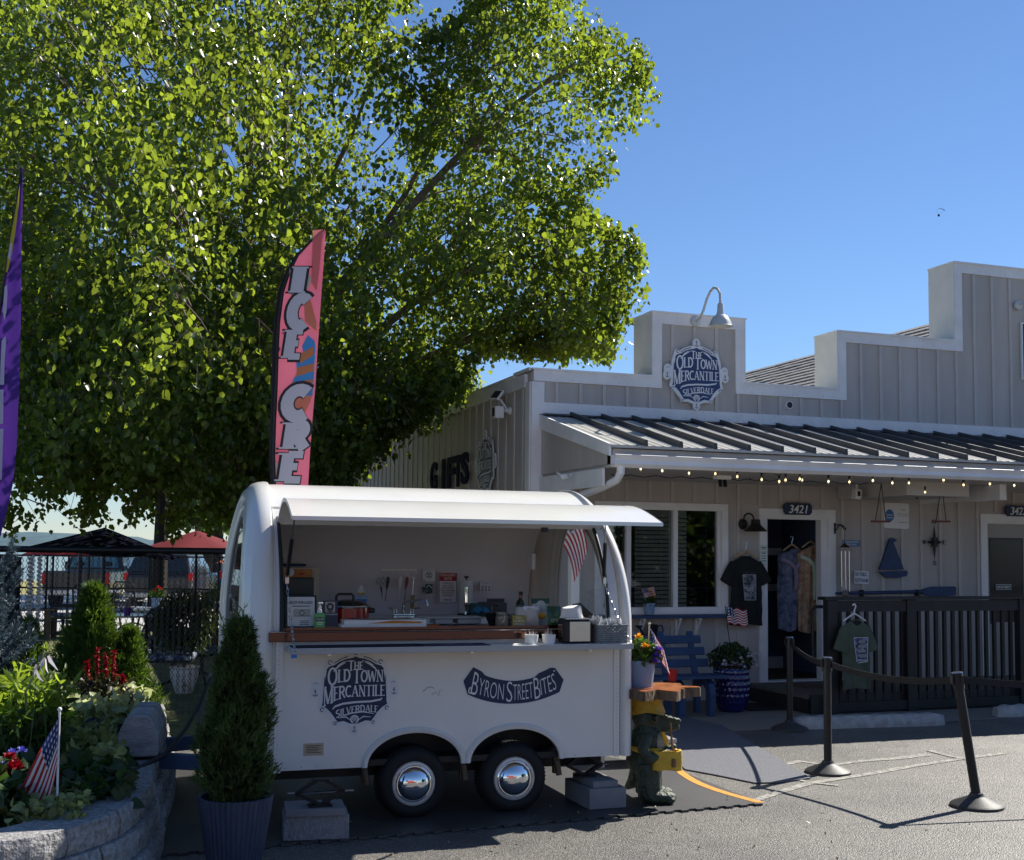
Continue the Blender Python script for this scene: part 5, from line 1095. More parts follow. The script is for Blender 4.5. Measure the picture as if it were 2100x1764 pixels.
# jacks and blocks
def jack(x, y, z0, z1, w, lab):
    t = thing('scissor_jack', lab, 'jack', TF.w(x, y, 0), TA, 'scissor jacks under the trailer'); zm = (z0+z1)/2; J = M('dark_jack_steel', (.02, .02, .022), .5, .4)
    for a, b in (((-.02, z0+.02), (-w, zm)), ((.02, z0+.02), (w, zm)), ((-w, zm), (-.03, z1-.01)), ((w, zm), (.03, z1-.01))): part('arm', MB().beam((a[0], 0, a[1]), (b[0], 0, b[1]), .035, .022), J, t)
    part('screw', MB().tube([(-w-.05, 0, zm), (w+.06, 0, zm)], .007, 6), STEEL, t); part('foot', MB().box(-.07, .07, -.05, .05, z0, z0+.012), J, t); part('head', MB().box(-.05, .05, -.035, .035, z1-.012, z1), J, t)
def localT(g): d = Vector(g)-TF.o; return d.dot(TF.x), d.dot(TF.y)
BLK = M('split_concrete', (.22, .22, .225), .95, sc=30, alt=(.36, .36, .36), bump=1, bsc=55, bdist=.012); BLKS = M('smooth_concrete', (.24, .24, .245), .85, var=.12, sc=6, bump=.3, bsc=90)
def rough(m, amp, seed):
    r = random.Random(seed); m.v = [(x+r.uniform(-amp, amp), y+r.uniform(-amp, amp), z) for x, y, z in m.v]; return m
x, y = localT(G(648, 1729)); z = .017
t = solo('concrete_block', MB().box(-.2, .2, 0, .28, 0, .145), BLK, 'split faced grey concrete block under the left scissor jack', 'concrete block', TF.w(x, y, z), TA-.1, bevel=.006)
t = solo('concrete_slab', MB().box(-.19, .175, -.02, .26, 0, .045), BLKS, 'smooth concrete slab on the left hand split faced block', 'concrete slab', TF.w(x, y, z+.1455), TA-.1, bevel=.004)
jack(x+.03, y+.07, z+.191, .375, .15, 'dark scissor jack on the left hand concrete block')
gx = G(1247, 1664); t = solo('concrete_block', MB().box(-.14, .14, 0, .45, 0, .14), BLKS, 'long smooth concrete block under the right scissor jack behind the second wheel', 'concrete block', (gx.x, gx.y, z), R(20), bevel=.006)
t = solo('concrete_slab', MB().box(-.10, .09, .03, .40, 0, .045), BLKS, 'narrow smooth concrete slab on the right hand concrete block', 'concrete slab', (gx.x, gx.y, z+.1405), R(20), bevel=.004)
x2, y2 = localT(gx); jack(x2-.09, y2+.22, z+.187, .365, .13, 'dark scissor jack on the right hand concrete block')
t = solo('blue_tub', MB().lathe([(0, 0), (.16, 0), (.2, .2), (.19, .2), (.15, .01), (0, .01)], n=24), M('blue_plastic', (.01, .05, .28), .4), 'blue plastic tub on the mat behind the trailer wheels', 'tub', (*AT(1160, 1580, 10.6).xy, .017))
t = solo('steel_step', MB().box(-.35, .35, -.2, .2, .18, .21).box(-.33, -.3, -.18, .18, 0, .18).box(.3, .33, -.18, .18, 0, .18), M('ribbed_aluminium', (.5, .5, .5), .4, .6), 'grey step platform behind the crocodile figure', 'step', (*AT(1290, 1565, 10.3).xy, .017), TA)
# ================================================================ things in and on the trailer
def tthing(name, lab, cat, px, v, z, group=None, rz=0.):
    return thing(name, lab, cat, TF.w(tl(px, 1280, v)[0], v, z), TA+rz, group)
ZC, ZK, ZW = 1.2685, 1.2625, SZ+.0035
# framed notice and the dark board behind it
t = tthing('framed_notice', 'leaning framed notice reading BUCK FOR LUCK! beside the left chain', 'sign', 618, .10, ZC); ti = Matrix.Rotation(R(-12), 4, 'X')
part('frame', MB().box(-.105, .105, 0, .015, 0, .225).xf(ti), M('dark_green_frame', (.008, .02, .02), .4), t, bevel=.003); part('paper', MB().box(-.09, .09, -.003, -.0005, .018, .212).xf(ti), M('notice_paper', (.60, .60, .58), .3, coat=.5), t)
n = MB(); letter(n, 'BUCK FOR LUCK!', -.075, .075, .165, .185, -.0042, off=.02); n.box(-.06, .06, -.0045, -.0035, .148, .153); n.xf(ti); part('lettering', n, INK, t)
n = MB().box(-.05, .06, -.0045, -.0035, .08, .13).xf(ti); part('dollar_bill', n, M('bill_paper', (.34, .35, .30), .7, sc=70, alt=(.5, .5, .45)), t); n = MB()
n.ribbon(arc(.005, .105, .016, 0, 360, 14), .004, -.005); n.box(-.046, .056, -.0052, -.0047, .124, .126); n.box(-.046, .056, -.0052, -.0047, .084, .086)
for k in range(3): n.box(-.01, .05, -.0045, -.0035, .05-.012*k, .054-.012*k)
n.xf(ti); part('print', n, INK, t)
t = tthing('chalkboard', 'dark green rounded board standing behind the framed notice', 'board', 612, .26, ZC); part('board', MB().box(-.10, .10, 0, .02, 0, .335), M('dark_green_frame', (.008, .02, .02), .4), t, bevel=.012)
t = tthing('sanitizer_bottle', 'green hand sanitizer pump bottle next to the framed notice', 'bottle', 655, .07, ZC)
part('bottle', MB().box(-.036, .036, -.022, .022, 0, .105), M('green_gel', (.12, .42, .14), .1, spec=.6), t, bevel=.012); part('neck', MB().lathe([(0, .105), (.018, .105), (.016, .128), (0, .128)], n=12), OFFW, t); part('pump', MB().tube([(0, 0, .128), (0, 0, .16), (-.008, 0, .168), (.022, 0, .17)], .006, 8).tube([(0, 0, .128), (0, 0, .145)], .011, 8), OFFW, t)
part('bottle_label', MB().box(-.028, .028, -.0235, -.0225, .055, .078), INK, t); n = MB(); letter(n, 'Purell', -.022, .022, .06, .074, -.0242, off=.02); n.box(-.02, .02, -.0242, -.0232, .04, .044); n.box(-.016, .016, -.0242, -.0232, .03, .034); part('lettering', n, OFFW, t)
t = tthing('table_card', 'navy table card with square emblem beside the green bottle', 'sign', 677, .13, ZC); ti = Matrix.Rotation(R(-6), 4, 'X')
part('card', MB().box(-.052, .052, 0, .008, .01, .185).xf(ti), M('card_navy', (.02, .025, .05), .3), t); part('foot', MB().box(-.055, .06, -.03, .05, 0, .01), M('pale_wood', (.5, .36, .2), .5), t); part('emblem_panel', MB().box(-.033, .033, -.0015, -.0005, .105, .175).xf(ti), M('emblem_tan', (.42, .36, .27), .5), t)
n = MB(); n.ribbon(arc(0, .143, .019, 0, 360, 14), .014, -.003); n.ribbon([(-.018, .115), (0, .111), (.018, .115)], .007, -.0031); n.xf(ti); part('emblem', n, LN, t); n = MB(); letter(n, 'The Old Town Mercantile', -.047, .047, .088, .097, -.0025, off=.01); n.xf(ti); part('lettering', n, OFFW, t)
t = tthing('slow_cooker', 'red slow cooker with black lid handle and glass lid on the front counter', 'slow cooker', 712, .32, ZC)
part('pot_body', MB().lathe([(0, 0), (.12, 0), (.135, .02), (.135, .13), (0, .13)], n=32, sx=1.1), M('red_enamel', (.30, .008, .01), .15, coat=.5, spec=.6), t); part('base_band', MB().lathe([(.137, 0), (.137, .02), (.13, .02)], n=32, sx=1.1), BLACK, t)
part('lid', MB().lathe([(.14, .132), (.142, .142), (.10, .17), (.04, .182), (0, .184)], n=32, sx=1.1), M('smoked_lid', (.02, .02, .02), .08, spec=.7), t); part('lid_rim', MB().lathe([(.143, .128), (.146, .136), (.143, .144)], n=32, sx=1.1), STEEL, t)
part('carry_handle', MB().tube([(-.10, -.12, .15), (-.10, -.13, .215), (-.085, -.13, .225), (.0, -.13, .225), (.015, -.13, .215), (.015, -.12, .15)], .009, 8), BLACK, t); part('side_handle', MB().box(.14, .185, -.04, .04, .09, .125).box(-.185, -.14, -.04, .04, .09, .125), BLACK, t, bevel=.008); part('dial', MB().tube([(0.02, -.145, .045), (.02, -.165, .045)], .02, 14), BLACK, t)
# popcorn style warmer at the back left
t = tthing('food_warmer', 'orange topped food warmer cabinet with dial and red switch at the left back', 'food warmer', 600, 1.58, ZK)
z0 = tl(600, 1187, 1.45)[1]-ZK; z1 = tl(600, 1162, 1.45)[1]-ZK
part('cabinet', MB().box(-.17, .20, 0, .25, 0, z1-.01).xf(Matrix.Translation((0, 0, 0))), M('cream_panel', (.55, .47, .36), .5), t); part('window', MB().box(-.13, .13, -.008, -.001, .03, z0-.02), M('dark_warmer_glass', (.02, .022, .025), .1), t); part('shelf', MB().box(-.13, .13, -.012, -.009, z0*.55, z0*.58), STEEL, t)
part('control_panel', MB().box(-.172, .14, -.01, -.002, z0, z1-.02), M('orange_panel', (.50, .09, .02), .45, sc=6, alt=(.60, .30, .08)), t); part('dial', MB().tube([(-.03, -.01, (z0+z1)/2), (-.03, -.03, (z0+z1)/2)], .03, 18), OFFW, t); part('switch', MB().box(.04, .08, -.016, -.0105, z0+.03, z1-.05), RED, t)
part('tray', MB().box(-.16, .1, .02, .22, z1, z1+.02), NAVY, t, bevel=.008)
t = tthing('dish_soap', 'blue dish soap bottle with yellow cap band standing by the back wall', 'bottle', 739, 1.55, ZK)
part('bottle', MB().lathe([(0, 0), (.045, 0), (.05, .03), (.043, .1), (.05, .16), (.03, .19), (0, .19)], n=20, sy=.6), M('clear_soap', (.30, .36, .45), .12, spec=.6), t); part('bottle_label', MB().lathe([(.049, .04), (.047, .1), (.05, .14)], n=20, sy=.62), M('label_blue', (.03, .16, .42), .4), t); part('cap', MB().lathe([(.026, .19), (.026, .215), (.018, .22), (.012, .245), (0, .245)], n=12), OFFW, t); part('neck_band', MB().lathe([(.0, .178), (.036, .178), (.028, .196)], n=14, sy=.8), YELLOW, t)
# wall rack with hanging tools
VB = 1.885
def wz(py): return tl(800, py, VB)[1]
t = thing('utensil_rail', 'slim pale rail of hooks on the back wall of the trailer', 'rail', TF.w(0, VB, wz(1170)), TA); a, b = tl(781, 1170, VB)[0], tl(853, 1170, VB)[0]
part('rail', MB().box(a, b, -.008, .0, -.006, .012), OFFW, t)
for k in range(7): q = a+(b-a)*k/6; part('hook', MB().tube([(q, -.008, -.005), (q, -.012, -.035), (q, -.02, -.04)], .002, 5), STEEL, t)
def utensil(px, lab, hm, bm, L1, L2, cat='utensil', tilt=0.):
    t = thing('kitchen_thermometer' if 'thermometer' in lab else 'pastry_brush', lab, cat, TF.w(tl(px, 1185, VB)[0], VB-.018, wz(1183)), TA, 'utensils hanging on the rail'); t.rotation_euler = (0, R(tilt), TA)
    part('handle', MB().prism([(-.008, 0), (.008, 0), (.015, -L1*.35), (.006, -L1), (-.006, -L1), (-.013, -L1*.35)], -.006, .006), hm, t); part('blade', MB().beam((0, 0, -L1), (0, 0, -L1-L2), .006, .004, (0, 1, 0)), bm, t); return t
t = thing('scissors', 'grey handled scissors hanging point down at the left of the rail', 'scissors', TF.w(tl(780, 1185, VB)[0], VB-.018, wz(1183)), TA, 'utensils hanging on the rail'); HG = M('grey_handle', (.42, .42, .4), .5)
for sg in (-1, 1): part('handle', MB().tube([(sg*.02+.016*math.cos(k*PI/6), 0, -.03+.024*math.sin(k*PI/6)) for k in range(13)], .005, 6).tube([(sg*.012, 0, -.05), (-sg*.004, 0, -.085)], .006, 6), HG, t)
part('blade', MB().prism([(-.008, -.08), (.009, -.08), (.012, -.1), (.018, -.19), (.004, -.12)], -.003, .003), BLACK, t)
utensil(795, 'black folding thermometer hanging second from the scissors', BLACK, BLACK, .10, .10, tilt=6)
utensil(821, 'white digital thermometer hanging in the middle of the rail', OFFW, OFFW, .10, .10, tilt=4); utensil(834, 'red thermometer hanging right of the white one', M('dark_red_plastic', (.25, .03, .02), .4), M('dark_red_plastic', (.25, .03, .02), .4), .10, .10, tilt=6)
t = utensil(847, 'long pastry brush with tan bristles at the right of the rail', OFFW, STEEL, .03, .12, tilt=2); part('bristles', MB().box(-.016, .016, -.004, .004, -.26, -.15), M('tan_bristle', (.42, .28, .10), .8), t)
def wsign(px, py, w, h, mat, lab, name='wall_sign', v=None, r=0.):
    v = v or VB; u, z = tl(px, py, v); t = thing(name, lab, 'sign', TF.w(u, v-.006, z), TA)
    if r: o = [(w/2-r+r*math.cos(R(a)), h/2-r+r*math.sin(R(a))) for a in range(0, 91, 30)]; o = o+[(-x, z) for x, z in o[::-1]]; o = o+[(x, -z) for x, z in o[::-1]]; part('sign_plate', MB().prism(o, -.003, 0), mat, t)
    else: part('sign_plate', MB().box(-w/2, w/2, -.003, 0, -h/2, h/2), mat, t)
    return t
t = wsign(879, 1179, .105, .105, SIGNWHITE, 'white no smoking or vaping notice on the back wall of the trailer'); n = MB(); n.ribbon(arc(0, -.002, .026, 0, 360, 20), .004, -.004); n.ribbon([(-.016, .004), (.016, .008)], .006, -.0041); n.ribbon([(-.014, -.012), (.012, -.012)], .005, -.0041); n.ribbon([(-.018, .016), (.018, -.018)], .004, -.0043)
letter(n, 'No Smoking or Vaping', -.046, .046, .038, .047, -.004); n.box(-.046, -.03, -.0042, -.0032, -.046, -.04); part('print', n, INK, t)
u, z = tl(876, 1208, VB); t = thing('wall_sticker', 'dark green mountain sticker below the no smoking notice', 'sticker', TF.w(u, VB-.006, z), TA); part('sticker', MB().prism([(-.046, .02), (-.02, .012), (-.018, .042), (.045, .042), (.045, -.034), (-.015, -.042), (-.038, -.022)], -.003, 0), M('sticker_green', (.02, .05, .045), .5, sc=20, alt=(.16, .22, .2), thr=(.5, .6)), t); n = MB(); n.ribbon([(-.012, .01), (.012, .034), (.038, .008)], .008, -.0042); part('print', n, OFFW, t)
t = wsign(918, 1205, .158, .262, SIGNWHITE, 'red and white FOOD ALLERGY NOTICE sign on the back wall of the trailer', r=.012); part('red_header', MB().box(-.072, .072, -.0045, -.0032, .055, .124), M('sign_red', (.42, .015, .03), .45), t)
words(t, [('FOOD ALLERGY', -.066, .066, .094, .117), ('NOTICE', -.034, .034, .064, .088)], OFFW, -.0056); words(t, [(s_, -a, a, .03-.0205*k, .042-.0205*k) for k, (s_, a) in enumerate((('IF YOU HAVE A FOOD', .045), ('ALLERGY OR SPECIAL', .048), ('DIETARY REQUIREMENT', .052), ('PLEASE INFORM A MEMBER', .06), ('OR STAFF OR ASK FOR', .05), ('MORE INFORMATION', .045)))]+[('THANK YOU', -.036, .036, -.11, -.094)], INK, -.0046, 'print')
bd = MB(); bd.box(-.074, .074, -.0046, -.0034, -.125, -.122); bd.box(-.076, -.0725, -.0047, -.0034, -.12, .124); bd.box(.0725, .076, -.0047, -.0034, -.12, .124); part('border', bd, INK, t)
t = tthing('paper_towel', 'white paper towel roll on an upright chrome holder by the back wall', 'paper towel', 955, 1.72, ZK); part('roll', MB().lathe([(.02, .015), (.055, .015), (.055, .285), (.02, .285)], n=24), M('paper_white', (.72, .71, .68), .9), t); part('holder_base', MB().lathe([(0, 0), (.07, 0), (.07, .012), (0, .012)], n=20), BLACK, t); part('finial', MB().lathe([(.006, .285), (.006, .3), (.02, .31), (.02, .32), (0, .322)], n=12), BLACK, t); part('tension_arm', MB().tube([(-.02, -.07, .01), (-.02, -.075, .1), (-.02, -.066, .23)], .016, 8), CHROME, t)
t = wsign(996, 1203, .10, .073, SIGNWHITE, 'small white poster of handwashing pictures on the back wall of the trailer'); n = MB()
for i in range(3):
    for j in range(2): n.ribbon(arc(-.03+.03*i, -.004-.022*j, .007, 0, 360, 8), .006, -.004-.0001*j)
letter(n, 'Handwashing', -.03, .03, .022, .03, -.004); part('print', n, M('print_grey_dark', (.2, .18, .16), .6), t)
# taps, trays and other kitchen things
def faucet(t, mat, s=1.):
    part('deck', MB().box(-.09*s, .09*s, -.02, .02, 0, .02), mat, t, bevel=.006)
    for sg in (-1, 1): part('lever', MB().tube([(sg*.07*s, 0, .02), (sg*.07*s, 0, .055)], .018, 12).tube([(sg*.07*s, 0, .055), (sg*.13*s, -.02, .065)], .009, 8), mat if s < 1 else CHROME, t)
    part('spout', MB().tube([(0, 0, .02), (0, 0, .10), (.02, -.02, .115), (.12, -.1, .135), (.155, -.13, .13), (.165, -.138, .085)], [.014, .013, .012, .011, .011, .013], 10), mat, t)
t = tthing('sink_tap', 'chrome two lever sink tap with long spout at the back counter', 'tap', 827, 1.66, ZK); faucet(t, CHROME)
t = tthing('hand_sink_tap', 'small dark hooked tap beside the blue cloth', 'tap', 1008, 1.5, ZK); part('spout', MB().tube([(0, 0, 0), (0, 0, .07), (.012, 0, .095), (.035, 0, .10), (.05, 0, .09), (.052, 0, .065)], .010, 10), M('gun_metal', (.1, .1, .1), .2, 1.), t)
t = tthing('storage_bin', 'teal plastic bin at the back counter right of the paper towel', 'bin', 974, 1.6, ZK); part('bin', MB().box(-.035, .04, -.06, .06, 0, .10), M('teal_plastic', (.03, .12, .12), .5), t, bevel=.006)
t = tthing('grey_case', 'dark grey open case at the back counter behind the small tap', 'case', 1010, 1.74, ZK); part('case', MB().box(-.10, .12, -.02, .1, 0, .10), M('case_grey', (.09, .09, .095), .5), t, bevel=.006); part('lid', MB().box(-.02, .13, .08, .1, .10, .13), M('case_grey', (.09, .09, .095), .5), t)
m = MB().grid(lambda a, b: (-.09+.18*a, -.05+.1*b, .012+.035*math.sin(PI*a)*math.sin(PI*b)+.012*math.sin(17*a+5*b)*math.sin(PI*a)), 20, 10); t = tthing('blue_cloth', 'crumpled bright blue cloth on the back counter', 'cloth', 986, 1.44, ZK+.03); t0_ = t; part('cloth', m, M('blue_cloth', (.03, .22, .42), .8), t)
t = tthing('food_tray', 'pair of pale plastic food trays on the front counter', 'tray', 928, .43, ZC+.0); TP = M('tray_plastic', (.46, .46, .44), .5)
part('tray_rim', MB().box(-.23, .21, -.10, .10, .045, .055), TP, t, bevel=.004)
for a, b in ((-.15, -.02), (.02, .19)): part('compartment', MB().box(a, b, -.085, .085, .005, .0448), TP, t, bevel=.01)
t = tthing('white_carton', 'lower flat white carton of the stack beside the red cooker', 'carton', 787, .11, ZC); part('carton', MB().box(-.30, .28, -.07, .18, 0, .026), OFFW, t, bevel=.002)
t = tthing('white_carton', 'upper flat white carton with window on the stack beside the red cooker', 'carton', 787, .11, ZC+.0265); part('carton', MB().box(-.28, .28, -.065, .17, 0, .03), OFFW, t, bevel=.002); part('window', MB().box(-.17, .2, -.01, .13, .0302, .0315), M('carton_window', (.12, .12, .13), .3), t); part('orange_print', MB().add([(-.13, -.0665, .008), (.24, -.0665, .006), (.26, -.0665, .018), (.05, -.0665, .027)], [(0, 1, 2, 3)]), M('orange_print', (.55, .20, .03), .5), t)
t = tthing('orange_knife', 'orange handled spreader lying on the counter right of the cartons', 'spreader', 885, .1, ZC); part('handle', MB().tube([(-.04, 0, .008), (.05, .0, .012)], [.006, .012], 8), M('orange_plastic', (.5, .12, .03), .4), t); part('blade', MB().box(-.12, -.04, -.008, .008, .006, .009), STEEL, t)
t = tthing('black_bowl', 'black bowl on the front counter left of the jars', 'bowl', 1012, .22, ZC); part('bowl', MB().lathe([(0, 0), (.03, 0), (.07, .09), (.062, .09), (.026, .01), (0, .01)], n=20), BLACK, t)
JG = M('jar_glass', (.12, .11, .08), .1, sc=30, alt=(.28, .26, .2), spec=.7)
for px, v, lab, s_ in ((1029, .10, 'spice jar tied with string on the front counter', 1.), (1047, .24, 'smaller spice jar behind the yellow spread card', .8)):
    t = tthing('spice_jar', lab, 'jar', px, v, ZC, 'jars on the front counter'); part('jar', MB().lathe([(0, 0), (.042*s_, 0), (.045*s_, .01), (.045*s_, .07*s_), (.036*s_, .082*s_), (0, .082*s_)], n=20), JG, t); part('lid', MB().lathe([(.038*s_, .083*s_), (.042*s_, .086*s_), (.042*s_, .102*s_), (0, .102*s_)], n=20), M('jar_lid', (.2, .19, .17), .4, .6), t); part('string', MB().tube([(0, -.046*s_, .09*s_), (.008, -.05*s_, .06*s_), (-.012, -.05*s_, .03*s_)], .003, 5), M('pale_string', (.6, .55, .45), .8), t)
t = tthing('spread_packet', 'yellow packet reading DILL SALMON SPREAD on the front counter', 'packet', 1063, .06, ZC); part('packet', MB().box(-.047, .047, -.008, .02, 0, .082), M('mustard_packet', (.30, .25, .04), .35), t, bevel=.006); words(t, [('DILL', -.022, .022, .058, .072), ('SALMON', -.041, .041, .035, .051), ('SPREAD', -.041, .041, .012, .028)], M('cream_print', (.62, .6, .5), .5), -.0095)
def pouch(px, v, w, h, mat, lab, z=None, tilt=-8, top=None):
    t = tthing('snack_pouch', lab, 'pouch', px, v, z or ZC, 'snack pouches on the counter')
    part('pouch', MB().grid(lambda a, b: (w*(a-.5)*(1-.06*math.sin(PI*b)), -.025*math.sin(PI*a)*math.sin(PI*min(1, b*.9)), h*b), 12, 12).grid(lambda a, b: (w*(.5-a)*(1-.06*math.sin(PI*b)), .012*math.sin(PI*a)*math.sin(PI*b), h*b), 12, 12).xf(Matrix.Rotation(R(tilt), 4, 'X')), mat, t)
    if top: part('top_band', MB().box(-w/2-.001, w/2+.001, -.012, .006, h*.82, h+.002).xf(Matrix.Rotation(R(tilt), 4, 'X')), top, t)
    return t
PG = M('pouch_green', (.015, .06, .025), .35)
t = pouch(1110, .18, .125, .19, M('pouch_pale', (.50, .53, .52), .3, sc=18, alt=(.40, .43, .36)), 'tall white snack pouch with green top and yellow print', top=PG); n = MB(); letter(n, 'Cheddar', -.01, .055, .10, .118, -.036); n.xf(Matrix.Rotation(R(-8), 4, 'X')); part('lettering', n, M('grey_print', (.25, .28, .26), .5), t); part('print', MB().ball((.0, -.018, .07), .03, .012, .02), YELLOW, t)
t = pouch(1090, .09, .115, .14, M('pouch_clear', (.42, .40, .37), .2, sc=14, alt=(.55, .50, .46)), 'clear snack pouch with printed paper header', top=M('printed_header', (.62, .62, .66), .6, sc=40, alt=(.20, .24, .42), thr=(.5, .6)))
t = pouch(1137, .02, .105, .145, PG, 'dark green snack pouch beside the napkin dispenser'); n = MB(); letter(n, 'KETTLE', -.035, .03, .03, .055, -.034); n.xf(Matrix.Rotation(R(-8), 4, 'X')); part('lettering', n, M('pale_green_print', (.4, .5, .38), .5), t)
t = tthing('wine_bottle', 'dark bottle with pale label and copper neck behind the pouches', 'bottle', 1068, .75, ZC); t.location.z = ZC-.02; part('bottle', MB().lathe([(0, 0), (.038, 0), (.04, .13), (.034, .165), (.014, .19), (.013, .23), (0, .23)], n=20), M('dark_bottle', (.02, .025, .02), .1, spec=.7), t); part('bottle_label', MB().lathe([(.0412, .05), (.0412, .125)], n=20), OFFW, t); part('neck_foil', MB().lathe([(.0145, .195), (.0145, .215)], n=12), COPPER, t); part('cap', MB().lathe([(.017, .2155), (.017, .24), (0, .242)], n=12), BLACK, t)
t = tthing('bottle_stand', 'low dark wooden stand under the dark bottle', 'stand', 1068, .75, ZC-.25); part('top', MB().box(-.12, .12, -.12, .12, .20, .229), CT, t); part('leg', MB().box(-.1, .1, -.1, .1, -.6, .1999), CT, t)
t = tthing('tablet_till', 'black tablet till tilted back on a stand near the right jamb', 'tablet', 1215, .18, ZC); part('stand', MB().box(-.07, .05, -.04, .05, 0, .03).box(-.05, .03, -.01, .02, .03, .06), BLACK, t); part('tablet', MB().box(-.11, .11, -.006, .006, 0, .15).xf(Matrix.Translation((-.01, 0, .05)) @ Matrix.Rotation(R(55), 4, 'Z') @ Matrix.Rotation(R(-48), 4, 'X')), BLACK, t)
# on the shelf
t = tthing('napkin_dispenser', 'black napkin dispenser with steel front on the serving shelf', 'napkin dispenser', 1180, -.15, ZW); part('housing', MB().box(-.105, .105, -.06, .08, 0, .165), BLACK, t, bevel=.02); part('face_plate', MB().box(-.065, .085, -.064, -.0605, .015, .15), M('brushed_face', (.60, .55, .50), .25, 1.), t, bevel=.002); part('side_panel', MB().box(-.108, -.1055, -.03, .05, .04, .13), STEEL, t); part('top_plate', MB().box(-.09, .09, -.05, .07, .1655, .172), STEEL, t)
m = MB().grid(lambda a, b: (.075*(1.15-.3*b)*math.cos(2*PI*a)+.008*math.sin(9*a*2*PI)*b, .05*math.sin(2*PI*a)*(1-.3*b), .075*b+.01*math.sin(2*PI*a+1)*b), 24, 8, True); n0 = len(m.v); m.f.append(list(range(n0-24, n0))); m.m.append(0); m.sm.append(False); t = solo('napkin_stack', m, M('paper_white', (.72, .71, .68), .9), 'crumpled white napkins piled on the black dispenser', 'napkins', TF.w(tl(1174, 1280, -.15)[0], -.13, ZW+.1725), TA)
t = tthing('wicker_basket', 'grey woven basket at the right end of the serving shelf', 'basket', 1248, -.15, ZW); BK = M('grey_weave', (.22, .235, .24), .55, var=.2, sc=20); w, h, dpt = .108, .125, .075
part('liner', MB().box(-w+.008, w-.008, -dpt+.008, dpt-.008, .005, h-.03), BLACK, t)
def wv(a, b):
    P_ = 4*a; k = int(P_) % 4; f = P_-int(P_); ww = .0045*math.cos(PI*int(b*9+1e-6))*math.sin(2*PI*f*(9 if k % 2 == 0 else 6)); sp = 1+.06*b
    return [((-w+2*w*f)*sp, -dpt-ww, h*b), (w+ww, (-dpt+2*dpt*f)*sp, h*b), ((w-2*w*f)*sp, dpt+ww, h*b), (-w-ww, (dpt-2*dpt*f)*sp, h*b)][k]
m = MB()
for r in range(9):
    m.grid(lambda a, b, r=r: (lambda p: (p[0], p[1]-(.004*math.sin(PI*b) if p[1] < 0 else -.004*math.sin(PI*b)), p[2]))(wv(min(a, .99999), (r+.02+.96*b)/9)), 120, 3, False)
part('woven_side', m, BK, t, kind='stuff'); part('rim', MB().tube([(-w*1.06, -dpt, h), (w*1.06, -dpt, h), (w*1.06, dpt, h), (-w*1.06, dpt, h), (-w*1.06, -dpt, h)], .006, 6), BK, t)
c = np.column_stack([g_.uniform(-.10, .10, 90), g_.uniform(-.06, .06, 90), g_.uniform(.09, .125, 90)]); o = leaves('cutlery_packets', c, .06, M('clear_wrap', (.62, .63, .64), .12, spec=.8), None, 9, -1.1, .5); o.location = TF.w(tl(1245, 1280, -.15)[0], -.15, ZW); o.rotation_euler = (0, 0, TA); del o['kind']; o['label'] = 'clear wrapped cutlery packets piled in the grey woven basket'; o['category'] = 'cutlery packets'
for px, lab in ((1090, 'white ribbed cup of toothpicks in sun, left of the two'), (1126, 'white ribbed cup of toothpicks next to the napkin dispenser')):
    t = tthing('toothpick_cup', lab, 'cup', px, -.17, ZW, 'toothpick cups on the serving shelf'); part('cup', MB().lathe([(0, 0), (.038, 0), (.047, .062), (.043, .062), (.034, .006), (0, .006)], n=36, rib=.03, ribn=18), OFFW, t); q = cloud(40, (0, 0, .05), .035, .035, .01, px, -2); blades('toothpicks', q-np.array([0, 0, .03]), q+g_.normal(size=q.shape)*.012+np.array([0, 0, .025]), .004, OFFW, t, 3)
u0 = tl(600, 1310, -.2)[0]; u1 = tl(868, 1310, -.2)[0]; u2 = tl(1005, 1310, -.2)[0]
DC = M('navy_towel', (.012, .016, .035), .85, var=.3, sc=20); solo('bar_towel', MB().box(0, u1-u0, -.25, -.06, 0, .006), DC, 'dark navy towel laid along the left half of the serving shelf', 'towel', TF.w(u0, 0, ZW), TA); t = thing('bar_mat', 'dark navy bar mat with pale lettering in the middle of the shelf', 'mat', TF.w(u1+.01, 0, ZW), TA); part('mat', MB().box(0, u2-u1-.02, -.25, -.06, 0, .005), NAVY, t); n = MB(); n.ribbon([(.12+.02*k, -.17+.012*(k % 2)) for k in range(12)], .012, 0); n.v = [(x, z, .0062) for x, y, z in n.v]; part('lettering', n, OFFW, t)
p = tl(1062, 1312, -.2)[0]; solo('paper_slips', MB().box(-.04, .05, -.03, .03, 0, .003), OFFW, 'few white paper slips flat on the shelf left of the toothpick cups', 'paper', TF.w(p, -.17, ZW), TA)
# seen through the right end window
s, z = bl(1116, 1198, .02); t = board(1116, 1198, .215, .44, SIGNWHITE, 'tall red and white notice board on the store wall behind the trailer window', r=.03); part('red_header', MB().box(-.09, .09, -.0095, -.0082, .10, .2), M('sign_red', (.42, .015, .03), .45), t); part('red_footer', MB().box(-.09, .09, -.0095, -.0082, -.2, -.13), M('sign_red', (.42, .015, .03), .45), t)
q = AT(1176, 1250, 12.3); t = solo('white_post', MB().box(-.045, .045, -.045, .045, 0, 2.25), WHITE, 'square white post between the trailer and the store', 'post', (q.x, q.y, 0), BA)
q0 = AT(1124, 1096, 11.6); q1 = AT(1190, 1072, 11.6); q2 = AT(1180, 1172, 11.6)
t = thing('store_flag', 'American flag with red stripes hanging beyond the trailer end window', 'flag', q0, 0); part('pole', MB().tube([(-.02, 0, -.03), (.14, .02, .33)], .012, 8), OFFW, t)
flagcloth(t, lambda u, v: (.13*(1-v)+.29*(1-math.exp(-2.2*u)), .025*math.sin(u*7+v*6), .02+.30*(1-v)-.36*u-.12*u*u), 18, (5, 4))
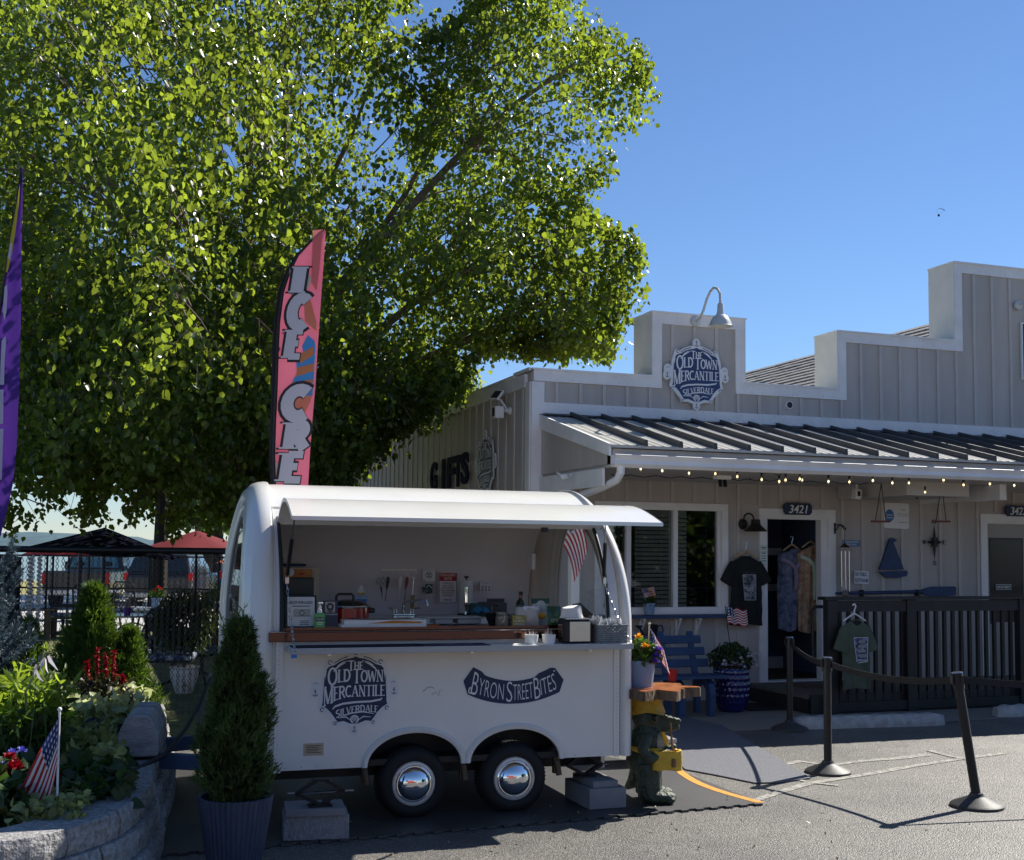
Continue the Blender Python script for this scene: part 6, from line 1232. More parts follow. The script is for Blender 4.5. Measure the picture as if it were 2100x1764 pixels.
# ================================================================ raised bed on the left
WALLM = M('retaining_block', (.17, .165, .16), .92, sc=34, alt=(.42, .41, .40), bump=1, bsc=48, bdist=.02)
rim = [(-4.6, 5.35), (-3.4, 5.38), (-2.75, 5.5), (-2.375, 5.694), (-2.201, 5.896), (-2.06, 6.29), (-2.05, 6.73), (-2.12, 7.208), (-2.255, 7.668), (-2.458, 8.645), (-2.88, 10.106), (-3.1, 10.8)]
def resample(P, step):
    P = [Vector((x, y, 0)) for x, y in P]; fine = []
    for i in range(len(P)-1):
        p0, p1, p2, p3 = P[max(i-1, 0)], P[i], P[i+1], P[min(i+2, len(P)-1)]
        for k in range(20):
            t = k/20; fine.append(.5*((2*p1)+(p2-p0)*t+(2*p0-5*p1+4*p2-p3)*t*t+(3*p1-p0-3*p2+p3)*t**3))
    fine.append(P[-1]); out = [fine[0]]; acc = 0
    for a, b in zip(fine, fine[1:]):
        acc += (b-a).length
        if acc >= step: out.append(b); acc = 0
    return out
t = thing('retaining_wall', 'curved low retaining wall of split grey concrete blocks round the flower bed', 'retaining wall'); TOPZ = .42
for c in range(3):
    pts = resample(rim, .0355); L_ = 10 if c % 2 == 0 else 10; st = (0, 5, 2)[c]; z0 = .14*(2-c); z1 = z0+.138; out = .035*c
    i = st
    while i+L_ < len(pts):
        n = 6; A = [pts[i+int(round(L_*k/n))] for k in range(n+1)]; vs = []; m = MB()
        for k, p in enumerate(A):
            q = A[min(k+1, n)]-A[max(k-1, 0)]; q.normalize(); nx = Vector((-q.y, q.x, 0)); e = .004 if k == 0 else (-.004 if k == n else 0); p = p+q*e-nx*out
            r = lambda: rnd.uniform(-.006, .006)
            vs += [p-nx*(.004+r()), p-nx*(.012+r())+Vector((0, 0, .045)), p-nx*(.012+r())+Vector((0, 0, .095)), p-nx*(.0+r())+Vector((0, 0, .138)), p+nx*.28+Vector((0, 0, .138)), p+nx*.28]
        fs = [(k*6+j, (k+1)*6+j, (k+1)*6+(j+1) % 6, k*6+(j+1) % 6) for k in range(n) for j in range(6)]+[[0, 5, 4, 3, 2, 1][::-1][::-1], [n*6+j for j in range(6)]]
        m.add([(v.x, v.y, v.z+z0) for v in vs], fs); part('wall_block', m, WALLM, t, bevel=.004); i += L_
inn = [(p.x-(b-a).normalized().y*.26*1, p.y+(b-a).normalized().x*.26) for p, a, b in [(q, w[0], w[1]) for q, w in zip(resample(rim, .4)[1:-1], zip(resample(rim, .4)[:-2], resample(rim, .4)[2:]))]]
SOIL = M('bed_soil', (.018, .012, .008), .95, var=.4, sc=12, bump=1, bsc=40, bdist=.02)
struct('flower_bed_soil', MB().slab(inn+[(-3.6, 11.3), (-9, 11.3), (-9, 5.6)], .05, .36), SOIL)
def P3(px, py, z=.4): return np.array(G(px, py, z))
def row(n, x0, x1, y0, y1, h, seed, z=.4, zl=.0):
    g = np.random.default_rng(seed); return np.array([P3(g.uniform(x0, x1), g.uniform(y0, y1), z)+np.array([0, 0, g.uniform(zl, h)]) for _ in range(n)])
IVY = leafmat('ivy_leaf', (.038, .07, .024), (.07, .14, .02), .35, var=.4, sc=6); VAR = leafmat('variegated_leaf', (.30, .32, .12), (.34, .42, .10), .35, var=.55, sc=9); LIME = leafmat('lime_leaf', (.10, .16, .02), (.38, .52, .04), .5, var=.3)
def plant(name, lab, cat, px, py, z=.38, group=None): return thing(name, lab, cat, G(px, py, z), 0, group)
def rel(t, c): return np.asarray(c)-np.array(t.location)
t = plant('ivy', 'dark green ivy with variegated leaves spilling over the front wall blocks', 'ivy', 190, 1610); leaves('dark_foliage', rel(t, row(620, 130, 262, 1545, 1655, .13, 1)), .075, IVY, t, 11, .2, .95, flat=.3); leaves('variegated_foliage', rel(t, row(560, 118, 250, 1515, 1600, .20, 2, zl=.04)), .06, VAR, t, 12, .2, .95, flat=.3)
t = plant('creeping_plant', 'pale variegated creeper along the inner edge of the wall blocks', 'plant', 110, 1660); leaves('foliage', rel(t, row(420, 15, 175, 1645, 1690, .10, 3)), .05, VAR, t, 13, .2, .95, flat=.3)
t = plant('hosta_clump', 'dark leafy clump at the left front of the flower bed', 'plant', 20, 1650); leaves('foliage', rel(t, row(260, -40, 70, 1600, 1680, .16, 4)), .10, IVY, t, 14, .2, .8, flat=.4)
t = plant('variegated_ivy', 'sunlit cream edged ivy behind the grey bumper block', 'ivy', 210, 1500); leaves('foliage', rel(t, row(620, 118, 292, 1478, 1525, .30, 5, zl=.12)), .085, leafmat('sunlit_cream_leaf', (.50, .54, .28), (.6, .64, .28), .35, var=.5, sc=9), t, 15, .2, .85); leaves('lower_foliage', rel(t, row(500, 118, 300, 1500, 1545, .16, 6)), .08, IVY, t, 16, .2, .85)  # cream leaves coloured lighter for the sunlight that the birch crown blocks
t = plant('tall_phlox', 'tall yellow green leafy stems lit by the sun at the left edge', 'plant', 45, 1560); B = row(90, -30, 120, 1545, 1600, .02, 7); Tp = B+np.column_stack([np.random.default_rng(8).normal(size=(90, 2))*.05, np.random.default_rng(9).uniform(.38, .62, 90)])
blades('stems', rel(t, B), rel(t, Tp), .008, M('plant_stem', (.08, .13, .03), .7), t, 17, .05); k_ = np.random.default_rng(10).uniform(.25, 1.02, (90, 16, 1)); lc = (B[:, None]*(1-k_)+Tp[:, None]*k_).reshape(-1, 3); hi_m = (k_.reshape(-1) > .72)
leaves('upper_foliage', rel(t, lc[hi_m]), .10, LIME, t, 18, -.05, .32); leaves('lower_foliage', rel(t, lc[~hi_m]), .11, leafmat('shaded_phlox_leaf', (.04, .075, .02), (.10, .2, .03), .4), t, 19, .2, .32)  # sun on the tops put into lime leaves, shade into darker lower ones
t = plant('hosta_flower', 'single hosta flower stalk with white lilac bells above the bed', 'flower', 62, 1560); b0 = Vector(AT(52, 1420, 7.0)); b1 = Vector(AT(78, 1368, 6.95)); b2 = Vector(AT(96, 1335, 6.9)); o = Vector(t.location)
part('stalk', MB().tube([(0, 0, 0), b0-o, b1-o, b2-o], [.008, .007, .006, .004], 6), M('pale_stalk', (.30, .36, .14), .6), t); q = [b1.lerp(b2, u)+Vector((rnd.uniform(-.02, .03), 0, 0))-o for u in (0, .15, .3, .5, .6, .7)]
blades('bells', q, [p+Vector((rnd.uniform(-.02, .07), -.02, -.07-.02*rnd.random())) for p in q], .024, M('hosta_petal', (.62, .58, .62), .6, trans=.3), t, 20); blades('buds', [b2-o]*12, [b2-o+Vector((rnd.uniform(-.03, .03), rnd.uniform(-.03, .03), rnd.uniform(.02, .06))) for _ in range(12)], .01, LIME, t, 21); blades('leaf', [b0-o]*1, [b0-o+Vector((-.07, 0, .07))], .05, LIME, t, 22, .4)
# conifers
def leaders(t, h, n, mat, seed, L=.16):
    g = np.random.default_rng(seed); B = []; T = []
    for k in range(n):
        th = g.uniform(0, 2*PI); u = g.uniform(.62, 1.0); r = .13*(1-u)+.05*g.random(); b = np.array([r*math.cos(th), r*math.sin(th), h*u]); d = np.array([.35*math.cos(th), .35*math.sin(th), 1.])+g.normal(size=3)*.12; l = L*g.uniform(.5, 1.1)
        B.append(b); T.append(b+d*l)
        for q in range(9): s_ = g.uniform(.15, .95); p = b+d*l*s_; B.append(p); T.append(p+(d*.6+g.normal(size=3)*.5)*l*.28)
    blades('top_sprays', B, T, .008, mat, t, seed, .1)
def conifer(t, h, r, n, mat, seed, z0=.02, spray=.09, pw=.9, asp=None, out=.55):
    g = np.random.default_rng(seed); u = g.uniform(0, 1, n)**.75; th = g.uniform(0, 2*PI, n); rr = r*(1-u)**pw*(.55+.5*np.sqrt(g.uniform(0, 1, n)))*(1+.18*np.sin(3*th+7*u)); rr *= 1+.22*np.sin(5*th+11*u+seed)*np.sin(9*u*2+3*th); rr = np.maximum(rr, .01)
    if asp is not None: rr = np.interp(u, *asp)*(.5+.55*np.sqrt(g.uniform(0, 1, n)))*(.93+.2*np.sin(3*th+11*u+1)+.17*np.sin(6*th-17*u))
    B = np.column_stack([rr*np.cos(th), rr*np.sin(th), z0+h*u]); d = np.column_stack([np.cos(th)*out, np.sin(th)*out, np.full(n, 1.)])+g.normal(size=(n, 3))*.35; d /= np.linalg.norm(d, axis=1)[:, None]
    BB = np.repeat(B, 5, 0); dd = np.repeat(d, 5, 0)+g.normal(size=(n*5, 3))*.42; dd /= np.linalg.norm(dd, axis=1)[:, None]; k = g.uniform(0, .6, (n*5, 1))*spray; B2 = BB+np.repeat(d, 5, 0)*k; T2 = B2+dd*spray*g.uniform(.35, .75, (n*5, 1))
    blades('foliage', np.concatenate([B, B2]), np.concatenate([B+d*spray, T2]), spray*.075, mat, t, seed, .15); part('trunk', MB().tube([(0, 0, 0), (0, 0, h*.85)], [.03, .008], 8), M('brown_bark', (.06, .04, .03), .9), t)
GOLD = leafmat('golden_conifer', (.055, .10, .015), (.14, .24, .02), .35, var=.4, sc=7)
t = plant('golden_conifer', 'broad golden green conifer behind the red flower spikes', 'conifer', 186, 1500); conifer(t, 1.0, .42, 2300, GOLD, 31, pw=.95, out=.3, spray=.12); leaders(t, .9, 40, GOLD, 53, .2); t.location = G(184, 1472, .38)
t = plant('golden_conifer', 'smaller golden green conifer right of the red flower spikes', 'conifer', 258, 1490); conifer(t, .66, .24, 900, GOLD, 32, pw=1., out=.3, spray=.11); leaders(t, .6, 20, GOLD, 54, .15); t.location = G(262, 1470, .38)
t = plant('small_conifer', 'small golden conifer beside the blue spruce at the left edge', 'conifer', 52, 1500); conifer(t, .80, .22, 700, GOLD, 33)
t = plant('blue_spruce', 'silvery blue spruce cut off at the left edge of the photo', 'spruce', -20, 1560); SPR = leafmat('spruce_needle', (.075, .11, .135), (.08, .12, .14), .2, var=.3, sc=9); g = np.random.default_rng(34); B = []; Tt = []
for k in range(90):
    th = g.uniform(0, 2*PI); u = g.uniform(0, 1)**.8; r0 = .30*(1-u)+.06; a = np.array([.03*math.cos(th), .03*math.sin(th), .15+1.15*u]); e = a+np.array([r0*math.cos(th), r0*math.sin(th), .10+.08*u])
    for q in range(90):
        s_ = g.uniform(.15, 1.); p = a+(e-a)*s_; d = g.normal(size=3); d = d/np.linalg.norm(d)*.034+(e-a)/np.linalg.norm(e-a)*.022; B.append(p); Tt.append(p+d)
blades('needles', B, Tt, .006, SPR, t, 35, .05); part('trunk', MB().tube([(0, 0, 0), (0, 0, 1.2)], [.03, .01], 8), M('brown_bark', (.06, .04, .03), .9), t)
# flowers
REDP = M('scarlet_petal', (.34, .004, .016), .55, trans=.25); BLUP = M('blue_petal', (.16, .16, .62), .6, trans=.2)
t = plant('red_lobelia', 'dark stemmed plant with four scarlet flower spikes before the conifer', 'flower', 210, 1505); o = np.array(t.location); B = []; Tt = []; SB = []; ST = []
for px, y0, y1 in ((181, 1358, 1400), (200, 1332, 1385), (218, 1342, 1385), (234, 1336, 1395), (252, 1385, 1400)):
    a = np.array(AT(px, y1, o[1]))-o; b = np.array(AT(px-1, y0, o[1]))-o; SB.append([a[0]*.6, 0, 0]); ST.append(b)
    for k in range(110): p = a+(b-a)*rnd.random(); d = g.normal(size=3)*.015; B.append(p); Tt.append(p+d)
blades('scarlet_spikes', B, Tt, .014, REDP, t, 36); blades('stems', SB, ST, .012, M('dark_stem', (.03, .012, .014), .7), t, 37, .03); leaves('foliage', cloud(420, (0, 0, .22), .26, .16, .24, 38), .08, leafmat('bronze_leaf', (.03, .03, .016), (.06, .05, .02), .3), t, 38, .3, .4)
t = plant('red_geranium', 'large round crimson geranium head left of the flag in the bed', 'flower', 35, 1640); o = np.array(t.location); q = np.array(AT(32, 1585, o[1]-.05))-o; bloom('petals', [q+g.normal(size=3)*.028 for _ in range(16)], .045, REDP, t, 39); part('stem', MB().tube([(0, 0, 0), q], .006, 6), M('plant_stem', (.08, .13, .03), .7), t)
t = plant('red_geranium', 'loose crimson geranium cluster at the foot of the flag in the bed', 'flower', 100, 1645); o = np.array(t.location); q = np.array(AT(98, 1610, o[1]-.05))-o; bloom('petals', [q+g.normal(size=3)*np.array([.05, .03, .04]) for _ in range(26)], .035, REDP, t, 40); leaves('foliage', cloud(160, (0, 0, .08), .22, .15, .09, 41), .07, IVY, t, 41, .2, .95)
t = plant('blue_salvia', 'two small violet blue flower heads at the left edge of the bed', 'flower', 20, 1630); o = np.array(t.location); bloom('petals', [np.array(AT(px, py, o[1]))-o for px, py in ((22, 1552), (26, 1545), (10, 1572), (18, 1575), (44, 1542))], .035, BLUP, t, 42); part('stem', MB().tube([(0, 0, 0), (.0, 0, .22)], .006, 6), M('plant_stem', (.08, .13, .03), .7), t)
# bed flag
fb = Vector(AT(117, 1645, 6.35)); t = thing('garden_flag', 'American flag on a white stick standing in the flower bed', 'flag', fb, 0); z1 = AT(115, 1458, 6.35).z-fb.z
part('pole', MB().tube([(0, 0, -.05), (-.004, 0, z1)], .006, 8).ball((-.004, 0, z1+.008), .012), OFFW, t); sc_ = 6.35/F
def bedflag(u, v):                                                     # hangs in a drooping fold from the stick
    a = Vector((-.004, -.004, z1-.03-.26*v)); d = Vector((-.52*(1-.25*v), 0, -1)).normalized(); L_ = .44
    p = a+d*L_*u; p.x = p.x+.10*u*v; p.y = -.01-.03*math.sin(u*5+v*4)*u-.01*math.sin(v*12)*u; p.z += .07*v*u; return tuple(p)
flagcloth(t, bedflag, 20, (6, 4))
t = plant('folded_umbrella', 'dark navy cloth cover gathered to a point among the ivy', 'cover', 188, 1545, .36); z1 = AT(188, 1472, G(188, 1545, .36).y).z-.36
def drape(a, b):
    th = 2*PI*a; r = .02+.19*b**.8*(1+.18*math.sin(9*th)*b); return (r*math.cos(th)*1.0, r*math.sin(th)*.7, z1*(1-b**1.1))
part('cloth', MB().grid(drape, 72, 14, True), M('navy_cloth', (.008, .012, .035), .8), t)
# grey bumper block standing end-on
b0 = G(281, 1560, .42); t = thing('bumper_block', 'weathered grey concrete bumper block seen end-on on top of the wall', 'bumper block', b0, R(12)); w = .13; h = .265; pr = [(-w, 0), (w, 0), (w*.97, h*.55), (w*.62, h*.93), (w*.45, h), (-w*.45, h), (-w*.62, h*.93), (-w*.97, h*.55)]
part('block', MB().prism([(x, z+.02) for x, z in pr], 0, .75), M('weathered_bumper', (.20, .195, .19), .9, sc=5, alt=(.46, .45, .44), bump=.8, bsc=30, stretch=(1, 1, 3), bdist=.012), t, bevel=.012)
# planter with arborvitae in front of the trailer
pp = G(480, 1772); t = thing('ribbed_planter', 'tall dark blue ribbed planter holding the arborvitae before the trailer', 'planter', pp, 0); PW = 355
RB = M('ribbed_navy', (.035, .05, .085), .55, sc=5, alt=(.06, .08, .125), stretch=(6, 6, .6), bump=.2)
part('pot', MB().lathe([(.145, 0), (.165, .12), (.20, .36), (.205, .385), (.19, .385), (.18, .34), (0, .34)], n=200, rib=.05, ribn=40), RB, t); part('soil', MB().slab([(.18*math.cos(PI*k/12), .18*math.sin(PI*k/12)) for k in range(24)], .345, .35), SOIL, t)
t = thing('arborvitae', 'slender dark green arborvitae growing in the ribbed planter', 'shrub', pp+Vector((0, 0, .35)), 0); ARB = leafmat('arborvitae_leaf', (.075, .115, .032), (.13, .21, .04), .3, var=.4, sc=8)
conifer(t, 1.02, .23, 4600, ARB, 50, -.02, .07, pw=.9, asp=([0, .06, .2, .4, .6, .75, .9, 1.0], [.12, .16, .185, .175, .14, .095, .05, .02])); conifer(t, .95, .2, 1100, leafmat('arborvitae_inner_shade', (.02, .032, .014), (.03, .06, .015), .25, var=.4, sc=8), 51, -.02, .11, asp=([0, .2, .5, .9, 1.], [.09, .12, .10, .03, .01]))  # second, inner growth coloured darker as shade between the outer sprays
leaders(t, .98, 46, ARB, 52)
# hose, stake
o = Vector(AT(425, 1400, 8.6)); t = solo('black_hose', MB().tube([Vector(AT(432, 1392, 8.9)), Vector(AT(405, 1455, 8.5)), Vector(AT(378, 1500, 8.2)), Vector(AT(335, 1550, 7.9)), Vector(AT(285, 1575, 7.6)), Vector(AT(250, 1592, 7.3))], .016, 8), BLACK, 'thick black hose looping from the trailer over the wall blocks', 'hose'); 
o = Vector(AT(432, 1380, 9.3)); q = Vector(AT(402, 1510, 9.3)); solo('wooden_stake', MB().beam(q, o, .03, .02), M('grey_stake', (.2, .18, .16), .8), 'thin grey wooden stake leaning behind the hose', 'stake')
# ================================================================ chain link fence and patio behind it
FY = 12.6; FX0, FX1 = -9.0, -2.35; FZ = 1.76; FBLK = M('black_fence_vinyl', (.01, .01, .011), .4)
t = thing('chain_link_fence', 'black chain link fence with round top rail between flower bed and patio', 'fence', (0, FY, 0))
part('top_rail', MB().tube([(FX0, 0, FZ), (FX1, 0, FZ)], .035, 12), FBLK, t)
for x in (-8.2, AT(164, 1130, FY).x, FX1): part('post', MB().tube([(x, .02, 0), (x, .02, FZ)], .02, 10), FBLK, t)
m = MB(); sp = .062; n = int((FX1-FX0)/sp); hz = int(1.68/(sp*.95))
V = []; Fc = []
for i in range(n):
    x = FX0+sp*i
    for s_ in (1, -1):
        pts = [(x+(sp*.5 if (j+(0 if s_ > 0 else 1)) % 2 else 0)+(0 if s_ > 0 else 0), .004*s_*(1 if j % 2 else -1), .05+sp*.95*j*1.0) for j in range(hz+1)]
        if s_ > 0:
            for (a, b) in zip(pts, pts[1:]):
                k = len(V); d = np.array(b)-np.array(a); w = np.array([-d[2], 0, d[0]]); w = w/np.linalg.norm(w)*.0034; q = np.array([0, .0034, 0]); A = np.array(a); B = np.array(b)
                V += [A+w, A-q, A-w, A+q, B+w, B-q, B-w, B+q]; Fc += [(k, k+1, k+5, k+4), (k+1, k+2, k+6, k+5), (k+2, k+3, k+7, k+6), (k+3, k, k+4, k+7)]
        else:
            for (a, b) in zip(pts, pts[1:]):
                k = len(V); d = np.array(b)-np.array(a); w = np.array([-d[2], 0, d[0]]); w = w/np.linalg.norm(w)*.0034; q = np.array([0, .0034, 0]); A = np.array(a); B = np.array(b)
                V += [A+w, A-q, A-w, A+q, B+w, B-q, B-w, B+q]; Fc += [(k, k+1, k+5, k+4), (k+1, k+2, k+6, k+5), (k+2, k+3, k+7, k+6), (k+3, k, k+4, k+7)]
WIRE = M('black_wire', (.014, .014, .015), .3, spec=.8); o = link('wire_mesh', npmesh('wire_mesh', V, Fc, WIRE), t); o['kind'] = 'stuff'
a = AT(-40, 1130, 11.9); b = AT(46, 1140, 12.3); t = thing('privacy_screen', 'black privacy screen panel with white rope lacing at the left of the fence', 'screen', (0, 0, 0))
part('screen_cloth', MB().grid(lambda u, v: (a.x+(b.x-a.x)*u+.0, a.y+(b.y-a.y)*u+.02*math.sin(u*30), .1+1.62*v-.04*u), 40, 6), M('screen_mesh', (.012, .014, .018), .9), t)
RP = M('white_rope', (.62, .60, .57), .8, trans=.2)
for px, r in ((62, .022), (80, .016)):
    c = AT(px, 1200, 12.45); z0, z1 = AT(px, 1290, 12.45).z, AT(px, 1140, 12.45).z; part('lacing_rope', MB().tube([(c.x+r*math.cos(k*.9), c.y+r*math.sin(k*.9), z0+(z1-z0)*k/120) for k in range(121)], .014, 5), RP, t)
t = thing('far_fence', 'thin dark wire fence with slim posts beyond the patio', 'fence', (0, 23.5, 0)); za, zb = AT(150, 1140, 23.5).z, AT(150, 1206, 23.5).z
for z in (za, zb): part('rail', MB().tube([(-14, 0, z), (-4.5, 0, z)], .018, 6), FBLK, t)
for px in (30, 96, 108, 182, 306, 310, 448): x = AT(px, 1180, 23.5).x; part('post', MB().tube([(x, 0, 0), (x, 0, za)], .024, 6), FBLK, t)
# patio umbrellas
def umbrella(px, py, y, r, drop, mat, lab, tilt=0., ns=8):
    a = AT(px, py, y); t = thing('patio_umbrella', lab, 'umbrella', (a.x, a.y, 0), 0, 'umbrellas over the patio'); H = a.z
    def f(u, v): th = 2*PI*u; sag = .06*v*v*(abs(math.sin(ns*th/2))); return (r*v*math.cos(th), r*v*math.sin(th), H-drop*v-sag*.6+tilt*v*math.cos(th))
    part('canopy', MB().grid(f, ns*4, 8, True), mat, t); part('pole', MB().tube([(0, 0, 0), (0, 0, H)], .024, 8), FBLK, t); m = MB()
    for k in range(ns): p = f(k/ns, 1.); m.tube([(0, 0, H-.03), (p[0]*.98, p[1]*.98, p[2]-.015)], .008, 4)
    part('rib', m, FBLK, t); part('base', MB().lathe([(0, 0), (.25, 0), (.25, .05), (.03, .08), (0, .08)], n=16), FBLK, t)
umbrella(215, 1082, 17.5, 1.12, .36, M('black_canopy', (.010, .012, .022), .9, spec=0.), 'large black patio umbrella under the birch leaves', -.07)
REDC = M('red_canopy', (.50, .05, .045), .75, trans=.4); umbrella(143, 1102, 24.5, .98, .36, REDC, 'sunlit red patio umbrella in front of the pickup truck'); umbrella(404, 1088, 20, .9, .30, M('maroon_canopy', (.24, .025, .035), .75, trans=.35), 'maroon patio umbrella beside the left end of the trailer'); umbrella(512, 1098, 21, .9, .26, M('black_canopy', (.010, .012, .022), .9, spec=0.), 'black patio umbrella seen through the trailer end window'); umbrella(520, 1134, 27, .8, .2, M('orange_canopy', (.5, .14, .06), .75, trans=.4), 'orange red umbrella far behind the trailer end window')
# cars
def vehicle(px, y, w, lab, name, paint, truck):
    c = AT(px, 1250, y); t = thing(name, lab, 'pickup truck' if truck else 'car', (c.x, y, 0), R(4)); h = w/2; DG = M('tinted_glass', (.02, .03, .035), .05, spec=.8); RL = M('tail_light_red', (.45, .008, .008), .2); CH = M('grey_bumper', (.40, .38, .35), .3, .5)
    if truck:
        part('bed_box', MB().box(-h, h, 0, 1.9, .5, 1.08), paint, t, bevel=.05); part('tailgate', MB().box(-h*.86, h*.86, -.03, -.001, .55, 1.06), paint, t, bevel=.02); part('cab', MB().add([(-h*.93, 1.9, .5), (h*.93, 1.9, .5), (h*.93, 4.2, .5), (-h*.93, 4.2, .5), (-h*.92, 1.92, 1.1), (h*.92, 1.92, 1.1), (h*.92, 4., 1.1), (-h*.92, 4., 1.1), (-h*.72, 2.1, 1.72), (h*.72, 2.1, 1.72), (h*.72, 3.3, 1.72), (-h*.72, 3.3, 1.72)], [(0, 1, 5, 4), (1, 2, 6, 5), (2, 3, 7, 6), (3, 0, 4, 7), (4, 5, 9, 8), (5, 6, 10, 9), (6, 7, 11, 10), (7, 4, 8, 11), (8, 9, 10, 11)]), paint, t, bevel=.04)
        part('rear_window', MB().add([(-h*.76, 1.90, 1.15), (h*.76, 1.90, 1.15), (h*.64, 2.06, 1.64), (-h*.64, 2.06, 1.64)], [(0, 1, 2, 3)]), M('sea_green_glass', (.16, .28, .28), .08, spec=.8), t); part('hood', MB().box(-h*.92, h*.92, 4.2, 5.4, .5, 1.05), paint, t, bevel=.06)
        for x in (-.42, .4): part('headrest', MB().ball((x, 1.93, 1.22), .14, .02, .12), BLACK, t)
        lz = (.70, 1.02); bz = (.38, .55)
    else:
        part('body', MB().box(-h, h, 0, 4.2, .45, 1.05), paint, t, bevel=.1); part('cabin', MB().add([(-h*.96, .05, 1.04), (h*.96, .05, 1.04), (h*.96, 3.2, 1.04), (-h*.96, 3.2, 1.04), (-h*.76, .4, 1.62), (h*.76, .4, 1.62), (h*.76, 2.6, 1.62), (-h*.76, 2.6, 1.62)], [(0, 1, 5, 4), (1, 2, 6, 5), (2, 3, 7, 6), (3, 0, 4, 7), (4, 5, 6, 7)]), paint, t, bevel=.06)
        part('rear_window', MB().add([(-h*.82, .06, 1.12), (h*.82, .06, 1.12), (h*.68, .36, 1.55), (-h*.68, .36, 1.55)], [(0, 1, 2, 3)]), DG, t); part('roof_rail', MB().tube([(-h*.7, .5, 1.66), (-h*.7, 2.4, 1.66)], .02, 6).tube([(h*.7, .5, 1.66), (h*.7, 2.4, 1.66)], .02, 6), CH, t); lz = (.88, 1.08); bz = (.4, .55)
    for s_ in (-1, 1):
        part('tail_light', MB().box(min(s_*h*.88, s_*h*1.0), max(s_*h*.88, s_*h*1.0), -.04, .05, *lz), RL, t, bevel=.015); part('side_mirror', MB().box(min(s_*h*1.02, s_*h*1.25), max(s_*h*1.02, s_*h*1.25), 2.9, 3.0, 1.05, 1.32), BLACK, t, bevel=.04)
        for yy in (.9, 4.2 if truck else 3.3): part('wheel', MB().tube([(s_*h*.72, yy, .36), (s_*h*.98, yy, .36)], .36, 20), RUBBER, t)
    part('bumper', MB().box(-h*.98, h*.98, -.14, -.04, *bz), CH, t, bevel=.03); part('licence_plate', MB().box(-.16, .16, -.15, -.1401, bz[0]+.01, bz[1]-.0) if truck else MB().box(-.16, .16, -.012, -.001, .66, .8), SIGNWHITE, t)
vehicle(153, 34.5, 1.9, 'dark brown pickup truck parked tail towards the patio', 'pickup_truck', M('dark_brown_paint', (.035, .028, .026), .3, coat=.6), True); vehicle(322, 33, 1.86, 'dark grey car with black rear window parked right of the pickup', 'parked_car', M('dark_grey_paint', (.03, .032, .035), .25, coat=.6), False)
q = AT(482, 1165, 30); t = vehicle(508, 36, 1.8, 'blue car glimpsed through the trailer end window', 'parked_car', M('blue_car_paint', (.03, .07, .3), .3, coat=.6), False)
t = solo('grey_bollard', MB().lathe([(0, 0), (.13, 0), (.13, .95), (.1, 1.02), (0, 1.03)], n=16), M('bollard_grey', (.42, .42, .42), .5), 'pale grey bollard post near the right side of the dark grey car', 'bollard', (*AT(396, 1200, 38).xy, 0))
# patio furniture
CUSH = M('floral_cushion', (.03, .05, .12), .85, sc=14, alt=(.35, .38, .42), thr=(.46, .54)); IRON = M('black_patio_iron', (.012, .012, .012), .5)
def chair(px, py, rz, lab, lattice=False):
    p = G(px, py); t = thing('patio_chair', lab, 'chair', p, rz, 'patio chairs behind the fence')
    part('seat_cushion', MB().box(-.27, .27, -.27, .27, .40, .48), CUSH, t, bevel=.03)
    ti = Matrix.Translation((0, .27, .46)) @ Matrix.Rotation(R(-10), 4, 'X')
    if lattice:
        part('back_frame', MB().tube([(-.27, 0, 0), (-.27, 0, .5), (-.2, 0, .58), (.2, 0, .58), (.27, 0, .5), (.27, 0, 0)], .018, 6).xf(ti), IRON, t); m = MB()
        for k in range(5):
            for j in range(5): m.tube([(-.22+.11*k+.045*math.cos(a*PI/4), 0, .06+.11*j+.045*math.sin(a*PI/4)) for a in range(9)], .009, 4)
        part('back_lattice', m.xf(ti), IRON, t)
    else: part('back_cushion', MB().box(-.27, .27, -.05, .03, 0, .62).xf(ti), CUSH, t, bevel=.03)
    part('frame', MB().tube([(-.3, .28, .62), (-.3, -.2, .64), (-.3, -.26, .42)], .016, 6).tube([(.3, .28, .62), (.3, -.2, .64), (.3, -.26, .42)], .016, 6).box(-.26, .26, -.26, .26, .375, .399), IRON, t); part('pedestal', MB().tube([(0, 0, .1), (0, 0, .38)], .03, 8), IRON, t)
    for k in range(4): a = PI/4+k*PI/2; part('leg', MB().tube([(0, 0, .14), (.2*math.cos(a), .2*math.sin(a), .08), (.3*math.cos(a), .3*math.sin(a), .01)], .018, 6), IRON, t)
chair(128, 1308, R(-75), 'floral cushioned swivel patio chair turned sideways, farthest left'); chair(187, 1306, R(180), 'lattice backed patio chair seen from behind, right of the sideways chair', True); chair(272, 1290, R(160), 'lattice backed patio chair behind the round table', True)
chair(262, 1408, R(100), 'near patio chair with pale floral seat left of the white urn', True); chair(352, 1418, R(185), 'near patio chair with pale floral seat directly behind the white urn', True); chair(412, 1400, R(250), 'near patio chair half hidden behind the trailer end', True)
def table(px, py, r, lab, pot_=None):
    p = G(px, py); t = thing('patio_table', lab, 'table', p, 0, 'patio tables'); part('table_top', MB().lathe([(0, .68), (r, .68), (r, .71), (0, .71)], n=28), M('pale_table_glass', (.36, .38, .42), .12, spec=.7), t)
    for k in range(4): a = PI/4+k*PI/2; part('leg', MB().tube([(.8*r*math.cos(a), .8*r*math.sin(a), .68), (.5*r*math.cos(a), .5*r*math.sin(a), .35), (.75*r*math.cos(a), .75*r*math.sin(a), 0)], .018, 6), IRON, t)
    return p
p = table(262, 1352, .42, 'round pale topped patio table carrying the purple pot'); p2 = table(330, 1330, .5, 'round pale topped patio table carrying the blue bucket of geraniums'); table(210, 1272, .5, 'far patio table behind the lattice chair')
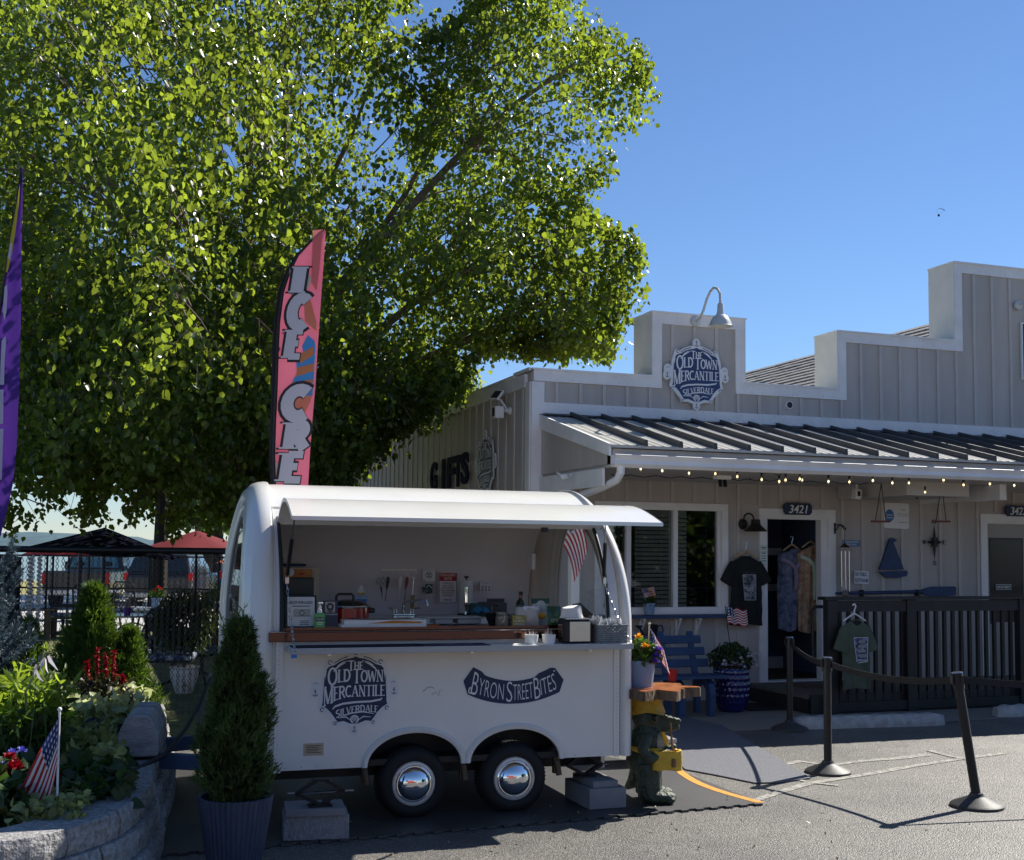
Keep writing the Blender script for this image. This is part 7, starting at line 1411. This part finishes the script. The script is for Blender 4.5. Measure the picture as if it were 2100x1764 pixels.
t = thing('flower_pot', 'tiny purple pot on the round patio table', 'flower pot', (p[0], p[1]-.1, .711)); pot(t, .05, .065, .11, M('purple_pot', (.16, .03, .3), .5)); blades('foliage', cloud(30, (0, 0, .12), .05, .05, .02, 60, -2), cloud(30, (0, 0, .24), .06, .06, .03, 61, -2), .02, M('pale_flower', (.5, .4, .38), .7), t, 62)
t = thing('flower_pot', 'pale blue bucket of red geraniums on the patio table behind the fence', 'flower pot', (p2[0]-.1, p2[1], .711)); pot(t, .08, .1, .18, BLUEPOT); leaves('foliage', cloud(120, (0, 0, .25), .14, .14, .1, 63), .05, GREEN1, t, 64); bloom('petals', [(.04, -.08, .36), (.08, -.05, .33), (-.02, -.1, .3)], .05, M('geranium_red', (.6, .03, .015), .6, trans=.2), t, 65)
p = G(76, 1310); t = thing('adirondack_chair', 'brown slatted wooden chair at the far left of the patio', 'chair', p, R(100)); WD = M('brown_wood', (.13, .08, .05), .7, var=.3, sc=8)
for k in range(5): part('back_slat', MB().box(-.25+.1*k, -.16+.1*k, 0, .02, 0, .85).xf(Matrix.Translation((0, .25, .25)) @ Matrix.Rotation(R(-25), 4, 'X')), WD, t); part('seat_slat', MB().box(-.28, .28, -.25+.1*k, -.17+.1*k, .34, .36), WD, t)
for s_ in (-1, 1): part('leg', MB().box(s_*.3-.02, s_*.3+.02, -.3, -.2, 0, .55), WD, t); part('arm_rest', MB().box(s_*.32-.06, s_*.32+.06, -.35, .35, .55, .575), WD, t)
# potted plants behind the fence
p = G(377, 1421); t = thing('urn_planter', 'weathered white urn behind the fence holding a small lace leaf maple', 'planter', p); part('urn', MB().lathe([(.0, 0), (.10, 0), (.13, .08), (.17, .2), (.172, .26), (.165, .30), (.185, .31), (.185, .33), (.16, .33), (.14, .28), (0, .27)], n=28), M('flaking_white_glaze', (.58, .55, .52), .5, sc=9, alt=(.20, .11, .06), thr=(.56, .64)), t)
t = thing('maple_bush', 'small lace leaf maple growing in the weathered white urn', 'shrub', p+Vector((0, 0, .28))); part('stem', MB().tube([(0, 0, 0), (-.02, 0, .3), (-.04, 0, .55)], [.022, .018, .01], 8).tube([(-.02, 0, .3), (.15, 0, .5), (.25, 0, .5)], [.014, .01, .005], 6).tube([(-.02, 0, .3), (-.2, 0, .55), (-.3, 0, .5)], [.014, .01, .005], 6), M('brown_bark', (.06, .04, .03), .9), t)
leaves('foliage', cloud(2200, (-.02, 0, .62), .40, .36, .42, 66, -.8), .09, leafmat('maple_leaf', (.035, .05, .015), (.09, .13, .02), .45), t, 67, .9, .28)
p = G(442, 1322); t = thing('terracotta_planter', 'brown pot with slim shrub near the trailer end behind the fence', 'planter', p); pot(t, .13, .18, .3, M('terracotta', (.16, .08, .05), .7)); leaves('foliage', cloud(700, (0, 0, .75), .22, .22, .45, 68, -.9), .07, GREEN1, t, 69, -.3, .25); part('stem', MB().tube([(0, 0, .25), (0, 0, .9)], .015, 6), M('brown_bark', (.06, .04, .03), .9), t)
for px, y, r, lab in ((421, 46, .30, 'dark tree trunk beyond the parking area, left of the trailer'), (443, 40, .16, 'thin dark tree trunk nearest the left end of the trailer')):
    c = AT(px, 1190, y); t = thing('background_tree', lab, 'tree', (c.x, y, 0)); part('trunk', MB().tube([(0, 0, 0), (.05, 0, 2), (0, 0, 5)], [r*1.2, r, r*.6], 10), M('dark_bark', (.03, .024, .02), .9, bump=.6, bsc=12), t); leaves('crown', cloud(4000, (0, 0, 5.6), 3.0, 3.0, 3.4, int(y), -.9), .28, leafmat('far_leaf', (.04, .07, .02), (.12, .2, .03), .45), t, int(y)+1)
t = thing('conifer_screen', 'dense dark evergreen behind the patio under the birch canopy', 'tree', (AT(330, 1100, 26).x, 26, 0)); part('trunk', MB().tube([(0, 0, 0), (0, 0, 5)], [.2, .08], 8), M('dark_bark', (.03, .024, .02), .9, bump=.6, bsc=12), t)
c1 = cloud(9000, (0, 0, 5.6), 2.8, 1.6, 2.5, 71, -.95); leaves('crown', c1, .20, leafmat('evergreen_leaf', (.02, .036, .014), (.03, .06, .015), .25), t, 72, .9, .4)
# ================================================================ feather flags
def feather(Y, left, right, t, wave, mats, sleeve_w):
    def itp(tab, s_):
        k = s_*(len(tab)-1); i = min(int(k), len(tab)-2); f = k-i; return tab[i][0]*(1-f)+tab[i+1][0]*f, tab[i][1]*(1-f)+tab[i+1][1]*f
    o = Vector(t.location)
    def f(u, v):
        l = Vector(AT(*itp(left, v), Y)); r = Vector(AT(*itp(right, v), Y)); p = l.lerp(r, u); p.y += wave(u, v); return tuple(p-o)
    part('flag_cloth', MB().grid(f, 20, 60), mats[0], t); part('sleeve', MB().grid(lambda u, v: (lambda p: (p[0], p[1]-.004, p[2]))(f(sleeve_w*(u-1)*1.0+.02, v)), 4, 60), mats[1], t)
    return f
Yf = 10.9; b = AT(585, 990, Yf); t = thing('feather_flag', 'tall pink feather flag reading ICE CRE behind the trailer roof', 'flag', (b.x, Yf, 0))
lef = [(565, 1000), (563, 930), (565, 860), (568, 790), (570, 720), (573, 660), (581, 600), (594, 560), (612, 525), (640, 495), (666, 472)]
rig = [(632, 1000), (636, 930), (641, 860), (647, 790), (651, 720), (655, 660), (659, 600), (662, 560), (664, 530), (666, 500), (668, 474)]
PK = M('pink_flag_cloth', (.56, .12, .22), .75, sc=1.2, alt=(.66, .17, .25), trans=.35)
ff = feather(Yf, lef, rig, t, lambda u, v: .009*math.sin(u*5+v*4), (PK, M('black_sleeve', (.012, .012, .014), .8)), .17)
part('pole', MB().tube([(AT(566, 1000, Yf).x-b.x, 0, 0)]+[tuple(Vector(AT(x-3, y, Yf))-Vector((b.x, Yf, 0))) for x, y in lef], .012, 8), BLACK, t)
def cpx(x, y): return (900+x/1.604)/1.8286, (800+y/1.604)/1.8286
def onflag(cx, cy, dy):
    p = AT(*cpx(cx, cy), Yf); return (p.x-b.x, dy, p.z)
art = MB(); 
def fpoly(m, pts, dy): m.add([onflag(x, y, dy) for x, y in pts], [tuple(range(len(pts)))])
CON = M('cone_tan', (.58, .21, .13), .8, trans=.2); m = MB(); fpoly(m, [(385, 490), (415, 480), (470, 690), (472, 722), (392, 650)], -.016); part('cone_print', m, CON, t); m = MB(); fpoly(m, [(330, 1090), (440, 1090), (405, 1180), (340, 1250)], -.016); part('cone_print', m, CON, t); m = MB(); fpoly(m, [(440, 105), (500, 100), (480, 330), (462, 470), (430, 420)], -.0155); part('orange_tint', m, M('faint_orange', (.60, .19, .19), .75, trans=.35), t)
m = MB(); m.v = []
for pts in ([(345, 965), (340, 900), (385, 860), (375, 800), (410, 735), (450, 770), (460, 830), (450, 900), (447, 1000), (437, 1100), (330, 1095), (318, 1010)],): fpoly(m, pts, -.017)
part('blue_swirl', m, M('swirl_blue', (.06, .28, .62), .8, trans=.2), t); m = MB()
for pts in ([(360, 850), (440, 805), (452, 850), (365, 905)], [(345, 930), (448, 905), (447, 950), (340, 985)], [(310, 1020), (440, 1000), (438, 1045), (312, 1090)]): fpoly(m, pts, -.0185)
part('orange_swirl', m, M('swirl_orange', (.48, .17, .07), .8), t); m = MB(); fpoly(m, [(300, 330), (330, 400), (400, 360), (432, 385), (425, 430), (395, 480), (320, 520), (300, 480)], -.016); fpoly(m, [(215, 1500), (250, 1510), (240, 1620), (220, 1625)], -.016); part('cream_swirl', m, M('swirl_cream', (.45, .36, .31), .8), t)
lt, lo2 = MB(), MB(); cc = [('I', 315, 395, 325, 480), ('C', 303, 415, 505, 685), ('E', 282, 378, 705, 872), ('C', 268, 420, 1058, 1230), ('R', 275, 412, 1262, 1418), ('E', 252, 382, 1445, 1612)]
for k, (ch, x0, x1, y0, y1) in enumerate(cc):
    A = onflag(x0, y1, 0); B_ = onflag(x1, y0, 0); zc = (A[2]+B_[2])/2; h_ = B_[2]-A[2]; w_ = B_[0]-A[0]; n0 = len(lo2.v), len(lt.v)
    stext(lo2, ch, A[0]-.01, B_[0]+.01, lambda x: A[2]-.008, lambda x: h_+.016, -.020, thick=.50, thin=.34, serif=.68 if ch != 'I' else .5, cap=1.); stext(lt, ch, A[0], B_[0], lambda x: A[2], lambda x: h_, -.0225, thick=.40, thin=.24, serif=.6 if ch != 'I' else .42, cap=1.)
    for mm, q in ((lo2, n0[0]), (lt, n0[1])): mm.v[q:] = [(x+(z-zc)*.13, y, z) for x, y, z in mm.v[q:]]
part('letter_outline', lo2, M('flag_black', (.03, .022, .03), .8), t); part('lettering', lt, M('flag_lilac_white', (.62, .60, .68), .8, trans=.2), t)
Yp = 9.2; b2 = AT(0, 1080, Yp); t = thing('feather_flag', 'tall purple feather flag with yellow band at the left edge of the photo', 'flag', (b2.x, Yp, 0))
lef2 = [(-60, 1110), (-40, 1000), (-30, 900), (-20, 800), (-8, 700), (4, 620), (14, 560), (24, 500), (34, 440), (46, 345)]; rig2 = [(2, 1100), (26, 1000), (34, 920), (38, 820), (40, 740), (42, 660), (43, 580), (44, 500), (46, 430), (47, 340)]
f2 = feather(Yp, lef2, rig2, t, lambda u, v: .007*math.sin(u*5+v*5), (M('purple_flag_cloth', (.10, .035, .30), .75, trans=.35), M('dark_purple_sleeve', (.02, .01, .06), .8)), .10)
part('pole', MB().tube([(AT(-60, 1110, Yp).x-b2.x, 0, 0)]+[tuple(Vector(AT(x-2, y, Yp))-Vector((b2.x, Yp, 0))) for x, y in lef2], .012, 8), BLACK, t)
def px2(pts, dy=-.022): return [(AT(x, y, Yp).x-b2.x, dy, AT(x, y, Yp).z) for x, y in pts]
m = MB(); m.add(px2([(14, 560), (24, 490), (33, 440), (43, 380), (41, 420), (35, 470), (27, 520), (18, 560)]), [(0, 7, 6, 5, 4, 3, 2, 1)]); part('yellow_band', m, M('flag_yellow', (.62, .50, .04), .8, trans=.25), t); m = MB()
for pts in ([(8, 640), (12, 590), (17, 585), (18, 600), (16, 640), (12, 660)], [(2, 790), (6, 700), (14, 690), (15, 705), (12, 745), (11, 790)], [(0, 870), (2, 800), (10, 800), (9, 870)], [(-6, 980), (-2, 880), (10, 880), (6, 985)], [(18, 530), (24, 500), (28, 500), (24, 535)]): m.add(px2(pts, -.024), [tuple(range(len(pts)))])
part('lettering', m, M('flag_lilac_white', (.62, .60, .68), .8, trans=.2), t)
# paraglider far off in the sky
c = AT(1928, 432, 700); t = thing('paraglider', 'tiny distant paraglider with arched wing high in the blue sky', 'paraglider', c); S_ = 700/F
part('wing', MB().grid(lambda u, v: ((u-.5)*20*S_, (v-.5)*3*S_, 6*S_*(1-(2*u-1)**2)*.7), 14, 3), M('wing_grey', (.10, .12, .18), .8), t); part('pilot', MB().ball((-3*S_, 0, -10*S_), 2.4*S_, 2*S_, 3*S_), M('pilot_dark', (.03, .035, .06), .8), t); part('lines', MB().tube([(-9*S_, 0, 1*S_), (-3*S_, 0, -9*S_), (9*S_, 0, 1*S_)], .12*S_, 4), M('pilot_dark', (.03, .035, .06), .8), t)
# ================================================================ the big birch, a second birch behind the store, houses across the street
BARK = M('birch_bark', (.10, .075, .055), .85, sc=7, alt=(.26, .20, .16), bump=.8, bsc=18, bdist=.02)
TY = 16.2; tb = AT(540, 1100, TY); birch = thing('birch_tree', 'huge multi stemmed birch tree with drooping green leaves behind the trailer', 'tree', (tb.x, TY, 0)); TO = np.array([tb.x, TY, 0.])
OUT = [(-160, -160), (870, -160), (845, -60), (838, 60), (848, 160), (888, 188), (893, 150), (866, 100), (850, 60), (868, 12), (905, 38), (950, 10), (985, -70), (1170, -80), (1185, 0), (1215, 22), (1252, 42), (1320, 95), (1352, 112), (1330, 150), (1300, 165), (1344, 182), (1325, 222), (1290, 262), (1255, 300), (1255, 355), (1185, 372), (1190, 400), (1225, 435), (1296, 473), (1324, 505), (1302, 545), (1330, 566), (1310, 595), (1280, 625), (1272, 690), (1268, 735), (1235, 760), (1180, 725), (1120, 735), (1050, 705), (985, 725), (950, 790), (880, 845), (790, 900), (735, 960), (700, 1005), (560, 1010), (460, 1055), (400, 1050), (360, 1068), (290, 1050), (220, 1062), (160, 1045), (90, 1082), (60, 1060), (20, 1068), (-160, 1080)]
OP = np.array(OUT, float)
def inside(P):
    x, y = P[:, 0], P[:, 1]; c = np.zeros(len(P), bool); n = len(OP); j = n-1
    for i in range(n):
        xi, yi = OP[i]; xj, yj = OP[j]; k = ((yi > y) != (yj > y)) & (x < (xj-xi)*(y-yi)/(yj-yi+1e-9)+xi); c ^= k; j = i
    return c
def edist(P):
    d = np.full(len(P), 1e9); n = len(OP)
    for i in range(n):
        a, b = OP[i], OP[(i+1) % n]; ab = b-a; t_ = np.clip(((P-a)@ab)/(ab@ab), 0, 1); d = np.minimum(d, np.linalg.norm(P-a-t_[:, None]*ab, axis=1))
    return d
RMn = np.array(RM); gt = np.random.default_rng(77)
def at_np(P, Y):
    d = np.column_stack([(P[:, 0]-CX)/F, (CY-P[:, 1])/F, -np.ones(len(P))])@RMn.T; return np.array(CAM)+d*(Y/d[:, 1])[:, None]
def sample(n):
    P = np.column_stack([gt.uniform(-160, 1360, n*3), gt.uniform(-160, 1110, n*3)]); P = P[inside(P)][:n]; return P
# holes where sky shows
HOLES = [(302,145,22),(254,121,16),(262,150,12),(468,302,20),(496,262,16),(480,330,14),(407,242,12),(806,40,18),(790,282,22),(770,300,14),(113,222,8),(302,653,10),(230,391,10),(278,536,9),(512,395,14),(905,330,18),(934,330,12),(1090,425,14),(912,490,14),(1190,512,12),(640,180,9),(560,90,10),(350,60,9),(690,60,10),(150,1020,22),(60,1030,24),(230,1035,20),(330,1030,18),(110,1060,16),(400,1030,16),(20,1000,18),(280,1000,10),(190,985,9),(80,975,10),(820,330,12),(700,420,10),(610,330,10),(1120,250,8),(1000,330,9)]
cl = sample(4700); x_ = sample(2200); cl = np.concatenate([cl, x_[x_[:, 1] > 560+.25*np.abs(x_[:, 0]-300)]]); ed = edist(cl); ok = np.ones(len(cl), bool)
for hx, hy, hr in HOLES: ok &= np.hypot(cl[:, 0]-hx, cl[:, 1]-hy) > hr*1.5
ok &= ed > 5; cl, ed = cl[ok], ed[ok]
half = np.minimum(3.0, .2+ed/153*1.1); lft = np.clip((800-cl[:, 0])/500, 0, 1)*np.clip(ed/200, 0, 1); dep = TY-.8-1.3*lft+(half+1.2*lft)*gt.uniform(-1, 1, len(cl))+np.where(gt.random(len(cl)) < .34, gt.uniform(1, 5, len(cl))*np.clip(ed/180, 0, 1), 0)  # rear clumps added out of sight to shade the left front of the crown
cc_ = at_np(cl, dep); low = cc_[:, 2] > 1.9; cc_, ed, cl = cc_[low], ed[low], cl[low]
# keep the crown off the store roof and front of the side wall
rp = cc_-np.array(BF.o); bx_ = rp@np.array(BF.x); by_ = rp@np.array(BF.y); keep = ~((bx_ > -2.5) & (by_ > -.6) & (cc_[:, 2] < 4.45)); cc_, ed, cl = cc_[keep], ed[keep], cl[keep]
BRL = leafmat('birch_leaf', (.034, .066, .018), (.35, .45, .035), .47, rough=.3, var=.4, sc=.9)
nz_ = np.sin(cc_[:, 0]*1.9+cc_[:, 2]*1.3)+np.sin(cc_[:, 2]*2.3-cc_[:, 1]*1.7+1)+np.sin(cc_[:, 0]*3.1+cc_[:, 1]*2.1+2)*.7+np.sin(cc_[:, 2]*4.3+cc_[:, 0]*2.7)*.6
keep = (nz_ > -.95) | (cl[:, 1] > 700); cc_, ed, cl = cc_[keep], ed[keep], cl[keep]; nc = len(cc_)
# hanging sprays: every clump is a handful of drooping strands with leaves along them
NS, NL = 5, 13; sd = np.clip(.05+ed/153*.2, .06, .20)
st0 = np.repeat(cc_, NS, 0)+gt.normal(size=(nc*NS, 3))*np.repeat(sd, NS)[:, None]
sdir = gt.normal(size=(nc*NS, 3))*np.array([.55, .55, .3]); sdir[:, 2] -= .75; sln = np.repeat(np.clip(.12+ed/153*.35, .14, .5), NS)*gt.uniform(.5, 1.3, nc*NS)
tt_ = (np.arange(NL)+.3)/NL; pos = (st0[:, None, :]+sdir[:, None, :]*(tt_[None, :, None]*sln[:, None, None])+np.array([0, 0, -.12])*(tt_**2)[None, :, None]).reshape(-1, 3)+gt.normal(size=(nc*NS*NL, 3))*.035
rp = pos-np.array(BF.o); bad = ((rp@np.array(BF.x) > -2.35) & (rp@np.array(BF.y) > -.5) & (pos[:, 2] < 4.3)) | (pos[:, 2] < 1.75); pos = pos[~bad]
def topx(P): q = (P-np.array(CAM))@RMn; return np.column_stack([CX+F*q[:, 0]/-q[:, 2], CY-F*q[:, 1]/-q[:, 2]])
pq = topx(pos); drop = (gt.random(len(pos)) < np.where(pq[:, 1] > 930, np.clip((pq[:, 1]-930)/160, 0, .55), np.clip((640-pq[:, 1])/900, 0, .45)))
for hx, hy, hr in HOLES: drop |= np.hypot(pq[:, 0]-hx, (pq[:, 1]-hy)*.8) < hr*gt.uniform(.55, 1.25, len(pos))
pos = pos[~drop]
leaves('crown', pos-TO, .069, BRL, birch, 78, .55, .86, .5)
# stems and limbs
m = MB(); g2 = np.random.default_rng(5)
def limb(pts, r0, r1): k = len(pts); m.tube([Vector(p)-Vector(TO) for p in pts], [r0+(r1-r0)*i/(k-1) for i in range(k)], 8, False)
def A_(px, py, y): return tuple(AT(px, py, y))
base = (tb.x, TY, 0.)
limb([base, A_(545, 900, TY), A_(560, 720, TY), A_(548, 560, TY), A_(542, 400, TY), A_(535, 220, TY), A_(512, 40, TY), A_(500, -150, TY)], .17, .045)
limb([base, A_(530, 880, TY+.3), A_(512, 640, TY+.3), A_(508, 420, TY+.3), A_(515, 240, TY+.3), A_(520, 60, TY+.3)], .13, .03)
limb([base, A_(560, 860, TY-.3), A_(585, 600, TY-.3), A_(575, 430, TY-.3), A_(585, 250, TY-.3), A_(590, 40, TY-.3)], .13, .03)
limb([A_(555, 800, TY), A_(640, 660, TY-.5), A_(740, 560, TY-.8), A_(800, 470, TY-.8), A_(930, 330, TY-.8), A_(1060, 210, TY-.8), A_(1180, 130, TY-.8)], .09, .02)
limb([A_(560, 720, TY), A_(720, 560, TY-.4), A_(830, 400, TY-.4), A_(900, 270, TY-.4)], .07, .02)
limb([A_(560, 860, TY), A_(700, 740, TY-.6), A_(850, 620, TY-.6), A_(1000, 540, TY-.6), A_(1150, 520, TY-.6)], .08, .02)
limb([A_(550, 880, TY), A_(480, 760, TY-.8), A_(400, 640, TY-1.2), A_(300, 480, TY-1.5), A_(180, 300, TY-1.5), A_(80, 120, TY-1.5)], .09, .02); limb([A_(545, 700, TY), A_(460, 560, TY+.2), A_(400, 420, TY+.2), A_(330, 250, TY+.2)], .06, .02)
limb([A_(548, 560, TY), A_(650, 420, TY), A_(720, 280, TY), A_(780, 120, TY)], .06, .015); limb([A_(540, 400, TY), A_(470, 280, TY), A_(420, 120, TY)], .05, .015); limb([A_(560, 880, TY), A_(720, 800, TY-.6), A_(900, 720, TY-.6), A_(1100, 660, TY-.6)], .06, .015)
nodes = [Vector(q) for q in (A_(550, 760, TY), A_(555, 620, TY), A_(545, 480, TY), A_(540, 330, TY), A_(530, 180, TY), A_(700, 610, TY-.6), A_(820, 450, TY-.8), A_(960, 310, TY-.8), A_(900, 590, TY-.6), A_(420, 670, TY-1.), A_(300, 480, TY-1.5), A_(900, 720, TY-.6))]
for i in g2.choice(nc, 130, replace=False):
    p = Vector(cc_[i]); a = min(nodes, key=lambda q: (q-p).length+max(0, q.z-p.z)*1.5); md_ = a.lerp(p, .5)+Vector((0, 0, .25*(p-a).length*.5)); limb([a, a.lerp(md_, .5)+Vector((0, 0, .04)), md_, md_.lerp(p, .6)+Vector((0, 0, .05)), p], .022, .005)
tk = m; part('trunk', tk, BARK, birch)
tw = MB(); idx = g2.choice(np.where(ed > 75)[0], 700, replace=False)
for i in idx:
    p = cc_[i]-TO; q = p+np.array([g2.normal()*.25, g2.normal()*.2, -.25-.35*g2.random()]); s_ = p*np.array([.82, .82, 1])+np.array([0, 0, -.25]); tw.tube([s_, p, (p+q)/2+np.array([.02, 0, .03]), q], [.010, .007, .005, .003], 4, False)
o = part('twigs', tw, BARK, birch); o['kind'] = 'stuff'
# second, paler birch beyond the store roof
y2 = 25.; b = AT(905, 900, y2); t = thing('birch_tree', 'small pale sunlit birch showing over the store side wall', 'tree', (b.x, y2, 0)); part('trunk', MB().tube([(0, 0, 0), (0, 0, 5)], [.12, .04], 8), BARK, t)
q = cloud(5200, (0, 0, AT(900, 830, y2).z), 1.0, 1.1, 1.1, 80, -.95); leaves('crown', q, .10, leafmat('pale_birch_leaf', (.10, .14, .03), (.42, .50, .08), .5), t, 81, .55)
# across the street, behind the camera: seen only in the chrome and the glass
def house(x, y, w, d, h, rh, wallm, roofm, lab):
    t = thing('street_house', lab, 'house', (x, y, 0)); part('wall', MB().box(-w/2, w/2, -d, 0, 0, h), wallm, t); part('roof', MB().add([(-w/2-.3, .3, h), (w/2+.3, .3, h), (w/2+.3, -d-.3, h), (-w/2-.3, -d-.3, h), (-w/2-.3, -d/2, h+rh), (w/2+.3, -d/2, h+rh)], [(0, 1, 5, 4), (2, 3, 4, 5), (0, 4, 3), (1, 2, 5)]), roofm, t)
    for k in range(3): part('window', MB().box(-w/2+w*(k+.35)/3, -w/2+w*(k+.65)/3, .001, .04, 1.0, 2.2), M('dark_door_glass', (.012, .014, .018), .08, spec=.6), t)
RROOF = M('red_roof', (.36, .06, .045), .7); house(4, -24, 13, 8, 3.2, 2.8, M('red_wall', (.33, .07, .05), .7), RROOF, 'red walled house with red roof across the street'); house(-13, -26, 9, 8, 3.4, 2.2, M('pale_wall', (.6, .6, .58), .7), SHING, 'pale walled house with grey roof across the street'); house(19, -27, 11, 8, 3., 2.2, M('brick_wall', (.3, .14, .09), .8), SHING, 'brick house with grey roof across the street')
for tx, ty, lab in ((20, -1, 'broad dark hedge tree nearest the store across the side lot'), (25, -6, 'second dark hedge tree across the side lot'), (31, -9, 'third dark hedge tree across the side lot'), (24, 3, 'fourth dark hedge tree beside the side lot')):
    t = thing('street_tree', lab, 'tree', (tx, ty, 0)); part('trunk', MB().tube([(0, 0, 0), (0, 0, 2)], [.2, .12], 8), BARK, t); leaves('crown', cloud(4500, (0, 0, 2.4), 3.4, 2.2, 2.6, int(tx), -.95), .3, leafmat('far_leaf', (.04, .07, .02), (.12, .2, .03), .45), t, int(tx)+1)
t = thing('street_tree', 'dark round tree in front of the houses across the street', 'tree', (-4.5, -21, 0)); part('trunk', MB().tube([(0, 0, 0), (0, 0, 3)], [.2, .12], 8), BARK, t); leaves('crown', cloud(3500, (0, 0, 4.4), 2.1, 2.1, 2.4, 90, -.95), .25, leafmat('far_leaf', (.04, .07, .02), (.12, .2, .03), .45), t, 91)

g5 = np.random.default_rng(99); q = np.array([tuple(G(x, y, .02)) for x, y in zip(g5.uniform(330, 2100, 70), g5.uniform(1620, 1764, 70))]); leaves('fallen_leaves', q, .022, leafmat('dry_leaf', (.30, .24, .13), (.2, .15, .06), .2), None, 100, .0, .7, .5); o = bpy.data.objects['fallen_leaves']; o['label'] = 'few small dry leaves scattered over the asphalt'; o['category'] = 'leaves'
